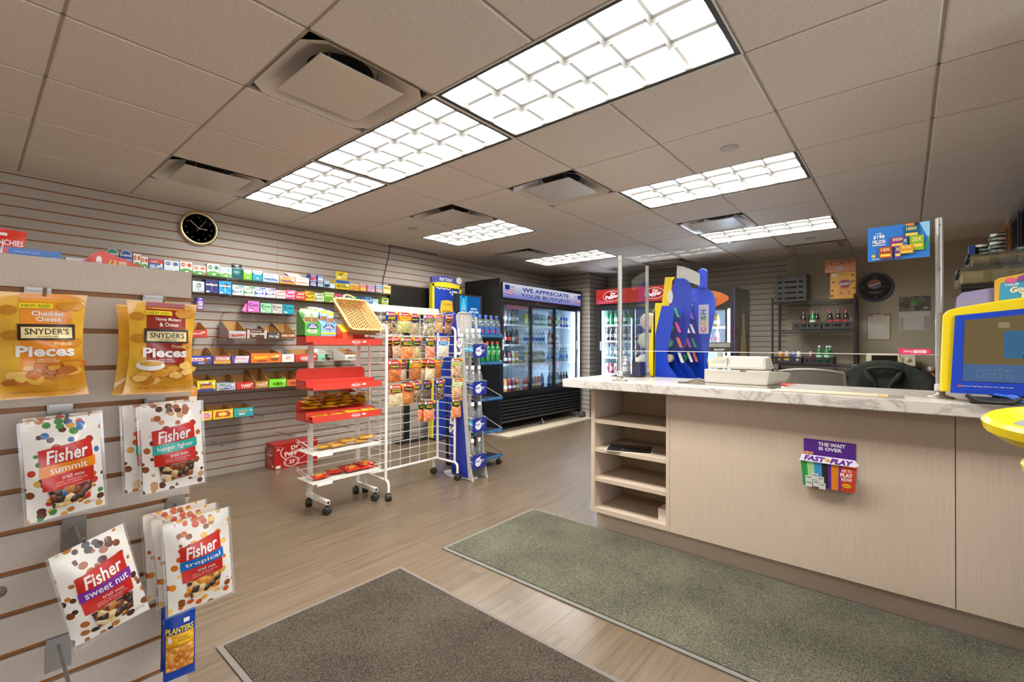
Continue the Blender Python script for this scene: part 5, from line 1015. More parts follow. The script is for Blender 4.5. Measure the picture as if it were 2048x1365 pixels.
vw = MB().tube([(0, 0.118, 0.15), (0, 0.118, 1.44)], 0.0026, 6, m_wm).mesh('wire')
for k in range(6): ob('wire', vw, t, (-0.25 + 0.1 * k, 0, 0))
ob('bottom_rail', MB().tube([(-0.353, 0.115, 0.152), (0.353, 0.115, 0.152)], r_, 10, m_wm), t)
ob('header_board', MB().box(-0.362, 0.345, 0.096, 0.112, 1.445, 1.505), t, mat=m_wm, bevel=0.004)
hk = MB().tube([(0, 0.113, 0), (0, -0.135, 0.003), (0, -0.15, 0.012)], 0.0024, 6, m_wm).mesh('prong')
BAGS = [  # x centre, width, z top, total height, card colour, panel, word, word colour, fill, depth offset, tilt, label
 (2.130, .108, 1.437, .180, '#26408e', '#241f18', 'Trail Mix', '#e6c82a', ['#b08a62', '#5a4030', '#d8c09a', '#8a6a4a', '#3a2c22'], 0, 0, 'blue card bag of trail mix right behind the basket'),
 (2.256, .132, 1.438, .172, '#d8542c', '#f0a82a', 'Pistachios', '#a83a1a', ['#b9b25a', '#c8c276', '#a39a44', '#d8cf9a'], 0, 0, 'orange card bag of pistachios in the top row'),
 (2.375, .095, 1.436, .180, '#2a52a0', '#241f18', 'Seeds', '#e6c82a', ['#b9a27a', '#cdb890', '#a38a62'], .03, 0, 'blue card bag of seeds in the top row'),
 (2.503, .128, 1.434, .185, '#9a8ac4', '#5a5648', 'Yogurt Mix', '#cfd04a', ['#e8dcd4', '#f2ece6', '#a8745a', '#9ab04a', '#7a4a3a'], 0, 0, 'lilac card bag of yogurt pretzels in the top row'),
 (2.626, .105, 1.440, .165, '#e08ab0', '#8a7a72', 'Honey Nuts', '#d8d04a', ['#d8a868', '#e6c89a', '#c08a4a'], .02, 0, 'pink card bag of honey nuts in the top row'),
 (2.725, .085, 1.436, .170, '#d85a34', '#2a221a', 'Spicy', '#d8c83a', ['#9a6a4a', '#b9886a', '#7a5236'], 0, .05, 'orange card bag at the right end of the top row'),
 (2.128, .075, 1.240, .178, '#d9603a', '#2a221a', 'Almonds', '#e6d03a', ['#7a4426', '#8f5530', '#693a20'], .03, -.08, 'brown almond bag fanned at the left of the second row'),
 (2.165, .080, 1.243, .175, '#e0703a', '#2a221a', 'Cashews', '#e6d03a', ['#c8a080', '#b88a68', '#d8b89a'], -.01, -.10, 'tilted orange card bag in the second row'),
 (2.283, .140, 1.240, .185, '#2a7a5a', '#3a2c14', 'Orange Slices', '#e8cc2a', ['#ee8a4a', '#f4a468', '#e8763a'], 0, 0, 'wide green card bag of orange slices in the second row'),
 (2.392, .088, 1.240, .182, '#b84a94', '#2a221a', 'Cashews', '#e6d03a', ['#c8b078', '#d8c490', '#b0965a'], .02, 0, 'magenta card bag of cashews in the second row'),
 (2.520, .110, 1.242, .185, '#2a7a5a', '#3a2c14', 'Fruit Slices', '#e8cc2a', ['#f09070', '#f4b090', '#e87a5a'], 0, 0, 'narrow green card bag of peach slices in the second row'),
 (2.660, .140, 1.243, .175, '#e8e2da', '#3a8ac8', 'Coconut Mix', '#a8d0ea', ['#eadfcb', '#f2eada', '#d8c8a8'], 0, 0, 'white and blue card bag of pale chips in the second row'),
 (2.147, .126, 1.060, .205, '#d2443c', '#5a4a3a', 'Peanuts', '#d8d04a', ['#c46a28', '#d27a34', '#b55a20'], -.02, 0, 'big red card bag of orange peanuts in the third row'),
 (2.268, .085, 1.055, .180, '#b05a8a', '#4a3a34', 'Seeds', '#d8d04a', ['#c8a88a', '#d8bfa4', '#b08a6a'], .04, 0, 'mauve card bag half hidden in the third row'),
 (2.365, .126, 1.060, .185, '#6ac02a', '#d0482a', 'Toffee Nuts', '#f0d02a', ['#b0602a', '#c27234', '#9a5222'], 0, 0, 'bright green card bag of toffee nuts in the third row'),
 (2.468, .110, 1.058, .190, '#d9603a', '#2a221a', 'Sunflower', '#e6d03a', ['#d8c09a', '#e6d2b0', '#c8aa7a'], .03, .06, 'rear orange card bag of cream seeds in the third row'),
 (2.515, .105, 1.056, .190, '#dc5f34', '#2a221a', 'Sunflower', '#e6d03a', ['#e0c8a0', '#ecdcb8', '#d2b68a'], -.02, .10, 'front orange card bag of cream seeds in the third row'),
 (2.622, .095, 1.058, .180, '#8ac04a', '#d0542a', 'Sesame', '#f0d84a', ['#b5652c', '#c87a3a', '#a05524'], .02, .05, 'green and red card bag in the third row'),
 (2.742, .130, 1.066, .180, '#a8d87a', '#c8b89a', 'Snack Mix', '#c8cc3a', ['#d8b88a', '#e8d8b8', '#c86a3a', '#a87a4a', '#e0c49a'], -.085, 0, 'pale green card bag of snack mix in the third row'),
 (2.157, .135, .872, .190, '#e07a4a', '#4a4034', 'Pumpkin Seeds', '#d0cc3a', ['#d8bf94', '#e6d4ae', '#c9ab78'], -.03, 0, 'peach card bag of pale seeds in the fourth row'),
 (2.285, .112, .875, .195, '#d8443a', '#3a342a', 'Peanuts', '#d0cc3a', ['#d07a30', '#dd8c44', '#b8642a'], -.02, .08, 'red card bag of orange peanuts in the fourth row'),
 (2.385, .090, .880, .180, '#4a5ab0', '#1f1a14', 'Trail Mix', '#e8cc2a', ['#7a5a44', '#c8a87a', '#4a342a', '#9a7a5a'], .01, 0, 'blue card bag of dark trail mix in the fourth row'),
 (2.525, .085, .878, .180, '#3a4a9a', '#1f1a14', 'Trail Mix', '#e8cc2a', ['#4a342a', '#6a4a38', '#8a6a4a'], .04, 0, 'rear blue card bag of dark berries in the fourth row'),
 (2.610, .100, .886, .195, '#4a5ab4', '#1f1a14', 'Trail Mix', '#e8cc2a', ['#5a4034', '#8a6a50', '#3a2a24', '#c0a07a'], -.02, 0, 'front blue card bag of dark berries in the fourth row'),
 (2.750, .130, .890, .185, '#a8d87a', '#e6e0d0', 'Snack Mix', '#c8cc3a', ['#dd9a6a', '#e8c8a0', '#c8763a', '#ecd8b8'], -.085, 0, 'pale green card bag of orange snack mix in the fourth row'),
 (2.460, .085, .712, .180, '#1f6a4a', '#2a2418', 'Orange Slices', '#e8cc2a', ['#f09060', '#f4a880', '#ea7e4a'], .03, 0, 'rear dark green card bag of orange slices in the bottom row'),
 (2.495, .118, .716, .185, '#1f6a4a', '#2a2418', 'Orange Slices', '#e8cc2a', ['#f09060', '#f4a880', '#ea7e4a'], -.02, 0, 'front dark green card bag of orange slices in the bottom row'),
 (2.742, .115, .720, .180, '#1f6a4a', '#2a2418', 'Peach Slices', '#e8cc2a', ['#f09060', '#f4a880', '#ea7e4a'], -.085, 0, 'dark green card bag of orange slices at the right rack post'),
]
for i, (x, w, zt, h, cc, pc, word, wc, fill, dy, tilt, lab) in enumerate(BAGS):
    h = min(h * .94, .171)
    b_ = thing('nut_bag', lab, 'nut bag', (x, 3.055 + dy, zt), 0.0, 'nut bags on the wire rack', ry=tilt)
    card = [(-w / 2, 0), (w / 2, 0), (w / 2, -h * .36), (w * .12, -h * .45), (-w * .12, -h * .45), (-w / 2, -h * .36)][::-1]
    ob('header_card', MB().prism(card, -0.0085, -0.007, 'y', M(cc, .35)), b_)
    q = MB(); q.lay = 1; q.rect(0, -h * .095, w * .92, h * .13, M('#c83a34', .35)); q.poly([(w * .22, 0), (w * .5, 0), (w * .5, -h * .16)][::-1], M('#f0c020', .35)); q.ell(-w * .36, -h * .10, w * .17, h * .13, m_white); q.rect(w * .02, -h * .11, w * .44, h * .035, m_white)
    q.poly([(-w * .40, -h * .19), (w * .40, -h * .19), (w * .40, -h * .34), (w * .10, -h * .415), (-w * .10, -h * .415), (-w * .40, -h * .34)][::-1], M(pc, .4))
    ws = word.split(' ')
    for k, l in enumerate(ws): q.text(l, 0, -h * (.275 if len(ws) == 1 else (.235 + .075 * k)), w * .6, h * .065, M(wc, .4), .03)
    ob('card_print', q, b_, (0, -0.0085, 0))
    p = Pouch(w * .98, h * .66, 0.030, 0.01, i, .04, 0, .0018); ob('filled_pouch', p.mesh(NUTS(fill, 120 if 'Slices' not in word else 60, 1.0), nu=9, nv=8), b_, (0, 0, -h * .34))
    ob('prong', hk, t, (x - WX, 0, zt + 0.0065))
# --- leaning water bottle display
def bottle(name, label, prof, mats, loc, group, n=14, sq=None, cap=None, lab=None, rot=(0, 0, 0), cat='bottle'):
    key = (name, tuple(prof), mats, cap, lab)
    if key not in _BT:
        b_ = MB().lathe(prof, n, mat=mats, sq=sq).mesh('body'); c_ = None; l_ = None
        if cap: c_ = MB().lathe([(cap[0], cap[1]), (cap[0], cap[2]), (cap[0] * .85, cap[2] + 0.003), (0.001, cap[2] + .003)], 12, mat=M(cap[3], .35)).mesh('cap')
        if lab: l_ = MB().lathe([(lab[0], lab[1]), (lab[0], lab[2])], n, mat=lab[3] if not isinstance(lab[3], str) else M(lab[3], .35), sq=sq, caps=False).mesh('label')
        _BT[key] = (b_, c_, l_)
    b_, c_, l_ = _BT[key]; t_ = thing(name, label, cat, loc, rot[2], group); ob('body', b_, t_)
    if c_: ob('cap', c_, t_)
    if l_: ob('label', l_, t_)
    return t_
_BT = {}
m_pet = CLEAR('#f8fafb', 0.35, 0.05, 1.0, 0.10, '#dfe8ec'); m_petb = CLEAR('#e6f2f8', 0.35, 0.05, 1.0, 0.10, '#cfe0ea')
SPROF = ((0.031, 0), (0.033, 0.006), (0.033, 0.135), (0.029, 0.165), (0.018, 0.195), (0.0125, 0.208), (0.0125, 0.225))
SX, SY = 2.912, 2.98
t = thing('water_display', 'narrow blue and grey display stand of water bottles', 'display stand', (SX, SY, 0)); m_gr = M('#b5b2ae', .4); m_bl = M('#1f2f8c', .35)
ob('base_plate', MB().lathe([(0.20, 0.0), (0.20, 0.006), (0.19, 0.008)], 32, mat=m_gr).xf(Matrix.Diagonal((0.50, 1.0, 1, 1))), t, (0.0, 0.11, 0))
for sx in (-1, 1):
    x = sx * 0.088
    ob('leg', MB().prism([(-0.145, 0), (-0.125, 0), (-0.02, 0.14), (0.02, 1.44), (0.0, 1.44), (-0.10, 0.16)], x - 0.005, x + 0.005, 'x', m_gr), t)
    ob('foot', MB().prism([(-0.15, 0.0), (0.15, 0.0), (0.05, 0.075), (-0.06, 0.075)], x - 0.004, x + 0.004, 'x', m_gr), t, (0, 0, 0.0085))
ob('side_panel', MB().prism([(-0.085, 0.03), (0.12, 0.03), (0.265, 1.475), (0.085, 1.475)], -0.0995, -0.0945, 'x', m_bl), t)
q = MB(); q.lay = 2; q.text('smartwater', 0.0, 0.0, 0.95, 0.095, M('#e6e4ea', .4), .02); q.xf(Matrix.Rotation(-PI / 2 + 0.12, 4, 'Y')); pm_ = q
ob('side_lettering', pm_, t, (-0.0996, 0.075, 0.86), (0, 0, TOWARD_X))
arch = [(-0.095, 0.10), (0.095, 0.10), (0.095, 1.40)] + [(0.055 + 0.04 * math.cos(a * PI / 12), 1.42 + 0.05 * math.sin(a * PI / 12)) for a in range(0, 7)] + [(-0.055 + 0.04 * math.cos(a * PI / 12), 1.42 + 0.05 * math.sin(a * PI / 12)) for a in range(6, 13)] + [(-0.095, 1.40)]
ob('back_panel', MB().prism(arch, 0.075, 0.082, 'y', M('#cfccc8', .35)), t)
ob('back_rim', MB().tube([(a, 0.07, b) for a, b in arch[2:]], 0.006, 8, m_gr), t)
SW = []
for k, z in enumerate((0.105, 0.425, 0.745, 1.072)):
    x0, x1, y0, y1 = -0.086, 0.086, -0.13, 0.068
    o = ob('tray', MB().box(x0, x1, y0 + 0.004, y1, z, z + 0.003, m_gr), t)
    ob('front_panel', MB().box(x0, x1, y0, y0 + 0.003, z - 0.002, z + 0.116, m_bl), o); q = MB(); q.lay = 1
    pts = [(-0.018 + 0.040 * math.cos(a), z + 0.052 + 0.038 * math.sin(a)) for a in [PI * .35 + 2 * PI * j / 20 for j in range(3, 21)]] + [(0.028, z + 0.104)]
    q.poly(pts, M('#dedce4', .4)); q.text('smart', -0.030, z + 0.060, 0.062, 0.018, m_bl, .02); q.text('water', 0.030, z + 0.062, 0.056, 0.018, M('#dedce4', .4), .02); q.text('inspired', 0.034, z + 0.044, 0.04, 0.010, M('#aab0d0', .4)); 
    if k == 3: q.ell(0.062, z + 0.10, 0.022, 0.018, M('#d84a6a', .4))
    ob('front_print', q, o, (0, y0, 0))
    for sx in (-1, 1):
        for zz in (z + 0.115, z + 0.06): ob('wire', MB().tube([(sx * 0.086, y0, zz), (sx * 0.086, y1, zz + 0.03)], 0.0025, 6, m_wm), o)
    for j, (bx, by) in enumerate(((-0.048, -0.088), (0.030, -0.088), (-0.048, -0.012), (0.030, -0.012)) if k != 1 and k != 0 else ((-0.048, -0.088), (0.034, -0.088), (-0.048, -0.012))):
        lc = '#4fb8d8' if (j + k) % 2 else '#2c46a8'
        bottle('water_bottle', ['clear water bottle in the lowest tray of the leaning display', 'clear water bottle in the second lowest tray of the leaning display', 'clear water bottle in the second highest tray of the leaning display', 'clear water bottle in the top tray of the leaning display'][k],
               SPROF, m_pet, (SX + bx, SY + by, z + 0.0035), 'water bottles on the leaning display', cap=(0.0145, 0.218, 0.246, '#eceae6'), lab=(0.0335, 0.045, 0.085, lc))
# --- square bottle rack behind it
FX, FY = 3.245, 3.06
t = thing('water_rack', 'black wheeled rack with blue edged shelves of water and soda', 'rack', (FX, FY, 0)); m_bk = M('#1b1b1c', .45)
for sx in (-1, 1):
    ob('post', MB().box(sx * 0.19 - 0.008, sx * 0.19 + 0.008, 0.36, 0.385, 0.06, 1.49), t, mat=m_bk)
    for y in (0.02, 0.37): caster(t, (sx * 0.175, y, 0), 0.3)
for z in (0.085, 0.338, 0.652, 1.0, 1.262):
    s_ = ob('shelf', MB().box(-0.195, 0.195, 0.0, 0.36, z, z + 0.008, m_bk), t); ob('price_strip', MB().box(-0.20, 0.20, -0.006, 0.0, z - 0.008, z + 0.024, M('#1d5f96', .35)), s_)
    q = MB(); q.lay = 1; q.text("EARTH'S FINEST   1   WATER UNTOUCHED", 0, z + .008, .36, .010, M('#a8d4ee', .4)); ob('strip_print', q, s_, (0, -0.006, 0))
    for sx in (-1, 1): ob('side_wire', MB().tube([(sx * 0.197, 0.004, z + 0.02), (sx * 0.197, 0.365, z + 0.15)], 0.0025, 6, m_bk if z < .2 else m_wm), s_)
sg = ob('sign_box', MB().box(-0.08, 0.30, 0.385, 0.42, 1.44, 1.70, m_bk), t); q = MB(); q.lay = 1
q.rect(0.12, 1.565, 0.30, 0.235, EM('#1d62a8', .55)); q.rect(0.03, 1.565, 0.10, 0.235, EM('#2fa0c8', .6)); q.poly([(-0.005, 1.45), (0.06, 1.45), (0.06, 1.58), (0.042, 1.62), (0.042, 1.66), (0.014, 1.66), (0.014, 1.62), (-0.005, 1.58)], EM('#56b8dc', .7)); q.rect(0.028, 1.67, .03, .02, EM('#1d4f9a', .6)); q.rect(0.028, 1.53, .045, .05, EM('#a8c8e0', .7)); q.text('FIJI', .028, 1.53, .036, .03, EM('#1d4f9a', .5), .03)
q.text("EARTH'S", 0.175, 1.555, 0.09, 0.022, EM('#d6e6f4', .8), .02); q.text('FINEST WATER.', 0.175, 1.522, 0.14, 0.022, EM('#d6e6f4', .8), .02); ob('sign_print', q, sg, (0, 0.385, 0))
FJ = ((0.030, 0), (0.031, 0.004), (0.031, 0.125), (0.026, 0.15), (0.013, 0.165), (0.013, 0.178))
for j in range(2):
    for k in range(5):
        b_ = bottle('square_water_bottle', ['square blue capped water bottle, front row of the black rack', 'square blue capped water bottle, rear row of the black rack'][j], FJ, m_petb, (FX - 0.155 + 0.078 * k, FY + 0.045 + 0.075 * j, 1.2705), 'square blue capped water bottles', sq=4, cap=(0.0155, 0.170, 0.196, '#2456b4'), lab=(0.0318, 0.018, 0.085, M('#3a6ab4', .3)))
        if j == 0:
            q = MB(); q.lay = 2; q.text('FIJI', 0.004, .105, .026, .018, M('#e8eef2', .4), .02); q.ell(0.006, .045, .026, .030, M('#d84a6a', .4), 12); ob('print', q, b_, (0, -0.0312, 0))
SU = ((0.028, 0), (0.031, 0.008), (0.029, 0.04), (0.031, 0.075), (0.031, 0.13), (0.022, 0.165), (0.012, 0.178), (0.012, 0.19))
for j in range(2):
    for k in range(4): 
        b_ = bottle('soda_bottle', 'green soda bottle with an orange cap on the black rack', SU, LIQ('#1f9a4a'), (FX + 0.16 - 0.072 * k, FY + 0.04 + 0.078 * j, 1.0085), 'green orange capped soda bottles', cap=(0.0145, 0.182, 0.204, '#d85a2a'), lab=(0.0315, 0.075, 0.125, '#2ea858'))
        if j == 0:
            q = MB(); q.lay = 2; q.text('7', -.006, .10, .018, .030, m_white, .03); q.ell(.008, .095, .014, .014, M('#d84a3a', .4)); q.text('up', .010, .112, .014, .012, m_white, .02); ob('print', q, b_, (0, -0.0313, 0))
# --- monitor and lottery sign by the wall
t = thing('monitor', 'black flat monitor seen in front of the slatted wall', 'monitor', (3.50, 4.63, 0))
ob('panel', MB().box(-0.29, 0.29, 0, 0.05, 1.53, 1.892), t, mat=M('#15120f', .35), bevel=.004); ob('stand', MB().box(-0.03, 0.03, 0.03, 0.07, 0.02, 1.52).box(-0.2, 0.2, -0.1, 0.07, 0, 0.02), t, mat=BLACK)
t = thing('lottery_sign', 'tall blue lottery board with yellow frame and lilac header', 'sign', (3.98, 4.50, 0)); nv = M('#123a9e', .35)
ob('board', MB().box(-0.22, 0.22, 0.002, 0.05, 0.02, 1.95), t, mat=nv); ob('base', MB().box(-0.25, 0.25, -0.12, 0.13, 0, 0.02), t, mat=M('#2a2a2c', .5))
yf = M('#e6cf1e', .35); top = [(-0.25 + 0.05 * k, 1.955 + 0.03 * math.sin(k * PI / 10)) for k in range(11)]
ob('frame', MB().box(-0.245, -0.215, -0.012, 0.05, 0.02, 1.95, yf).box(0.215, 0.245, -0.012, 0.05, 0.02, 1.95, yf).prism([(-0.245, 1.915), (0.245, 1.915)] + [(a, b - .002) for a, b in top[::-1]], -0.012, 0.05, 'y', yf), t)
ob('header', MB().prism([(a, b) for a, b in top] + [(a, b + 0.075) for a, b in top[::-1]], -0.010, 0.03, 'y', M('#47458c', .4)), t)
q = MB(); q.lay = 2; q.text('PLAY TODAY', -0.02, 2.015, 0.22, 0.042, m_white, .02); ob('header_print', q, t, (0, -0.010, 0))
ob('badge', MB().lathe([(0.0, -0.022), (0.046, -0.022), (0.05, -0.016), (0.05, -0.01)], 28, axis='y', mat=M('#e2dcd4', .4)), t, (0.205, 0, 2.02))
q = MB(); q.lay = 1
for k in range(10): q.ell(-0.17 + 0.025 * k, 1.905 - .006 * (k % 3), .022, .02, m_white, 10)
for k, (a, b_) in enumerate(((.06, 1.86), (.09, 1.835), (.10, 1.87), (.13, 1.865), (.15, 1.87), (.17, 1.86), (.15, 1.83), (.18, 1.84), (.17, 1.81), (.125, 1.815))): q.ell(a, b_, .028, .028, m_white, 12); q.ell(a, b_, .010, .010, M('#8a8a9a', .4), 8)
ob('ball_print', q, t)
p = MB().prism([(-0.095, 1.45), (0.10, 1.45), (0.105, 1.62), (0.09, 1.745), (0.0, 1.755), (-0.095, 1.74), (-0.11, 1.63)], -0.006, 0.0, 'y', M('#dcae2c', .45)); o = ob('prize_card', p, t); q = MB(); q.lay = 2; q.text('$5,000', 0.0, 1.60, 0.135, 0.042, M('#3a3a34', .4), .02); q.text('Winner Sold Here!', 0, 1.70, .13, .02, M('#8a7a2a', .4)); ob('card_print', q, o, (0, -0.006, 0))
# ---------------------------------------------------------------- drink coolers
m_cb = M('#17181a', .35); m_in = M('#dfe8ee', .45); m_glass = CLEAR('#f3f8fa', .16, .02, .7); m_led = EM('#d2e6ff', COOLER_STRENGTH); m_wire = M('#e8eef2', .4)
PETS = {'tall': ((0.030, 0), (0.033, 0.006), (0.031, 0.05), (0.033, 0.09), (0.033, 0.13), (0.024, 0.17), (0.0125, 0.192), (0.0125, 0.205)),
        'wide': ((0.034, 0), (0.037, 0.006), (0.035, 0.06), (0.037, 0.08), (0.037, 0.12), (0.028, 0.145), (0.02, 0.155), (0.02, 0.165)),
        'can': ((0.027, 0), (0.032, 0.008), (0.032, 0.108), (0.027, 0.118), (0.027, 0.121)),
        'tallcan': ((0.027, 0), (0.032, 0.008), (0.032, 0.145), (0.027, 0.155), (0.027, 0.158)),
        'jar': ((0.030, 0), (0.034, 0.01), (0.034, 0.09), (0.028, 0.115), (0.022, 0.125), (0.022, 0.135))}
def drink(kind, col, lab, cap, loc, label, group, clear=False):
    p = PETS[kind]; r = max(a for a, b in p); m_ = m_petb if clear else LIQ(col); h = p[-1][1]
    if kind in ('can', 'tallcan'): return bottle('drink_can', label, p, M(col, .25, .3), loc, group, 12, None, (0.0265, h - .001, h, '#b8b8b8'), (r + .0005, h * .3, h * .7, lab) if lab else None, cat='can')
    return bottle('drink_bottle', label, p, m_, loc, group, 12, None, (p[-1][0] + .002, h - .008, h + .012, cap), (r + .0006, h * .28, h * .52, lab) if lab else None)
def cooler(name, label, w, d, h, loc, rz, z_door0, z_door1, z_head0, doors, shelves, slats=True):
    """open-fronted cabinet, local front -y at y=0, x centred"""
    t = thing(name, label, 'cooler', loc, rz); e = 0.045
    ob('cabinet', MB().box(-w / 2, -w / 2 + e, 0, d, .09, h, m_cb).box(w / 2 - e, w / 2, 0, d, .09, h, m_cb).box(-w / 2 + e, w / 2 - e, 0.02, d, z_door1 + .02, h, m_cb).box(-w / 2 + e, w / 2 - e, 0.03, d, .12, z_door0 - .03, m_cb).box(-w / 2 + e, w / 2 - e, d - .03, d, z_door0 - .03, z_door1 + .02, m_cb), t)
    x0, x1 = -w / 2 + e, w / 2 - e
    ob('liner', MB().quad((x0 + .002, d - .032, z_door0 - .029), (x1 - .002, d - .032, z_door0 - .029), (x1 - .002, d - .032, z_door1 + .018), (x0 + .002, d - .032, z_door1 + .018), m_in).box(x0, x0 + .002, .05, d - .03, z_door0 - .029, z_door1 + .018, m_in).box(x1 - .002, x1, .05, d - .03, z_door0 - .029, z_door1 + .018, m_in)
       .box(x0 + .002, x1 - .002, .05, d - .033, z_door0 - .029, z_door0 - .025, m_in).box(x0 + .002, x1 - .002, .05, d - .033, z_door1 + .014, z_door1 + .018, m_in), t)
    for z in shelves:
        s_ = ob('shelf', MB().box(x0 + .004, x1 - .004, .09, d - .04, z - .006, z, m_wire), t); ob('price_rail', MB().box(x0 + .004, x1 - .004, .085, .09, z - .022, z + .006, M('#eef3f6', .35)), s_)
    ob('header_rail', MB().box(-w / 2 + e, w / 2 - e, 0.0, .02, z_door1, z_head0, m_cb), t); ob('sill_rail', MB().box(-w / 2 + e, w / 2 - e, 0.0, .03, z_door0 - .05, z_door0, m_cb), t)
    for k, (a, b, yo) in enumerate(doors):
        f = MB(); y0, y1 = .004 + yo, .024 + yo; s = .028
        f.box(a, a + s, y0, y1, z_door0, z_door1, m_cb).box(b - s, b, y0, y1, z_door0, z_door1, m_cb).box(a + s, b - s, y0, y1, z_door0, z_door0 + .02, m_cb).box(a + s, b - s, y0, y1, z_door1 - .02, z_door1, m_cb)
        dd = ob('door', f, t); ob('glass', MB().box(a + s, b - s, y0 + .008, y0 + .012, z_door0 + .02, z_door1 - .02, m_glass), dd)
        hx = b - s if k else a + .003
        ob('handle', MB().box(hx + .004, hx + s - .004, y0 - .012, y0, 1.10, 1.24, M('#c8ccd0', .35)), dd)
    if slats:
        for k in range(7):
            z = .135 + .045 * k; ob('grille_slat', MB().hexa([(-w / 2 + e, .012, z), (w / 2 - e, .012, z), (w / 2 - e, .03, z + .012), (-w / 2 + e, .03, z + .012), (-w / 2 + e, -.004, z + .022), (w / 2 - e, -.004, z + .022), (w / 2 - e, .03, z + .034), (-w / 2 + e, .03, z + .034)], M('#1d2225', .4)), t)
    return t
def leds(t, xs, y, z0, z1):
    for x in xs: ob('light_strip', MB().box(x - .009, x + .009, y, y + .008, z0, z1, m_led), t)
KX, KY = 5.485, 4.04
o = ob('cooler_plinth', MB().box(4.45, 6.545, 3.84, 4.70, .0, .014), None, mat=M('#c3b49a', .6)); tag(o, 'pale low board on the floor under the black cooler', 'board')
SH = [0.535, 0.918, 1.186, 1.462]
t = cooler('drink_cooler', 'tall black three door drink cooler with a lit header sign', 1.99, .655, 2.045, (KX, KY, .014), 0, .525, 1.725, 1.79, [(-.945, -.30, 0), (-.335, .285, .022), (.25, .875, 0)], [z - .014 for z in SH])
cast = MB().tube([(0, 0, .03), (0, 0, .09)], .012, 8, CHROME).box(-.02, .02, -.03, .006, .035, .05, CHROME).mesh('caster'); cwh = MB().lathe([(.008, -.012), (.027, -.012), (.03, -.008), (.03, .008), (.027, .012), (.008, .012)], 16, (0, 0, .03), M('#8a8884', .4), axis='x').mesh('wheel')
for x in (-.95, 0, .93):
    for y in (.05, .60): c_ = ob('caster', cast, t, (x, y, 0)); ob('wheel', cwh, c_)
leds(t, (-.93, -.318, .268, .90), .036, .54, 1.70)
hd = ob('header_box', MB().box(-.96, .96, -.012, .02, 1.785, 2.00, m_cb), t)
m_sign, nt, out = newmat('lit_sign'); em = nt.nodes.new('ShaderNodeEmission'); em.inputs[1].default_value = .42; g_ = nt.nodes.new('ShaderNodeNewGeometry'); sp_ = nt.nodes.new('ShaderNodeSeparateXYZ'); nt.links.new(g_.outputs['Position'], sp_.inputs[0])
mr = nt.nodes.new('ShaderNodeMapRange'); mr.inputs[1].default_value = 1.80; mr.inputs[2].default_value = 1.97; nt.links.new(sp_.outputs[2], mr.inputs[0]); rp = nt.nodes.new('ShaderNodeValToRGB'); rp.color_ramp.elements[0].color = (*srgb('#6d74d8'), 1); rp.color_ramp.elements[1].color = (*srgb('#e2e2f2'), 1); nt.links.new(mr.outputs[0], rp.inputs[0]); nt.links.new(rp.outputs[0], em.inputs[0]); nt.links.new(em.outputs[0], out.inputs[0])
q = MB(); q.lay = 1; q.rect(0, 1.893, 1.90, .195, m_sign)
eb = EM('#2747b8', .30); er = EM('#c85a6a', .34); ew = EM('#f0ecf4', .42)
q.text('WE APPRECIATE', .03, 1.930, 1.18, .068, ew, .06); q.lay -= 0; q.text('WE APPRECIATE', .03, 1.930, 1.16, .060, eb, .03); q.text('YOUR BUSINESS!', .03, 1.848, 1.26, .068, ew, .06); q.text('YOUR BUSINESS!', .03, 1.848, 1.24, .060, eb, .03)
for cx, sg in ((-.80, 1), (.83, -1)):
    for k in range(7): q.poly([(cx + sg * (-.10 + .03 * j) + (.0), 1.955 - .017 * k + .008 * math.sin(j * 1.1 + k * .3)) for j in range(7)] + [(cx + sg * (-.10 + .03 * j), 1.944 - .017 * k + .008 * math.sin(j * 1.1 + k * .3)) for j in range(6, -1, -1)], er if k % 2 == 0 else ew)
    q.poly([(cx - sg * .12, 1.966), (cx - sg * .02, 1.966), (cx - sg * .02, 1.905), (cx - sg * .11, 1.900)], eb)
ob('header_print', q, hd, (0, -.012, 0))
q = MB(); q.lay = 1; q.text('True', .0, 1.762, .06, .018, M('#c9b27a', .3, .6), .02, .2); ob('maker_print', q, t, (-.18, 0, 0))
def stock(x0, n, step, z, y, spec, label, group):
    for k in range(n):
        kind, col, lab, cap, cl = spec[k % len(spec)]
        drink(kind, col, lab, cap, (KX + x0 + step * k, KY + y, z), label, group, cl)
GR = 'drinks in the tall black cooler'
clr = ('tall', '#cfd8dc', '#d8dce0', '#2a2a2e', True)
stock(-.88, 6, .079, SH[3] + .001, .142, [('tall', '#8a7a68', '#d8d4cc', '#1c1c1e', False), clr], 'bottle on the top left shelf of the black cooler', GR)
stock(-.88, 6, .079, SH[2] + .001, .142, [('tall', '#2a1a16', '#c83a3a', '#c8b4b0', False), ('tall', '#2a1a16', '#d8d0cc', '#1c1c1e', False), ('tall', '#3a2a26', '#c86a64', '#2a2a2a', False)], 'dark cola bottle on the second left shelf of the black cooler', GR)
stock(-.88, 6, .079, SH[1] + .001, .142, [('wide', '#d8d88a', '#eef0e8', '#e0e0d8', False), ('wide', '#e08a3a', '#f0e8dc', '#e8e4dc', False), ('wide', '#3a1a20', '#d8d0d0', '#2a1a1c', False), ('wide', '#a05a64', '#e8e0e0', '#2a2022', False)], 'juice bottle on the third left shelf of the black cooler', GR)
stock(-.885, 2, .082, SH[0] + .001, .142, [('tall', '#bfe0f0', '#3a9ad8', '#4ab0e0', True)], 'tall clear blue capped bottle at the bottom left of the black cooler', GR)
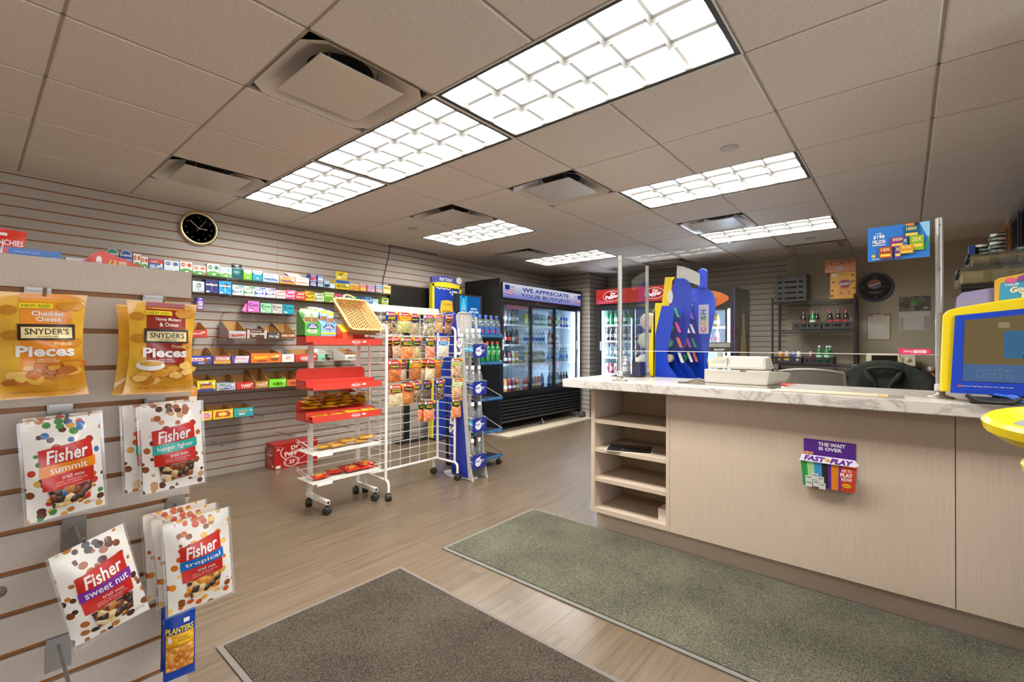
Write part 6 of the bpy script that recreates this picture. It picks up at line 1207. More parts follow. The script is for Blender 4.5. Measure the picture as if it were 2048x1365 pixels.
stock(-.72, 4, .086, SH[0] + .001, .142, [('wide', '#e08a3a', '#f0ece4', '#e0642c', False), ('wide', '#a83a4a', '#efeae4', '#d8502c', False), ('wide', '#8a3a50', '#efeae4', '#d8502c', False), ('wide', '#e89a4a', '#f0ece4', '#e0642c', False)], 'sports drink bottle at the bottom left of the black cooler', GR)
stock(-.27, 2, .085, SH[3] + .001, .142, [('tallcan', '#c8c83a', '#e6e0a0', '', False), ('tallcan', '#2a6a5a', '#5a9a8a', '', False)], 'slim can on the top middle shelf of the black cooler', GR)
stock(-.08, 4, .08, SH[3] + .001, .142, [('wide', '#7ab0b8', '#c8e0e4', '#a8c4cc', True)], 'pale bottle on the top middle shelf of the black cooler', GR)
stock(-.27, 6, .082, SH[2] + .001, .142, [('tall', '#bcd8ea', '#2a6ac0', '#d8e4ee', True)], 'clear water bottle on the second middle shelf of the black cooler', GR)
stock(-.27, 6, .082, SH[1] + .001, .142, [('wide', '#a8a878', '#dcdccc', '#b8c0a8', False), ('wide', '#8a9a90', '#dce4dc', '#c8d0c8', False)], 'pale tea bottle on the third middle shelf of the black cooler', GR)
stock(-.29, 6, .082, SH[0] + .001, .142, [('wide', '#c84a44', '#e8e4e0', '#d8502c', False), ('wide', '#d86a3a', '#e8e4e0', '#d8502c', False), ('wide', '#3a9aa8', '#e0e8e8', '#d8642c', False), ('wide', '#e07a34', '#ece6de', '#d8502c', False), ('wide', '#d8604a', '#e8e4e0', '#d8502c', False), ('tall', '#2a4a9a', '#3a6ac0', '#2a4a9a', False)], 'sports drink bottle at the bottom middle of the black cooler', GR)
stock(.31, 4, .076, SH[3] + .001, .142, [('tallcan', '#b83a3c', '#e0d4d0', '', False), ('tallcan', '#d8d8dc', '#b83a3c', '', False)], 'red and white can on the top right shelf of the black cooler', GR)
stock(.62, 3, .074, SH[3] + .001, .142, [('tallcan', '#2a5ac0', '#e0e4ec', '', False)], 'blue can on the top right shelf of the black cooler', GR)
stock(.31, 3, .09, SH[2] + .001, .142, [('tall', '#a8503a', '#e0c8a0', '#c83a34', False), ('wide', '#5a3a34', '#d8d0cc', '#2a2022', False), ('jar', '#c8d8e0', '#e8eef0', '#d8e0e4', True)], 'brown bottle on the second right shelf of the black cooler', GR)
stock(.30, 7, .078, SH[1] + .001, .142, [('tall', '#5aa8d8', '#3a86c8', '#1f8a7a', True)], 'blue water bottle with a green cap in the black cooler', GR)
stock(.31, 1, .078, SH[0] + .001, .142, [('tall', '#1f3f9a', '#2a5ac0', '#1f4fb0', False)], 'blue labelled cola bottle at the bottom right of the black cooler', GR)
stock(.39, 1, .078, SH[0] + .001, .142, [('tall', '#2aa84a', '#3ab85a', '#2a9a44', False)], 'green soda bottle at the bottom right of the black cooler', GR)
stock(.47, 5, .078, SH[0] + .001, .142, [('tall', '#2a1c1a', '#c0c8cc', '#1a1a1c', False)], 'black cola bottle at the bottom right of the black cooler', GR)
o = ob('floor_wedge', MB().hexa([(6.40, 3.985, .015), (6.54, 3.985, .015), (6.54, 4.035, .015), (6.40, 4.035, .015), (6.40, 4.0, .03), (6.54, 4.0, .10), (6.54, 4.035, .10), (6.40, 4.035, .03)]), None, mat=M('#3f3d3a', .6)); tag(o, 'dark grey wedge on the floor at the cooler corner', 'wedge')
# --- red header cooler against the back wall
QX, QY = 6.45, 3.115
t = cooler('drink_cooler', 'black two door cooler with a red soda header', 1.22, .70, 2.05, (QX, QY, 0), TOWARD_X, .50, 1.745, 1.80, [(-.565, .02, 0), (-.01, .565, .022)], [.74, .995, 1.252, 1.50], False)
for x in (-.55, .55):
    for y in (.06, .62): ob('foot', MB().lathe([(.02, 0), (.02, .09)], 10, mat=m_cb), t, (x, y, 0))
leds(t, (-.55, .005, .55), .036, .52, 1.72)
hd = ob('header_box', MB().box(-.615, .615, -.03, .0, 1.825, 2.05, M('#b8221f', .35)), t); q = MB(); q.lay = 1; q.rect(0, 1.937, 1.21, .212, EM('#cf3a34', .5)); q.poly([(-.605, 1.833), (-.25, 1.833), (-.605, 1.90)], EM('#d8506a', .5))
for cx in (-.34, .34):
    q.ell(cx, 1.94, .30, .165, EM('#f0e4e2', .6)); q.ell(cx, 1.94, .285, .150, EM('#b8221f', .5)); q.text('Dr', cx + .02, 1.975, .09, .05, EM('#f6f0ee', .75), .03, .1, .1); q.text('Pepper', cx, 1.925, .22, .075, EM('#f6f0ee', .75), .03, .1, .12)
q.text('1855', -.48, 1.848, .16, .022, EM('#e88aa0', .5), .02); ob('header_print', q, hd, (0, -.03, 0))
GQ = 'drinks in the red header cooler'
def stockb(y0, n, step, z, spec, label):
    for k in range(n):
        kind, col, lab, cap, cl = spec[k % len(spec)]; drink(kind, col, lab, cap, (QX + .135, y0 - step * k, z), label, GQ, cl)
stockb(3.62, 14, .078, 1.501, [('tall', '#2a9a5a', '#d8e8dc', '#2a8a50', False), ('tall', '#2a9a5a', '#3aa868', '#2a8a50', False)], 'green soda bottle on the top shelf of the red header cooler')
stockb(3.62, 14, .078, 1.253, [('tall', '#4a2a26', '#d8d4d2', '#8a4a48', False), ('tall', '#3a2422', '#d8d0d0', '#2a2020', False)], 'dark soda bottle on the second shelf of the red header cooler')
stockb(3.62, 6, .078, .996, [('tall', '#d8ccc0', '#e8e4e0', '#b83a44', True)], 'clear red capped bottle on the third shelf of the red header cooler')
stockb(3.10, 6, .082, .996, [('tall', '#6a3a36', '#d8d0d0', '#8a3a3a', False)], 'brown soda bottle on the third shelf of the red header cooler')
stockb(3.62, 14, .076, .741, [('tallcan', '#d0d4d8', '#b83a4a', '', False), ('tallcan', '#b8303c', '#d8dce0', '', False)], 'silver and red can on the low shelf of the red header cooler')
# --- dark cooler with fruit graphic
RX, RY = 6.35, 2.06
t = cooler('drink_cooler', 'dark grey cooler with an orange fruit graphic', .76, .76, 1.95, (RX, RY, 0), TOWARD_X, .50, 1.67, 1.70, [(-.32, .30, 0)], [.82, 1.19, 1.43], False)
for x in (-.33, .33):
    for y in (.06, .66): ob('foot', MB().lathe([(.02, 0), (.02, .09)], 10, mat=m_cb), t, (x, y, 0))
leds(t, (-.31, .31), .036, .52, 1.65)
ob('edge_trim', MB().box(.381, .386, 0, .012, .09, 1.95, M('#5a4a9a', .4)), t)
q = MB(); q.lay = 1; m_or = NUTS(['#e0702a', '#e88a34', '#d85a2a', '#f0a84a'], 5, 0.0)
q.poly([(-.05 + .20 * math.cos(a) * (1.0 + .25 * max(0, math.cos(a)) ** 6), 1.80 + .11 * math.sin(a)) for a in [2 * PI * k / 28 for k in range(28)]], m_or); q.poly([(-.24, 1.71), (-.12, 1.72), (-.02, 1.77), (-.12, 1.755), (-.25, 1.735)], M('#f0b84a', .4)); ob('fruit_print', q, t, (.12, -.002, 0))
q = MB(); q.lay = 1; q.poly([(.28, .55), (.62, .55), (.62, 1.05), (.56, 1.30), (.50, 1.45), (.50, 1.62), (.38, 1.62), (.38, 1.45), (.33, 1.30), (.28, 1.05)], M('#b0a070', .6)); q.rect(.45, .60, .34, .06, M('#8a4a3a', .5)); q.text('GUINNESS', .45, .60, .26, .03, M('#d8c8a0', .5), .02); q.ell(.44, 1.66, .10, .06, M('#6a6a70', .5)); ob('side_print', q, t, (.381, 0, 0), (0, 0, PI / 2))
for k in range(5): drink('wide', '#c89a5a', '#eceae4', '#8a6a3a', (RX + .135, RY + .27 - .10 * k, 1.431), 'coffee drink bottle in the dark grey cooler', 'drinks in the dark grey cooler')
for k in range(5): drink('tall', '#e8e4e4', '#c85a64', '#d8d4d0', (RX + .135, RY + .27 - .10 * k, 1.191), 'white milk bottle in the dark grey cooler', 'drinks in the dark grey cooler')
for k in range(5): drink('wide', '#d8a83a', '#f0e8d0', '#d8d0c0', (RX + .135, RY + .27 - .10 * k, .821), 'yellow juice bottle in the dark grey cooler', 'drinks in the dark grey cooler')
# ---------------------------------------------------------------- on and around the counter
m_shield = CLEAR('#fbfcfc', .08, .02, .30); m_post = M('#c4c2be', .3, .75); m_cl = M('#bdbbb6', .35)
t = thing('sneeze_guard', 'clear acrylic sneeze guard on three grey posts', 'sneeze guard', (2.62, .6, WT))
PA, PB, PC = (-.02, .743), (.44, .775), (.082, -.708)
ztop = .772
for k, (x, y) in enumerate((PA, PB, PC)):
    o = ob('post', MB().tube([(x, y, .006), (x, y, ztop)], .0135 if k != 1 else .0115, 14, m_post), t); ob('base_disc', MB().lathe([(.048, 0), (.048, .004), (.03, .009), (.018, .014), (.018, .03)], 24, (x, y, .0005), M('#8a8378', .35, .6)), o); ob('collar', MB().lathe([(.018, .03), (.018, .055), (.0145, .06)], 16, (x, y, 0), m_cl), o)
    for z in (.05, .20, .36, .55, .74): ob('screw', MB().lathe([(.004, -.021), (.004, .0)], 8, (x, y, z), CHROME, axis='x'), o)
ob('front_pane', MB().hexa([(PA[0] + .022, -.70, .185), (PA[0] + .026, -.70, .185), (PA[0] + .026, PA[1], .185), (PA[0] + .022, PA[1], .185), (PA[0] + .022, -.70, .768), (PA[0] + .026, -.70, .768), (PA[0] + .026, PA[1], .768), (PA[0] + .022, PA[1], .768)], m_shield), t)
ob('pane_edge', MB().box(PA[0] + .0215, PA[0] + .0265, -.70, PA[1], .1835, .1865, M('#d8d4cc', .3)), t)
ob('side_pane', MB().box(PA[0] + .03, PB[0] - .014, PA[1] + .018, PA[1] + .022, .02, .768, m_shield), t); 
ob('corner_strip', MB().box(PA[0] - .018, PA[0] - .013, PA[1] + .006, PA[1] + .011, .02, .768, m_shield), t)
def sign_on_pane(name, label, y0, y1, z0, z1, fn, cat='sign'):
    """thin print fixed to the guard's front pane, facing the shop"""
    w = y0 - y1; s_ = thing(name, label, cat, (2.62 + PA[0] + .0195, (y0 + y1) / 2, z0), TOWARD_X); ob('sheet', MB().box(-w / 2, w / 2, -.001, .001, 0, z1 - z0, M('#e8e4dc', .4)), s_); q = MB(); q.lay = 4; fn(q, w, z1 - z0); ob('print', q, s_); return s_
def pr_lott(q, w, h):
    q.rect(0, h / 2, w, h, M('#2f78c8', .35)); q.poly([(w * .34, h), (w * .5, h * .45), (w * .5, h)], M('#8cc8e8', .4)); q.poly([(w * .40, h * .25), (w * .5, h * .62), (w * .5, h * .50), (w * .44, h * .2)], M('#3f9a4a', .4)); q.poly([(w * .12, h), (w * .30, h), (w * .22, h * .75)], M('#e8862a', .4)); q.poly([(w * .26, h), (w * .34, h), (w * .30, h * .7)], M('#2a2a2c', .4))
    q.text('OVER', -w * .31, h * .80, w * .10, h * .05, m_white); q.text('$198', -w * .31, h * .70, w * .19, h * .12, m_white, .03); q.text('MILLION', -w * .31, h * .56, w * .21, h * .12, m_white, .03); q.rect(-w * .31, h * .46, w * .22, h * .03, M('#cfe0f0', .4))
    for x, z, ww, hh, c, tx in ((.22, .76, .24, .34, '#1c5a78', '100X'), (0, .50, .24, .30, '#8a2f7a', '50X'), (.12, .44, .08, .30, '#2a6aa8', ''), (.30, .42, .22, .42, '#8ab02a', '20X'), (-.20, .22, .22, .34, '#a8402a', '10X'), (.0, .20, .10, .34, '#6a3a8a', ''), (.14, .26, .22, .24, '#d8902a', '5X')): q.rect(x * w, z * h, ww * w, hh * h, M(c, .4)); q.text(tx or 'X', x * w, (z + hh * .25) * h, ww * w * .7, hh * h * .28, M('#f0e08a', .4), .02); q.rect(x * w, (z - .08) * h, ww * w * .8, hh * h * .22, M('#e8c84a', .5))
    q.ell(-w * .40, h * .14, w * .07, h * .09, M('#e8a82a', .4)); q.rect(-w * .36, h * .05, w * .12, h * .02, m_white)
sign_on_pane('lottery_poster', 'blue lottery poster taped high on the sneeze guard', .132, -.075, 1.565, 1.715, pr_lott)
def pr_good(q, w, h): q.rect(0, h / 2, w, h, M('#d8386a', .35)); q.text('#Doing', -w * .20, h * .5, w * .30, h * .50, m_white, .01, .2); q.text('GOOD', w * .17, h * .5, w * .42, h * .55, m_white, .06)
sign_on_pane('slogan_strip', 'small pink slogan strip on the sneeze guard', .026, -.077, 1.152, 1.176, pr_good)
# sanitizer, tray and pen holder
t = thing('hand_sanitizer', 'clear pump bottle of hand sanitizer on a black tray', 'bottle', (3.02, 1.515, WT + .0145)); ob('body', MB().lathe([(.024, 0), (.027, .005), (.027, .075), (.012, .088), (.012, .094)], 14, mat=m_pet, sq=4), t); ob('pump', MB().lathe([(.014, .094), (.014, .105), (.005, .108), (.005, .122)], 12, mat=m_white).box(-.028, .010, -.006, .006, .122, .130, m_white), t); ob('label', MB().lathe([(.0275, .02), (.0275, .055)], 14, mat=M('#cfd8e0', .4), sq=4, caps=False), t)
o = ob('black_tray', MB().hexa([(2.93, 1.445, WT + .001), (3.08, 1.445, WT + .001), (3.08, 1.585, WT + .001), (2.93, 1.585, WT + .001), (2.955, 1.455, WT + .014), (3.07, 1.455, WT + .014), (3.07, 1.56, WT + .014), (2.955, 1.56, WT + .014)]), None, mat=M('#33312e', .5)); tag(o, 'low black sloped tray under the sanitizer', 'tray')
t = thing('pen_holder', 'black slatted pen box with white slips inside', 'pen holder', (2.99, 1.405, WT + .001)); ob('box', MB().box(-.035, .035, -.033, -.030, 0, .105).box(-.035, .035, .030, .033, 0, .105).box(-.035, -.032, -.03, .03, 0, .105).box(.032, .035, -.03, .03, 0, .105).box(-.032, .032, -.03, .03, 0, .004), t, mat=M('#2e2d2b', .5))
for k in range(3): ob('slip', MB().box(-.002, .002, -.012, .012, .006, .135), t, (-.015 + .014 * k, -.008 + .01 * k, 0), (.10 * (k - 1), .06, .2), mat=m_white)
# rear desk and ticket dispenser
o = ob('rear_desk', MB().box(3.125, 3.78, .98, 1.62, .83, .86, m_woodh).box(3.14, 3.16, 1.0, 1.6, 0, .83, m_wood).box(3.74, 3.76, 1.0, 1.6, 0, .83, m_wood), None); tag(o, 'pale wood ledge behind the counter under the ticket dispenser', 'desk')
t = thing('ticket_dispenser', 'blue and yellow instant ticket dispenser tower', 'ticket dispenser', (3.14, 1.25, .861)); yl = M('#e8cc1c', .3); bu = M('#123ec0', .28); z0 = .861
def side(x, pts, mat_, nm='side_panel', th=.006): return ob(nm, MB().prism([(a - 1.25, b - z0) for a, b in pts][::-1], x, x + th, 'x', mat_), t)
P1B = [(1.302, 1.462), (1.233, 1.459), (1.219, 1.434), (1.219, 1.389), (1.233, 1.295), (1.257, 1.16), (1.268, 1.103), (1.255, 1.06), (1.243, 1.035), (1.198, .975), (1.19, .862), (1.352, .862), (1.349, 1.258)]
side(0.0, P1B, bu); side(-.002, [(1.445, .862), (1.348, 1.484), (1.244, 1.480), (1.302, 1.465), (1.349, 1.258), (1.356, .862)], yl, 'yellow_shell', .010)
side(.12, [(a - .012, b + .0) for a, b in P1B], bu)
P2B = [(1.278, 1.671), (1.213, 1.667), (1.185, 1.645), (1.167, 1.606), (1.158, 1.536), (1.158, 1.467), (1.191, 1.269), (1.216, 1.14), (1.216, 1.079), (1.195, 1.05), (1.163, 1.022), (1.128, .959), (1.12, .862), (1.351, .862), (1.345, 1.45)]
side(.18, P2B, bu); side(.178, [(1.40, 1.30), (1.351, 1.687), (1.276, 1.682), (1.300, 1.655), (1.345, 1.30)], yl, 'yellow_shell', .010)
P3B = [(1.26, 1.62), (1.141, 1.616), (1.091, 1.582), (1.075, 1.519), (1.077, 1.449), (1.116, 1.243), (1.130, 1.099), (1.115, 1.0), (1.10, .862), (1.33, .862), (1.33, 1.45)]
side(.41, P3B, bu); side(.404, [(a - .01, b - .012) for a, b in P3B[:7]] + [(1.14, .862), (1.15, .862), (1.145, 1.099)], M('#2a56d8', .3), 'side_trim', .005)
ob('back_shell', MB().box(-.002, .416, .10, .112, 0, .58, yl), t); ob('white_oval', MB().prism([(.020 * math.cos(-k * PI / 12), .050 * math.sin(-k * PI / 12)) for k in range(24)], 0, .002, 'x', M('#d8d4d0', .5)), t, (.175, .062, .68))
sgn = [(1.271, 1.677), (1.268, 1.764), (1.225, 1.755), (1.181, 1.735), (1.140, 1.712), (1.108, 1.691), (1.108, 1.607)]
sg = ob('top_sign', MB().prism([(a - 1.25, b - z0) for a, b in sgn][::-1], .19, .195, 'x', M('#c0bebc', .4)), t); q = MB(); q.lay = 1; q.text('INSTANTS', 0, 0, .085, .028, M('#dcd4bc', .4), .02, 0, -.28); ob('lettering', q, sg, (.19, -.055, .848), (0, 0, TOWARD_X))
ob('lamp_topper', MB().lathe([(.030, 0), (.034, .004), (.034, .018), (.030, .022)], 24, (0, 0, 0), M('#2246c0', .25), axis='x').box(.002, .02, -.033, .033, -.11, 0.0, M('#2246c0', .25)), t, (.39, -.095, .865))
rt = random.Random(5)
for lv in range(5):
    z = .20 + .105 * lv
    for xa, xb in ((.008, .118), (.188, .402)):
        if xa < .1 and lv > 3: continue
        yb = -.035 - .012 * lv * 0; o = ob('ticket_shelf', MB().box(xa, xb, -.085 + .01 * lv, .09, z, z + .003, m_acr), t); n = 1 if xb < .2 else 2
        for k in range(n):
            xx = xa + (xb - xa) * (k + .5) / n; ob('ticket_roll', MB().lathe([(.012, -.03), (.030, -.03), (.030, .03), (.012, .03)], 16, (xx, .03, z + .034), M(rt.choice(['#c8409a', '#d8d4c8', '#a8402a', '#2a2a2c', '#d0c8b8', '#7a3fa0', '#3a9a6a']), .4), axis='x'), o)
            ob('ticket', MB().hexa([(xx - .028, -.072 + .01 * lv, z + .005), (xx + .028, -.072 + .01 * lv, z + .005), (xx + .028, -.071 + .01 * lv, z + .005), (xx - .028, -.071 + .01 * lv, z + .005), (xx - .028, -.045 + .01 * lv, z + .075), (xx + .028, -.045 + .01 * lv, z + .075), (xx + .028, -.044 + .01 * lv, z + .075), (xx - .028, -.044 + .01 * lv, z + .075)], M(rt.choice(['#d8d0dc', '#c83a8a', '#e0dcd4', '#2f8a5a', '#8a4ab0', '#d86a3a']), .4)), o)
q = MB(); q.lay = 2; cs = ['#c8407a', '#d89a3a', '#2f8a6a', '#3a6ac0']
for k, ch in enumerate('CASH'): q.text(ch, 0, -.06 + .042 * k, .035, .036, M(cs[k], .4), .04, 0, PI / 2 - .1)
q2 = ob('ticket_bag', MB().box(-.035, .035, -.002, .002, -.09, .12, CLEAR('#f0f0ee', .3, .1, 1, .55, '#e8e4e0')), t, (.30, -.135, .50), (0, 0, TOWARD_X)); ob('bag_print', q, q2, (0, -.002, 0))
for k, (z, r) in enumerate(((1.36, .062), (1.22, .060), (1.06, .060))): ob('side_reel', MB().lathe([(.03, -.012), (r, -.012), (r, .012), (.03, .012)], 24, (.06, .175 + .015 * k, z - z0), M(['#c9b6a2', '#b8bca0', '#c4c0b8'][k], .5), axis='x'), t)
# till
t = thing('cash_register', 'cream electronic cash register seen from behind', 'cash register', (2.70, .705, .899)); cm = M('#bfb9ac', .38)
# drawer base then tapered body; local x away from the shop, y along the counter
ob('drawer', MB().box(.0, .34, -.155, .165, .0, .075), t, mat=M('#b3ada0', .42), bevel=.006)
ob('body', MB().hexa([(.005, -.15, .077), (.34, -.18, .077), (.34, .17, .077), (.005, .17, .077), (.02, -.16, .155), (.36, -.205, .130), (.36, .17, .130), (.02, .175, .155)], cm), t, bevel=.010)
ob('top_cover', MB().hexa([(.022, -.142, .157), (.20, -.15, .157), (.20, .16, .157), (.022, .16, .157), (.05, -.135, .225), (.16, -.14, .228), (.16, .14, .228), (.05, .14, .225)], M('#c4beb2', .36)), t, bevel=.014)
ob('top_seam', MB().box(.030, .052, .052, .0535, .168, .216, M('#a8a296', .5)), t, (-.004, 0, 0)); ob('recess', MB().hexa([(.036, .068, .172), (.038, .068, .172), (.038, .142, .172), (.036, .142, .172), (.046, .068, .208), (.048, .068, .208), (.048, .136, .208), (.046, .136, .208)], M('#bcb6a8', .45)), t, (-.006, 0, 0))
ob('latch', MB().box(.014, .018, -.045, -.015, .150, .154, M('#8a8478', .5)), t)
ob('pole', MB().box(.055, .075, .090, .112, .15, .255, M('#b8b2a4', .4)), t)
dd = ob('display', MB().box(.05, .085, .038, .160, .252, .306, M('#262520', .4)), t, bevel=.004); ob('screen', MB().box(.0475, .0495, .042, .156, .278, .300, M('#8f8f8a', .25)), dd)
q = MB(); q.lay = 1; q.text('SHARP', 0, .264, .055, .009, m_white, .04); ob('lettering', q, dd, (.0498, .10, 0), (0, 0, TOWARD_X))
for k in range(3): ob('slot', MB().box(-.0006, .0, .12 + .006 * k, .122 + .006 * k, .03, .05, M('#6a665c', .6)), t)
o = ob('power_cord', MB().tube([(2.70, .875, .985), (2.70, .90, .995), (2.69, .935, .985), (2.68, .965, .975), (2.67, 1.01, .9735)], .006, 8), None, mat=M('#6b6862', .5)); tag(o, 'grey power cord of the cash register', 'cord')
o = ob('receipt_roll', MB().lathe([(.012, -.03), (.026, -.03), (.026, .03), (.012, .03)], 18, axis='y', mat=m_white), None, (3.06, .512 + .02, .925)); tag(o, 'white receipt paper roll beside the till', 'paper roll')
# flat ticket display lying on the counter
t = thing('counter_mat', 'long tan and grey ticket mat lying on the counter front', 'counter mat', (2.585, .255, WT + .0005)); ob('mat', MB().box(-.075, .075, -.245, .245, 0, .004), t, mat=M('#a99f8c', .4)); ob('insert', MB().box(-.055, .055, -.16, .175, .0042, .0065), t, mat=M('#c9bd9c', .35)); ob('end_block', MB().box(-.055, .055, -.195, -.162, .0042, .0065), t, mat=M('#c8a572', .4)); ob('dark_end', MB().box(-.06, .06, -.243, -.197, .0042, .0055), t, mat=M('#7d7a70', .4))
# brochure holder on the counter front
t = thing('brochure_box', 'purple game flyer holder with rainbow stripes on the counter front', 'flyer holder', (2.5995, .275, .53), TOWARD_X)
ob('back_card', MB().box(-.10, .10, -.004, -.001, .045, .215, M('#5a2a8a', .35)), t, bevel=.0006)
pk = MB().hexa([(-.098, -.034, 0), (.098, -.034, 0), (.098, -.005, 0), (-.098, -.005, 0), (-.108, -.05, .135), (.108, -.05, .135), (.108, -.046, .135), (-.108, -.046, .135)], M('#5a2a8a', .35)); ob('pocket', pk, t)
q = MB(); q.lay = 1
for k, c in enumerate(('#2f9a4a', '#a8d890', '#3f9ad0', '#2a2a2e', '#5a2a8a', '#e0862a', '#8a2a8a', '#d8482a')):
    xs = [-.098, -.075, -.05, -.022, 0.0, .012, .038, .048, .098]; f_ = 1.10
    q.poly([(xs[k], 0), (xs[k + 1], 0), (xs[k + 1] * f_, .135), (xs[k] * f_, .135)], M(c, .35)); q.lay -= 1
q.lay += 2
for k, (x, z) in enumerate(((-.075, .035), (-.05, .05), (-.028, .038), (-.075, .012), (-.045, .018), (-.022, .010))): q.rect(x, z, .026, .03, M('#d8d8d4', .5)); q.rect(x, z + .006, .018, .005, M('#8a8a86', .5))
q.text('ASK TO', .070, .098, .038, .014, m_white, .02); q.text('PLAY', .070, .078, .046, .018, m_white, .05); q.text('NOW', .070, .058, .040, .016, m_white, .03); q.ell(.070, .030, .034, .020, M('#e8b82a', .4)); q.text('Lottery', .070, .030, .028, .008, M('#c8442a', .4), .02)
q.xf(Matrix.Rotation(math.radians(-6.8) * -1, 4, 'X')); ob('pocket_print', q, t, (0, -.0345, 0))
q = MB(); q.lay = 2; wv = M('#efe8f4', .35); pu = M('#6a2f9a', .35); q.poly([(-.112, .118), (-.10, .150), (.10, .150), (.116, .128), (.10, .118)], wv); q.text('FAST', -.050, .134, .085, .024, pu, .05, .25, -.03); q.text('PLAY', .052, .133, .085, .024, pu, .05, .25, -.03); q.ell(0, .134, .018, .012, M('#e8a02a', .4)); q.text('NEW', -.075, .158, .042, .014, M('#f0a82a', .35), .04); ob('title_print', q, t, (0, -.053, 0))
q = MB(); q.lay = 2; q.text('THE WAIT', .01, .196, .105, .017, wv, .04); q.text('IS OVER', .005, .175, .09, .016, wv, .04); ob('card_print', q, t, (0, -.004, 0))
# lottery terminal at the right picture edge
t = thing('lottery_terminal', 'yellow and blue lottery screen terminal standing on the counter', 'terminal', (2.625, -.36, WT + .0005), TOWARD_X); ZB = .035
w = .50
outl = [(-.255, ZB), (.28, ZB), (.28, .44), (.10, .425), (-.08, .40), (-.20, .378), (-.232, .368), (-.245, .35)]
ob('casing', MB().prism(outl, -.03, .040, 'y', M('#e8cc1e', .3)), t, bevel=.006)
ob('bezel', MB().prism([(-.225, ZB - .003), (.27, ZB - .003), (.27, .385), (.05, .372), (-.21, .345)], -.040, -.030, 'y', M('#1a42b8', .3)), t)
sc = ob('screen', MB().prism([(-.190, .082), (.255, .082), (.255, .362), (.05, .350), (-.183, .325)], -.0415, -.0402, 'y', EM('#8a7650', .34)), t); q = MB(); q.lay = 1
q.poly([(-.190, .083), (.254, .083), (.254, .150), (-.188, .150)], EM('#5f7fae', .34)); q.text('ANOTHER WINNER', .112, .308, .26, .024, EM('#3a352a', .2), .02); q.rect(-.075, .303, .030, .022, EM('#b8aa8a', .3)); q.poly([(-.075, .175), (.16, .175), (.16, .290), (-.075, .280)], EM('#4f7fa6', .34)); q.poly([(-.025, .175), (-.02, .225), (.0, .245), (.018, .252), (.045, .248), (.07, .235), (.08, .175)], EM('#2c251f', .15)); q.ell(.030, .268, .040, .048, EM('#a87a5a', .3)); q.ell(.030, .286, .038, .014, EM('#b8a894', .3)); q.rect(.028, .205, .022, .038, EM('#a8c4d4', .34)); q.ell(-.01, .160, .018, .014, EM('#c8ccd8', .3)); q.text('Play responsibly', .075, .160, .13, .013, EM('#3a352a', .2)); q.text('LuckyDay', -.10, .128, .10, .018, EM('#8a9ab8', .3), .0, .2); q.text('LOTTO', -.10, .106, .10, .018, EM('#8a9ab8', .3)); q.rect(.14, .115, .06, .05, EM('#5fa0c0', .4)); ob('screen_image', q, sc, (0, -.0415, 0))
q = MB(); q.lay = 1; q.ell(-.198, .062, .012, .009, M('#d84a3a', .4)); q.text('Be Smart, Play Smart. Must be 18 or older to play', -.12, .062, .14, .006, m_white); ob('notice', q, t, (0, -.040, 0))
ob('topper', MB().prism([(-.205, .375), (.28, .44), (.28, .50), (-.10, .455), (-.185, .442), (-.20, .425)], .02, .05, 'y', M('#8c86ae', .45)), t)
ob('foot', MB().box(-.10, .15, .015, .055, 0, ZB, M('#2a2a2c', .5)), t)
gc = ob('promo_card', MB().prism([(-.095, .395), (.07, .412), (.07, .520), (-.085, .490), (-.095, .48)], -.006, .0, 'y', M('#dca83a', .4)), t, (0, .01, 0)); q = MB(); q.lay = 2
q.poly([(-.083, .402), (.066, .416), (.066, .490), (-.078, .470)], M('#3f9ac0', .4)); q.text('YOUR', -.048, .462, .040, .009, m_white, .03, 0, .1); q.text('Golden', -.012, .446, .085, .024, M('#f0dcb0', .4), .05, .25, .14); q.text('Ticket', .012, .425, .080, .022, M('#f0dcb0', .4), .05, .25, .14); q.text('AWAITS', .034, .412, .05, .008, m_white, .03, 0, .1)
for x, z, r, c in ((-.05, .478, .02, '#e05a8a'), (-.015, .484, .024, '#8a4aa0'), (.0, .492, .022, '#7ab83a'), (.018, .490, .014, '#e05a8a'), (.042, .498, .034, '#a83a8a'), (.042, .498, .022, '#e86a7a'), (.042, .497, .010, '#8a3a7a')): q.ell(x, z, r * 1.5, r, M(c, .4))
ob('promo_print', q, gc, (0, -.006, 0))
ob('promo_card', MB().prism([(.075, .412), (.16, .420), (.16, .525), (.075, .515)], -.004, .0, 'y', M('#d8562e', .4)), t, (0, .01, 0))
t = thing('card_reader', 'black handled scanner with blue straps under the lottery screen', 'scanner', (2.553, -.245, WT + .001)); ob('body', MB().box(-.04, .05, -.06, .06, .0, .022), t, mat=M('#2a2826', .4), bevel=.006); ob('handle', MB().tube([(-.055, -.075, .03), (-.062, -.05, .012), (-.066, 0, .009), (-.062, .04, .012), (-.05, .07, .032)], .008, 8, M('#322e2a', .4)), t); ob('strap', MB().tube([(-.06, -.09, .008), (0, -.05, .03), (.05, 0, .034)], .006, 6, M('#3a6ac8', .4)), t); ob('strap', MB().tube([(-.05, -.11, .008), (0.02, -.07, .03), (.06, -.02, .034)], .005, 6, M('#5a86d0', .4)), t)
o = ob('glasses', MB().tube([(2.545, -.36, WT + .012), (2.535, -.31, WT + .012), (2.55, -.285, WT + .012), (2.575, -.30, WT + .012), (2.575, -.34, WT + .012), (2.545, -.36, WT + .012)], .005, 8), None, mat=M('#2a201c', .35)); tag(o, 'dark loop of cable at the front right of the counter', 'cable')
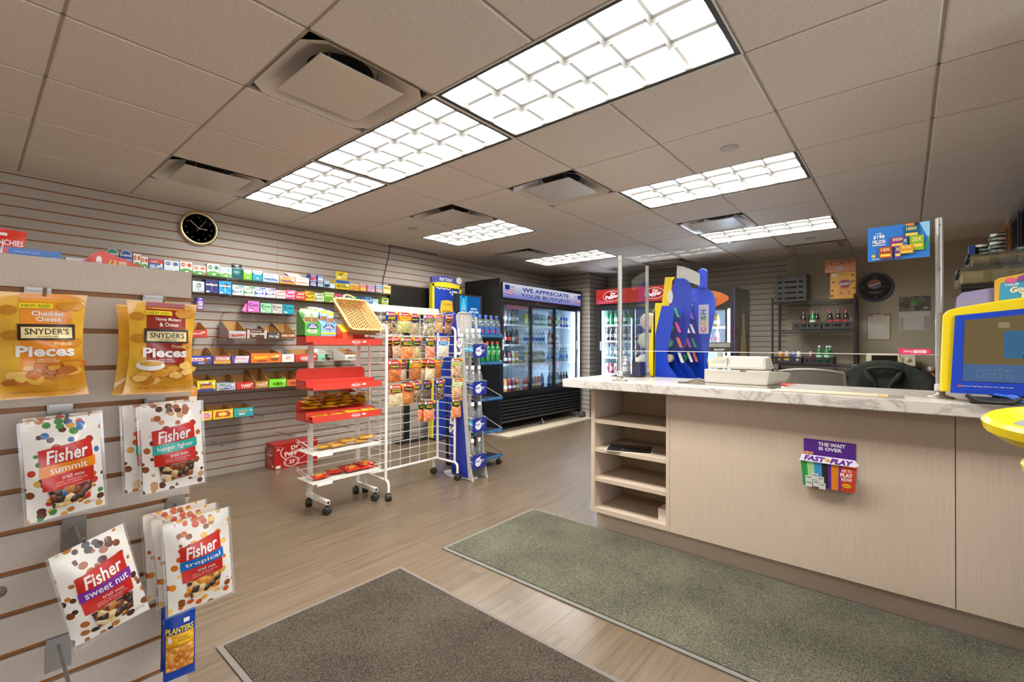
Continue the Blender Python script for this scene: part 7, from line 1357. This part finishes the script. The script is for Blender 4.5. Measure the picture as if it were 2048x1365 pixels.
# play-slip station in front of the counter, mostly out of frame
t = thing('play_station', 'yellow rimmed lottery play station cut by the right picture edge', 'play station', (2.05, -.52, 0)); ob('column', MB().box(-.06, .10, -.10, .10, .02, .93, M('#1a42b8', .35)), t); ob('base', MB().box(-.16, .18, -.18, .18, 0, .02, M('#2246c0', .4)), t)
def rim(z, s, nm, dy):
    n = 32; yl_ = M('#e8cc1e', .28); mb = MB()
    def ringp(f, dz): return [(s * .17 * f * math.cos(a), dy + s * .34 * f * math.sin(a) * (1 if math.sin(a) > 0 else .8), z + dz + .035 * math.cos(a) * s) for a in [2 * PI * k / n for k in range(n)]]
    rings = [ringp(.70, -.050), ringp(.88, -.045), ringp(.98, -.020), ringp(1.0, .006), ringp(.96, .018), ringp(.88, .018), ringp(.84, .006), ringp(.80, -.010)]
    for r0, r1 in zip(rings, rings[1:]): mb.add(r0 + r1, [(i, (i + 1) % n, n + (i + 1) % n, n + i) for i in range(n)], yl_, True)
    o_ = ob(nm, mb, t); ob('panel', MB().add(rings[-1], [tuple(range(n))], M('#8a8f98', .3)), o_)
    ob('flap', MB().hexa([(-.06, dy - .05, z - .002), (.10, dy - .05, z + .02), (.10, dy + .10, z + .02), (-.06, dy + .10, z - .002), (-.06, dy - .05, z + .002), (.10, dy - .05, z + .024), (.10, dy + .10, z + .024), (-.06, dy + .10, z + .002)], M('#39404e', .25)), o_); return o_
rim(.955, 1.0, 'upper_tray', 0.005); rim(.83, .9, 'lower_tray', -.045)
# ---------------------------------------------------------------- back area behind the counter
m_ws = M('#2a2b2c', .4, .3)
t = thing('wire_shelving', 'dark wire shelving unit against the back wall', 'shelving', (6.915, .885, 0))
SWX, SWY = .215, .425
for sx in (-1, 1):
    for sy in (-1, 1): ob('post', MB().tube([(sx * SWX, sy * SWY, 0), (sx * SWX, sy * SWY, 1.80)], .0125, 10, m_ws), t)
def wshelf(z):
    s_ = ob('shelf', MB().tube([(-SWX, -SWY, z), (-SWX, SWY, z)], .004, 6, m_ws).tube([(SWX, -SWY, z), (SWX, SWY, z)], .004, 6, m_ws).tube([(-SWX, -SWY, z), (SWX, -SWY, z)], .004, 6, m_ws).tube([(-SWX, SWY, z), (SWX, SWY, z)], .004, 6, m_ws), t)
    ob('lower_rail', MB().tube([(-SWX, -SWY, z - .03), (-SWX, SWY, z - .03)], .004, 6, m_ws), s_); ob('lower_rail', MB().tube([(SWX, -SWY, z - .03), (SWX, SWY, z - .03)], .004, 6, m_ws), s_)
    zz = MB().tube([(-SWX, -SWY + .034 * k, z - (.03 if k % 2 else 0)) for k in range(26)], .002, 5, m_ws); ob('truss', zz, s_); ob('truss', MB().tube([(SWX, -SWY + .034 * k, z - (.03 if k % 2 else 0)) for k in range(26)], .002, 5, m_ws), s_)
    for k in range(24): ob('wire', wsm, s_, (0, -SWY + .035 * (k + 1), z + .002))
wsm = MB().tube([(-SWX, 0, 0), (SWX, 0, 0)], .002, 5, m_ws).mesh('wire')
for z in (.20, .958, 1.385, 1.745): wshelf(z)
def crate_mesh(w, d, h):
    mb = MB(); c = M('#26272a', .5); e = .004
    mb.box(-w / 2, w / 2, -d / 2, d / 2, 0, e, c)
    for sx in (-1, 1): mb.box(min(sx * w / 2, sx * (w / 2 - e)), max(sx * w / 2, sx * (w / 2 - e)), -d / 2, d / 2, e, h, c)
    for sy in (-1, 1):
        a, b = min(sy * d / 2, sy * (d / 2 - e)), max(sy * d / 2, sy * (d / 2 - e))
        mb.box(-w / 2 + e, w / 2 - e, a, b, e, h * .35, c).box(-w / 2 + e, w / 2 - e, a, b, h * .72, h, c); 
        for x in (-.5, -.28, .28, .5): mb.box(x * w - (.03 if x > 0 else -e), x * w + (.03 if x < 0 else -e), a, b, h * .35, h * .72, c)
    mb.box(-w / 2 - .006, w / 2 + .006, -d / 2 - .006, -d / 2, h * .72, h, c); return mb
cm1 = crate_mesh(.335, .36, .066).mesh('crate')
for k in range(5):
    o = ob('bottle_crate', cm1, None, (6.90, 1.115, 1.752 + .068 * k), (0, 0, TOWARD_X)); tag(o, ['lowest', 'second lowest', 'middle', 'second highest', 'topmost'][k] + ' of the stacked black crates on the wire shelving', 'crate', 'stacked black crates')
cm2 = crate_mesh(.30, .36, .085).mesh('crate')
CR = [((6.87, .94, 1.392), 'left black bottle crate on the middle wire shelf'), ((6.87, .625, 1.392), 'right black bottle crate on the middle wire shelf'), ((6.87, 1.14, .965), 'left black bottle crate on the low wire shelf'), ((6.87, .82, .965), 'right black bottle crate on the low wire shelf')]
for l, lab in CR: o = ob('bottle_crate', cm2, None, l, (0, 0, TOWARD_X)); tag(o, lab, 'crate', 'bottle crates on the wire shelving')
GB = 'bottles on the wire shelving'
for k, y in enumerate((.985, .915, .845)): drink('tall', '#3a2420', '#8a4a40', '#6a6460', (6.80 + .05 * (k == 1), y, 1.397), ['brown bottle left of the green one on the middle wire shelf', 'brown bottle behind the green one on the middle wire shelf', 'brown bottle right of the green one on the middle wire shelf'][k], GB)
drink('tall', '#2a9a5a', '#dcecdc', '#d85a3a', (6.745, .880, 1.397), 'green bottle with an orange cap on the middle wire shelf', GB)
for k, y in enumerate((.705, .625, .55)): drink('tall', '#2a1614', '#c03a3a', '#b83a34', (6.78, y, 1.397), ['left', 'middle', 'right'][k] + ' cola bottle with a red cap on the middle wire shelf', GB)
for k, (y, c, l, cp, kd) in enumerate(((1.238, '#e0923a', '#e0a04a', '#d8a06a', 'jar'), (1.165, '#d8b08a', '#e8c83a', '#d8b0a0', 'jar'), (1.09, '#4a5aa8', '#2a4ab8', '#8a8ab0', 'jar'), (1.035, '#c9c4c0', '#d8d4d0', '#d0ccc8', 'jar'), (.905, '#8a5a50', '#a83a34', '#a8908a', 'jar'))): drink(kd, c, l, cp, (6.78, y, .970), ['orange juice bottle', 'peach and yellow bottle', 'blue bottle', 'pale grey bottle', 'reddish brown bottle'][k] + ' in the low black crates', GB)
for k, (x, y) in enumerate(((6.76, .815), (6.76, .735), (6.84, .715))): drink('tall', '#2a8a4a', '#b8dcc0', '#d8e0dc', (x, y, .970), ['left', 'middle', 'rear'][k] + ' green bottle with a white cap in the low black crate', GB)
t = thing('snack_box', 'yellow snack mix box standing on the wire shelving', 'box', (6.72, .575, 1.749), TOWARD_X); yb = M('#e0a428', .4); ob('carton', MB().box(-.123, .123, 0, .19, 0, .315), t, mat=yb); q = MB(); q.lay = 1
q.ell(0.02, .18, .13, .085, M('#7a2440', .4)); q.text("Gardetto's", .02, .18, .115, .035, m_white, .02, .2, .08); q.text('42', -.085, .285, .055, .036, m_white, .05); q.ell(-.085, .285, .0, .0, yb); q.text('SNACK MIX', .02, .285, .085, .018, M('#7a4a1a', .4), .02); q.poly([(-.06, .04), (.10, .03), (.095, .12), (-.05, .12)], M('#d89a3a', .4)); q.rect(.02, .13, .09, .02, M('#c8443a', .4)); q.rect(.02, .075, .10, .05, NUTS(['#c98a3a', '#a8622a', '#e0b05a'], 40, .4))
for x, z in ((-.10, .10), (-.09, .20), (.095, .27), (.10, .20), (-.105, .04), (.108, .12)): q.ell(x, z, .03, .026, M('#8a4a20', .5))
ob('print', q, t)
t = thing('snack_box', 'orange shrink wrapped snack box on top of the yellow one', 'box', (6.71, .60, 2.0655), TOWARD_X); ob('carton', MB().box(-.15, .15, 0, .20, 0, .15), t, mat=M('#cf7a3a', .3)); q = MB(); q.lay = 1; q.rect(0, .115, .20, .04, M('#8a3a2a', .4)); q.text('Toast Chee', 0, .115, .17, .026, M('#e8c08a', .4), .02); q.ell(0, .045, .09, .04, M('#e8d0c0', .4)); q.text('Lance', 0, .045, .07, .024, M('#4a4a9a', .4), .02, .2); q.rect(-.13, .10, .02, .06, M('#d8482a', .4)); ob('print', q, t)
# wall clock with soda logo
t = thing('wall_clock', 'round navy soda clock on the beige back wall', 'clock', (XB - .005, .287, 1.905), TOWARD_X)
ob('rim', MB().lathe([(.176, 0), (.178, -.015), (.168, -.03), (.150, -.032), (.147, -.02)], 40, axis='y', mat=M('#26305c', .35), caps=False), t); ob('face', MB().lathe([(0, -.012), (.15, -.012)], 40, axis='y', mat=M('#3d4a66', .4)), t); q = MB(); q.lay = 2
q.ell(-.012, .040, .130, .115, M('#a8b0bc', .4), 28); q.ell(-.012, .040, .118, .104, M('#c86a5a', .4), 28); q.poly([(-.07, .025), (.045, .05), (.043, .02), (.02, -.005), (-.02, -.012), (-.055, .005)], M('#4a5a8a', .4)); q.poly([(-.071, .03), (.0, .04), (.046, .062), (.047, .046), (.0, .022), (-.068, .015)], M('#d8dce0', .4)); q.text('pepsi', -.005, -.062, .115, .034, M('#c8ccd4', .4), .0)
for s_, x, z in (('12', 0, .118), ('6', 0, -.118), ('9', -.122, 0), ('3', .122, 0)): q.text(s_, x, z, None, .024, M('#c8ccd4', .4))
ob('dial_print', q, t, (0, -.012, 0))
for a, l, n in ((2.75, .07, 'hour_hand'), (.05, .10, 'minute_hand')): ob(n, MB().tube([(0, -.020, 0), (l * math.cos(a), -.020, l * math.sin(a))], .002, 6, M('#d8d8dc', .4)), t)
ob('glass', MB().lathe([(0, -.024), (.148, -.024)], 40, axis='y', mat=CLEAR('#ffffff', 0.0, .03, .06)), t)
t = thing('clipboard', 'brown clipboard with a list hanging on the back wall', 'clipboard', (XB - .006, .259, 1.265), TOWARD_X); ob('board', MB().box(-.113, .113, -.006, 0, 0, .315, M('#a5784a', .5)), t, bevel=.002); ob('paper', MB().box(-.104, .104, -.0085, -.0065, .006, .288, M('#d8d2c8', .6)), t); ob('clip', MB().box(-.05, .05, -.018, -.009, .288, .305, CHROME).tube([(-.025, -.014, .305), (-.012, -.014, .328), (.012, -.014, .328), (.025, -.014, .305)], .003, 6, CHROME), t); q = MB(); q.lay = 1
for k in range(7): q.rect(0, .26 - .012 * k, .15, .0012, M('#a8a29a', .6)); q.lay -= 1
ob('lines', q, t, (0, -.0088, 0))
t = thing('calendar', 'wall calendar with a leafy photo on the back wall', 'calendar', (XB - .005, -.071, 1.372), TOWARD_X); ob('sheet', MB().box(-.14, .14, -.004, 0, 0, .225, M('#d8d4ce', .6)), t); ob('photo', MB().box(-.14, .14, -.004, 0, .228, .40, NUTS(['#5a544c', '#6f675c', '#4a453e', '#7d756a'], 14, 0)), t); q = MB(); q.lay = 1
for k in range(9): a = k * 2.4; q.ell(.01 + .045 * math.cos(a) * (k / 9), .33 + .03 * math.sin(a) * (k / 9), .055, .04, M(['#4f8a4a', '#66a05c', '#3f7a40'][k % 3], .5))
q.ell(.10, .262, .05, .03, M('#b0aaa2', .5)); q.text('March 2021', -.08, .205, .08, .010, M('#6a665f', .5)); q.rect(-.115, .085, .03, .15, M('#b0aca6', .5)); q.rect(.105, .085, .045, .15, M('#b0aca6', .5))
for k in range(6): q.rect(0, .16 - .03 * k, .25, .0012, M('#a09c96', .6)); q.lay -= 1
for k in range(8): q.rect(-.125 + .036 * k, .085, .0012, .15, M('#a09c96', .6)); q.lay -= 1
ob('print', q, t, (0, -.004, 0))
# back counter, microwave, cans
t = thing('back_counter', 'narrow grey back counter under the microwave', 'counter', (6.60, -.12, 0)); ob('top', MB().box(0, .57, -.56, .52, .80, .842, M('#8f8577', .35)), t); ob('front', MB().box(.03, .05, -.56, .52, 0, .80, M('#7d6f4e', .6)), t); ob('side', MB().box(.05, .56, .50, .52, 0, .80, M('#7d6f4e', .6)), t)
t = thing('microwave', 'cream microwave with two dials on the back counter', 'microwave', (6.74, .142, .8425), TOWARD_X); cw = M('#d3c8ae', .4)
ob('body', MB().box(-.216, .216, 0, .32, .012, .262, cw), t, bevel=.005); ob('door', MB().box(-.212, .085, -.012, 0, .018, .256, cw), t, bevel=.003); ob('window', MB().box(-.165, .065, -.0145, -.0125, .045, .240, M('#1c1512', .2)), t); ob('handle', MB().box(.088, .104, -.02, -.0, .06, .225, M('#c5baa0', .4)), t)
for z in (.195, .115): d_ = ob('dial', MB().lathe([(.026, 0), (.026, -.004), (.018, -.006), (.016, -.018), (0, -.018)], 20, axis='y', mat=cw), t, (.158, 0, z)); ob('grip', MB().box(-.004, .004, -.022, -.018, -.016, .016, M('#b5aa90', .4)), d_, (0, 0, 0), (0, .5, 0))
for x in (-.18, .18): ob('foot', MB().lathe([(.012, 0), (.012, .012)], 8, mat=BLACK), t, (x, .05, 0))
o = ob('power_cord', MB().tube([(7.0, -.085, .95), (7.05, -.12, .90), (7.08, -.17, .86), (7.10, -.22, .846)], .004, 6), None, mat=BLACK); tag(o, 'black microwave cord on the back counter', 'cord')
k = 0
for a in range(3):
    for b_ in range(2):
        drink('can', '#a89a92', ['#5a4440', '#8a3a34', '#4a4a4a'][a], '', (6.72 + .08 * b_, -.20 - .07 * a, .8425), 'small can ' + ['at the left', 'in the middle', 'at the right'][a] + [' front', ' rear'][b_] + ' of the group on the back counter', 'cans on the back counter'); k += 1
o = ob('small_box', MB().box(-.035, .035, -.045, .045, 0, .055), None, (6.655, -.175, .8425), mat=M('#a87a4c', .6)); tag(o, 'little brown box before the cans on the back counter', 'box')
# chairs
def office_chair(loc, rz, label, zb, wb, mesh_mat, frame_mat):
    t = thing('office_chair', label, 'chair', loc, rz)
    def P(u, v):
        x = (u - .5) * wb * (1 - .08 * v ** 3); z = .50 + (zb - .50) * v - (.02 * (2 * u - 1) ** 2 if v > .9 else 0); return (x, .20 + .05 * (2 * u - 1) ** 2 * -1 + .06 * v, z)
    bk = MB().grid(P, 12, 10, mesh_mat); bk.grid(lambda u, v: tuple(c + d for c, d in zip(P(u, v), (0, .012, 0))), 12, 10, mesh_mat, flip=True); ob('backrest', bk, t)
    pts = [P(0, v / 8) for v in range(9)] + [P(u / 8, 1) for u in range(1, 9)] + [P(1, 1 - v / 8) for v in range(1, 9)]; ob('back_frame', MB().tube([(a, b + .006, c) for a, b, c in pts], .011, 8, frame_mat), t)
    ob('seat', MB().box(-.23, .23, -.24, .18, .43, .50, M('#2a2a2a', .8)), t, bevel=.03); ob('spine', MB().tube([(0, .23, .56), (0, .26, .42), (0, .0, .40)], .022, 8, BLACK), t); ob('gas_lift', MB().tube([(0, 0, .08), (0, 0, .42)], .025, 10, BLACK), t)
    for k in range(5): a = 2 * PI * k / 5; l_ = ob('leg', MB().tube([(0, 0, .11), (.28 * math.cos(a), .28 * math.sin(a), .075)], [.025, .016], 8, BLACK), t); ob('caster', MB().lathe([(.01, -.02), (.028, -.02), (.028, .02), (.01, .02)], 12, (.27 * math.cos(a), .27 * math.sin(a), .030), BLACK, axis='x'), l_)
    return t, P
m_mesh = M('#77726a', .7, var=.25, scale=220); ch1, _ = office_chair((4.00, .46, 0), PI / 2, 'grey mesh back office chair behind the counter', 1.025, .40, m_mesh, M('#8a867e', .4))
ch1.location = (3.96, .50, 0)
ch2, P2 = office_chair((4.10, .17, 0), PI / 2, 'black office chair covered by a dark jacket', 1.05, .44, M('#2a2a28', .8), BLACK); ch2.location = (4.62, .13, 0)
t = thing('jacket', 'dark olive black jacket draped over the right office chair', 'jacket', (4.62, .13, 0), PI / 2); m_jk = M('#272923', .9, var=.2, scale=25)
def J(u, v):
    a = (u - .5) * 2; top = 1.085 - .09 * abs(a) ** 2.2
    if v < .5: f = v / .5; x = a * (.235 + .03 * (1 - f)); z = .70 + (top - .70) * f; y = .312 + .018 * math.sin(9 * a + 4 * f) * (1 - f) + .004 * math.sin(23 * a + 11 * f); return (x, y + .012 * (1 - f), z)
    f = (v - .5) / .5; x = a * (.235 + .02 * f); z = top - (top - .82) * f + .012 * math.sin(f * PI); y = .312 - .10 * min(1, f * 3) + .006 * math.sin(13 * a); return (x, y, z)
ob('shell', MB().grid(J, 26, 20, m_jk), t)
for sx in (-1, 1): ob('sleeve', MB().tube([(sx * .215, .30, .985), (sx * .245, .315, .93), (sx * .25, .325, .86), (sx * .235, .33, .74)], [.045, .05, .048, .04], 12, m_jk), t)
ob('collar', MB().tube([(-.105, .318, 1.00), (-.085, .340, 1.020), (-.03, .348, 1.032), (.03, .348, 1.032), (.085, .340, 1.020), (.105, .318, 1.00)], .013, 8, m_jk), t)
for sx in (-1, 1): ob('lapel', MB().tube([(sx * .10, .330, 1.005), (sx * .085, .345, .965), (sx * .05, .348, .925), (sx * .035, .345, .88)], [.014, .022, .016, .01], 8, m_jk), t)
q = MB(); q.lay = 2; q.ell(-.17, .92, .028, .020, M('#c8c8c4', .5)); q.text('active', .16, .905, .05, .010, M('#b0b0ac', .5), 0, .2); ob('logo_print', q, t, (0, 0, 0), (0, 0, PI)); t.children[-1].location = (0, .347, 0)
o = ob('snack_bag', Pouch(.10, .07, .03, .05, 3).mesh(M('#b8302a', .3)), None, (3.30, .56, .955), (0, 0, TOWARD_X)); tag(o, 'small red bag on the ledge behind the till', 'snack bag')
o = ob('till_ledge', MB().box(3.125, 3.42, .42, .96, .83, .86, m_woodh).box(3.14, 3.16, .44, .94, 0, .83, m_wood).box(3.38, 3.40, .44, .94, 0, .83, m_wood), None); tag(o, 'pale wood ledge behind the till', 'desk'); bpy.data.objects[o.name].location = (0, 0, 0)
# tobacco trays high on the right
m_tr = CLEAR('#eef0ee', .25, .05, 1.0, .10, '#c9c6bf')
def acr_tray(label, xf, y0, y1, z0, z1, d):
    """clear tray facing the shop (-x), running along y"""
    w, h = y1 - y0, z1 - z0; t = thing('acrylic_rack', label, 'rack', (xf, (y0 + y1) / 2, z0), TOWARD_X)
    ob('floor_sheet', MB().box(-w / 2, w / 2, 0, d, 0, .004, m_tr), t); ob('front_sheet', MB().hexa([(-w / 2, 0, .004), (w / 2, 0, .004), (w / 2, .004, .004), (-w / 2, .004, .004), (-w / 2, -.02, h * .7), (w / 2, -.02, h * .7), (w / 2, -.016, h * .7), (-w / 2, -.016, h * .7)], m_tr), t)
    for sx in (-1, 1): ob('end_sheet', MB().prism([(0, .004), (d, .004), (d, h), (.08, h), (-.02, h * .7)], sx * w / 2 - (.003 if sx > 0 else 0), sx * w / 2 + (.003 if sx < 0 else 0), 'x', m_tr), t)
    for k in range(4): x = -w / 2 + w * (k + 1) / 5; ob('divider', MB().box(x - .001, x + .001, .02, d, .005, h * .85, m_tr), t)
    ob('top_sheet', MB().box(-w / 2, w / 2, .08, d, h, h + .004, m_tr), t)
    for k in range(4): x = -w / 2 + w * k / 4.2 + .02; ob('pack', MB().box(x, x + w / 6, .06, d * .85, .006, h * .72, M(['#b9a898', '#8a8a94', '#c0aa98', '#6a6a72'][k], .5)), t)
    ob('clip', MB().lathe([(.0, -.004), (.014, -.004), (.014, .004), (.0, .004)], 14, mat=BLACK, axis='y').xf(Matrix.Diagonal((.7, 1, 2.2, 1))), t, (-w / 2 - .006, .0, h * .55), (0, .15, 0)); return t
acr_tray('lower clear tobacco rack high at the right', 3.46, -.690, -.215, 1.522, 1.615, .30); acr_tray('upper clear tobacco rack high at the right', 3.56, -.690, -.262, 1.622, 1.700, .24)
o = ob('rack_support', MB().box(3.70, 3.79, -.695, -.24, 0, 1.52), None, mat=M('#33322f', .5)); tag(o, 'dark upright panel under the clear tobacco racks', 'panel')
tin = MB().lathe([(.031, 0), (.034, .002), (.034, .020), (.031, .022)], 24, mat=M('#3a4038', .4)).mesh('tin'); tl = MB(); tl.lathe([(.0345, .004), (.0345, .018)], 24, mat=NUTS(['#d8d4c8', '#2f5a3f', '#3a342e', '#b0a89a', '#24402f'], 28, 0), caps=False); tlm = tl.mesh('tin_label')
def tins(x, y, z, n, labs):
    for k in range(n): t = thing('tobacco_tin', labs + ', ' + ['bottom one', 'second from bottom', 'third from bottom', 'fourth from bottom', 'top one'][k], 'tin', (x + random.uniform(-.004, .004), y + random.uniform(-.003, .003), z + .0223 * k), 1.3 * k, 'tobacco tins'); ob('tin', tin, t); ob('tin_label', tlm, t); q = MB(); q.text('COPENHAGEN', 0, .011, .05, .008, m_white, .02); ob('lettering', drape(q, lambda x_, z_: -math.sqrt(max(0, .0347 ** 2 - x_ * x_)), .004), t, (0, 0, 0), (0, 0, -PI / 2 + .2 - 1.3 * k))
tins(3.70, -.385, 1.7045, 5, 'green tin in the tall stack on the clear rack'); tins(3.755, -.335, 1.7045, 3, 'pale tin in the short stack on the clear rack')
tins(3.68, -.480, 1.7045, 1, 'single green tin at the right end of the clear rack')
o = ob('blue_carton', MB().box(-.025, .025, -.012, .012, 0, .060), None, (3.74, -.285, 1.7045), mat=M('#2f4aa0', .4)); tag(o, 'small blue carton on the clear rack behind the tins', 'box')
for k, (x0, x1, z0, z1, c, ci, lab) in enumerate([(5.62, 5.98, 1.95, 2.24, '#a8702e', '#b0a898', 'amber wood frame on the right wall'), (5.22, 5.56, 1.94, 2.23, '#3d3e44', '#aeb2b6', 'slim grey frame on the right wall'), (4.72, 5.12, 1.90, 2.22, '#1a1a1c', '#9a9c9e', 'wide black frame on the right wall')]):
    t = thing('picture_frame', lab, 'picture frame', ((x0 + x1) / 2, YR, z0)); w, h = x1 - x0, z1 - z0; s_ = .035; y_ = .045
    ob('frame', MB().box(-w / 2, w / 2, .002, y_, 0, s_).box(-w / 2, w / 2, .002, y_, h - s_, h).box(-w / 2, -w / 2 + s_, .002, y_, s_, h - s_).box(w / 2 - s_, w / 2, .002, y_, s_, h - s_), t, mat=M(c, .4)); ob('picture', MB().box(-w / 2 + s_, w / 2 - s_, .004, .012, s_, h - s_), t, mat=M(ci, .4)); ob('crossbar', MB().box(-w / 2 + s_, w / 2 - s_, .012, .016, h * .42, h * .44), t, mat=M(c, .5))
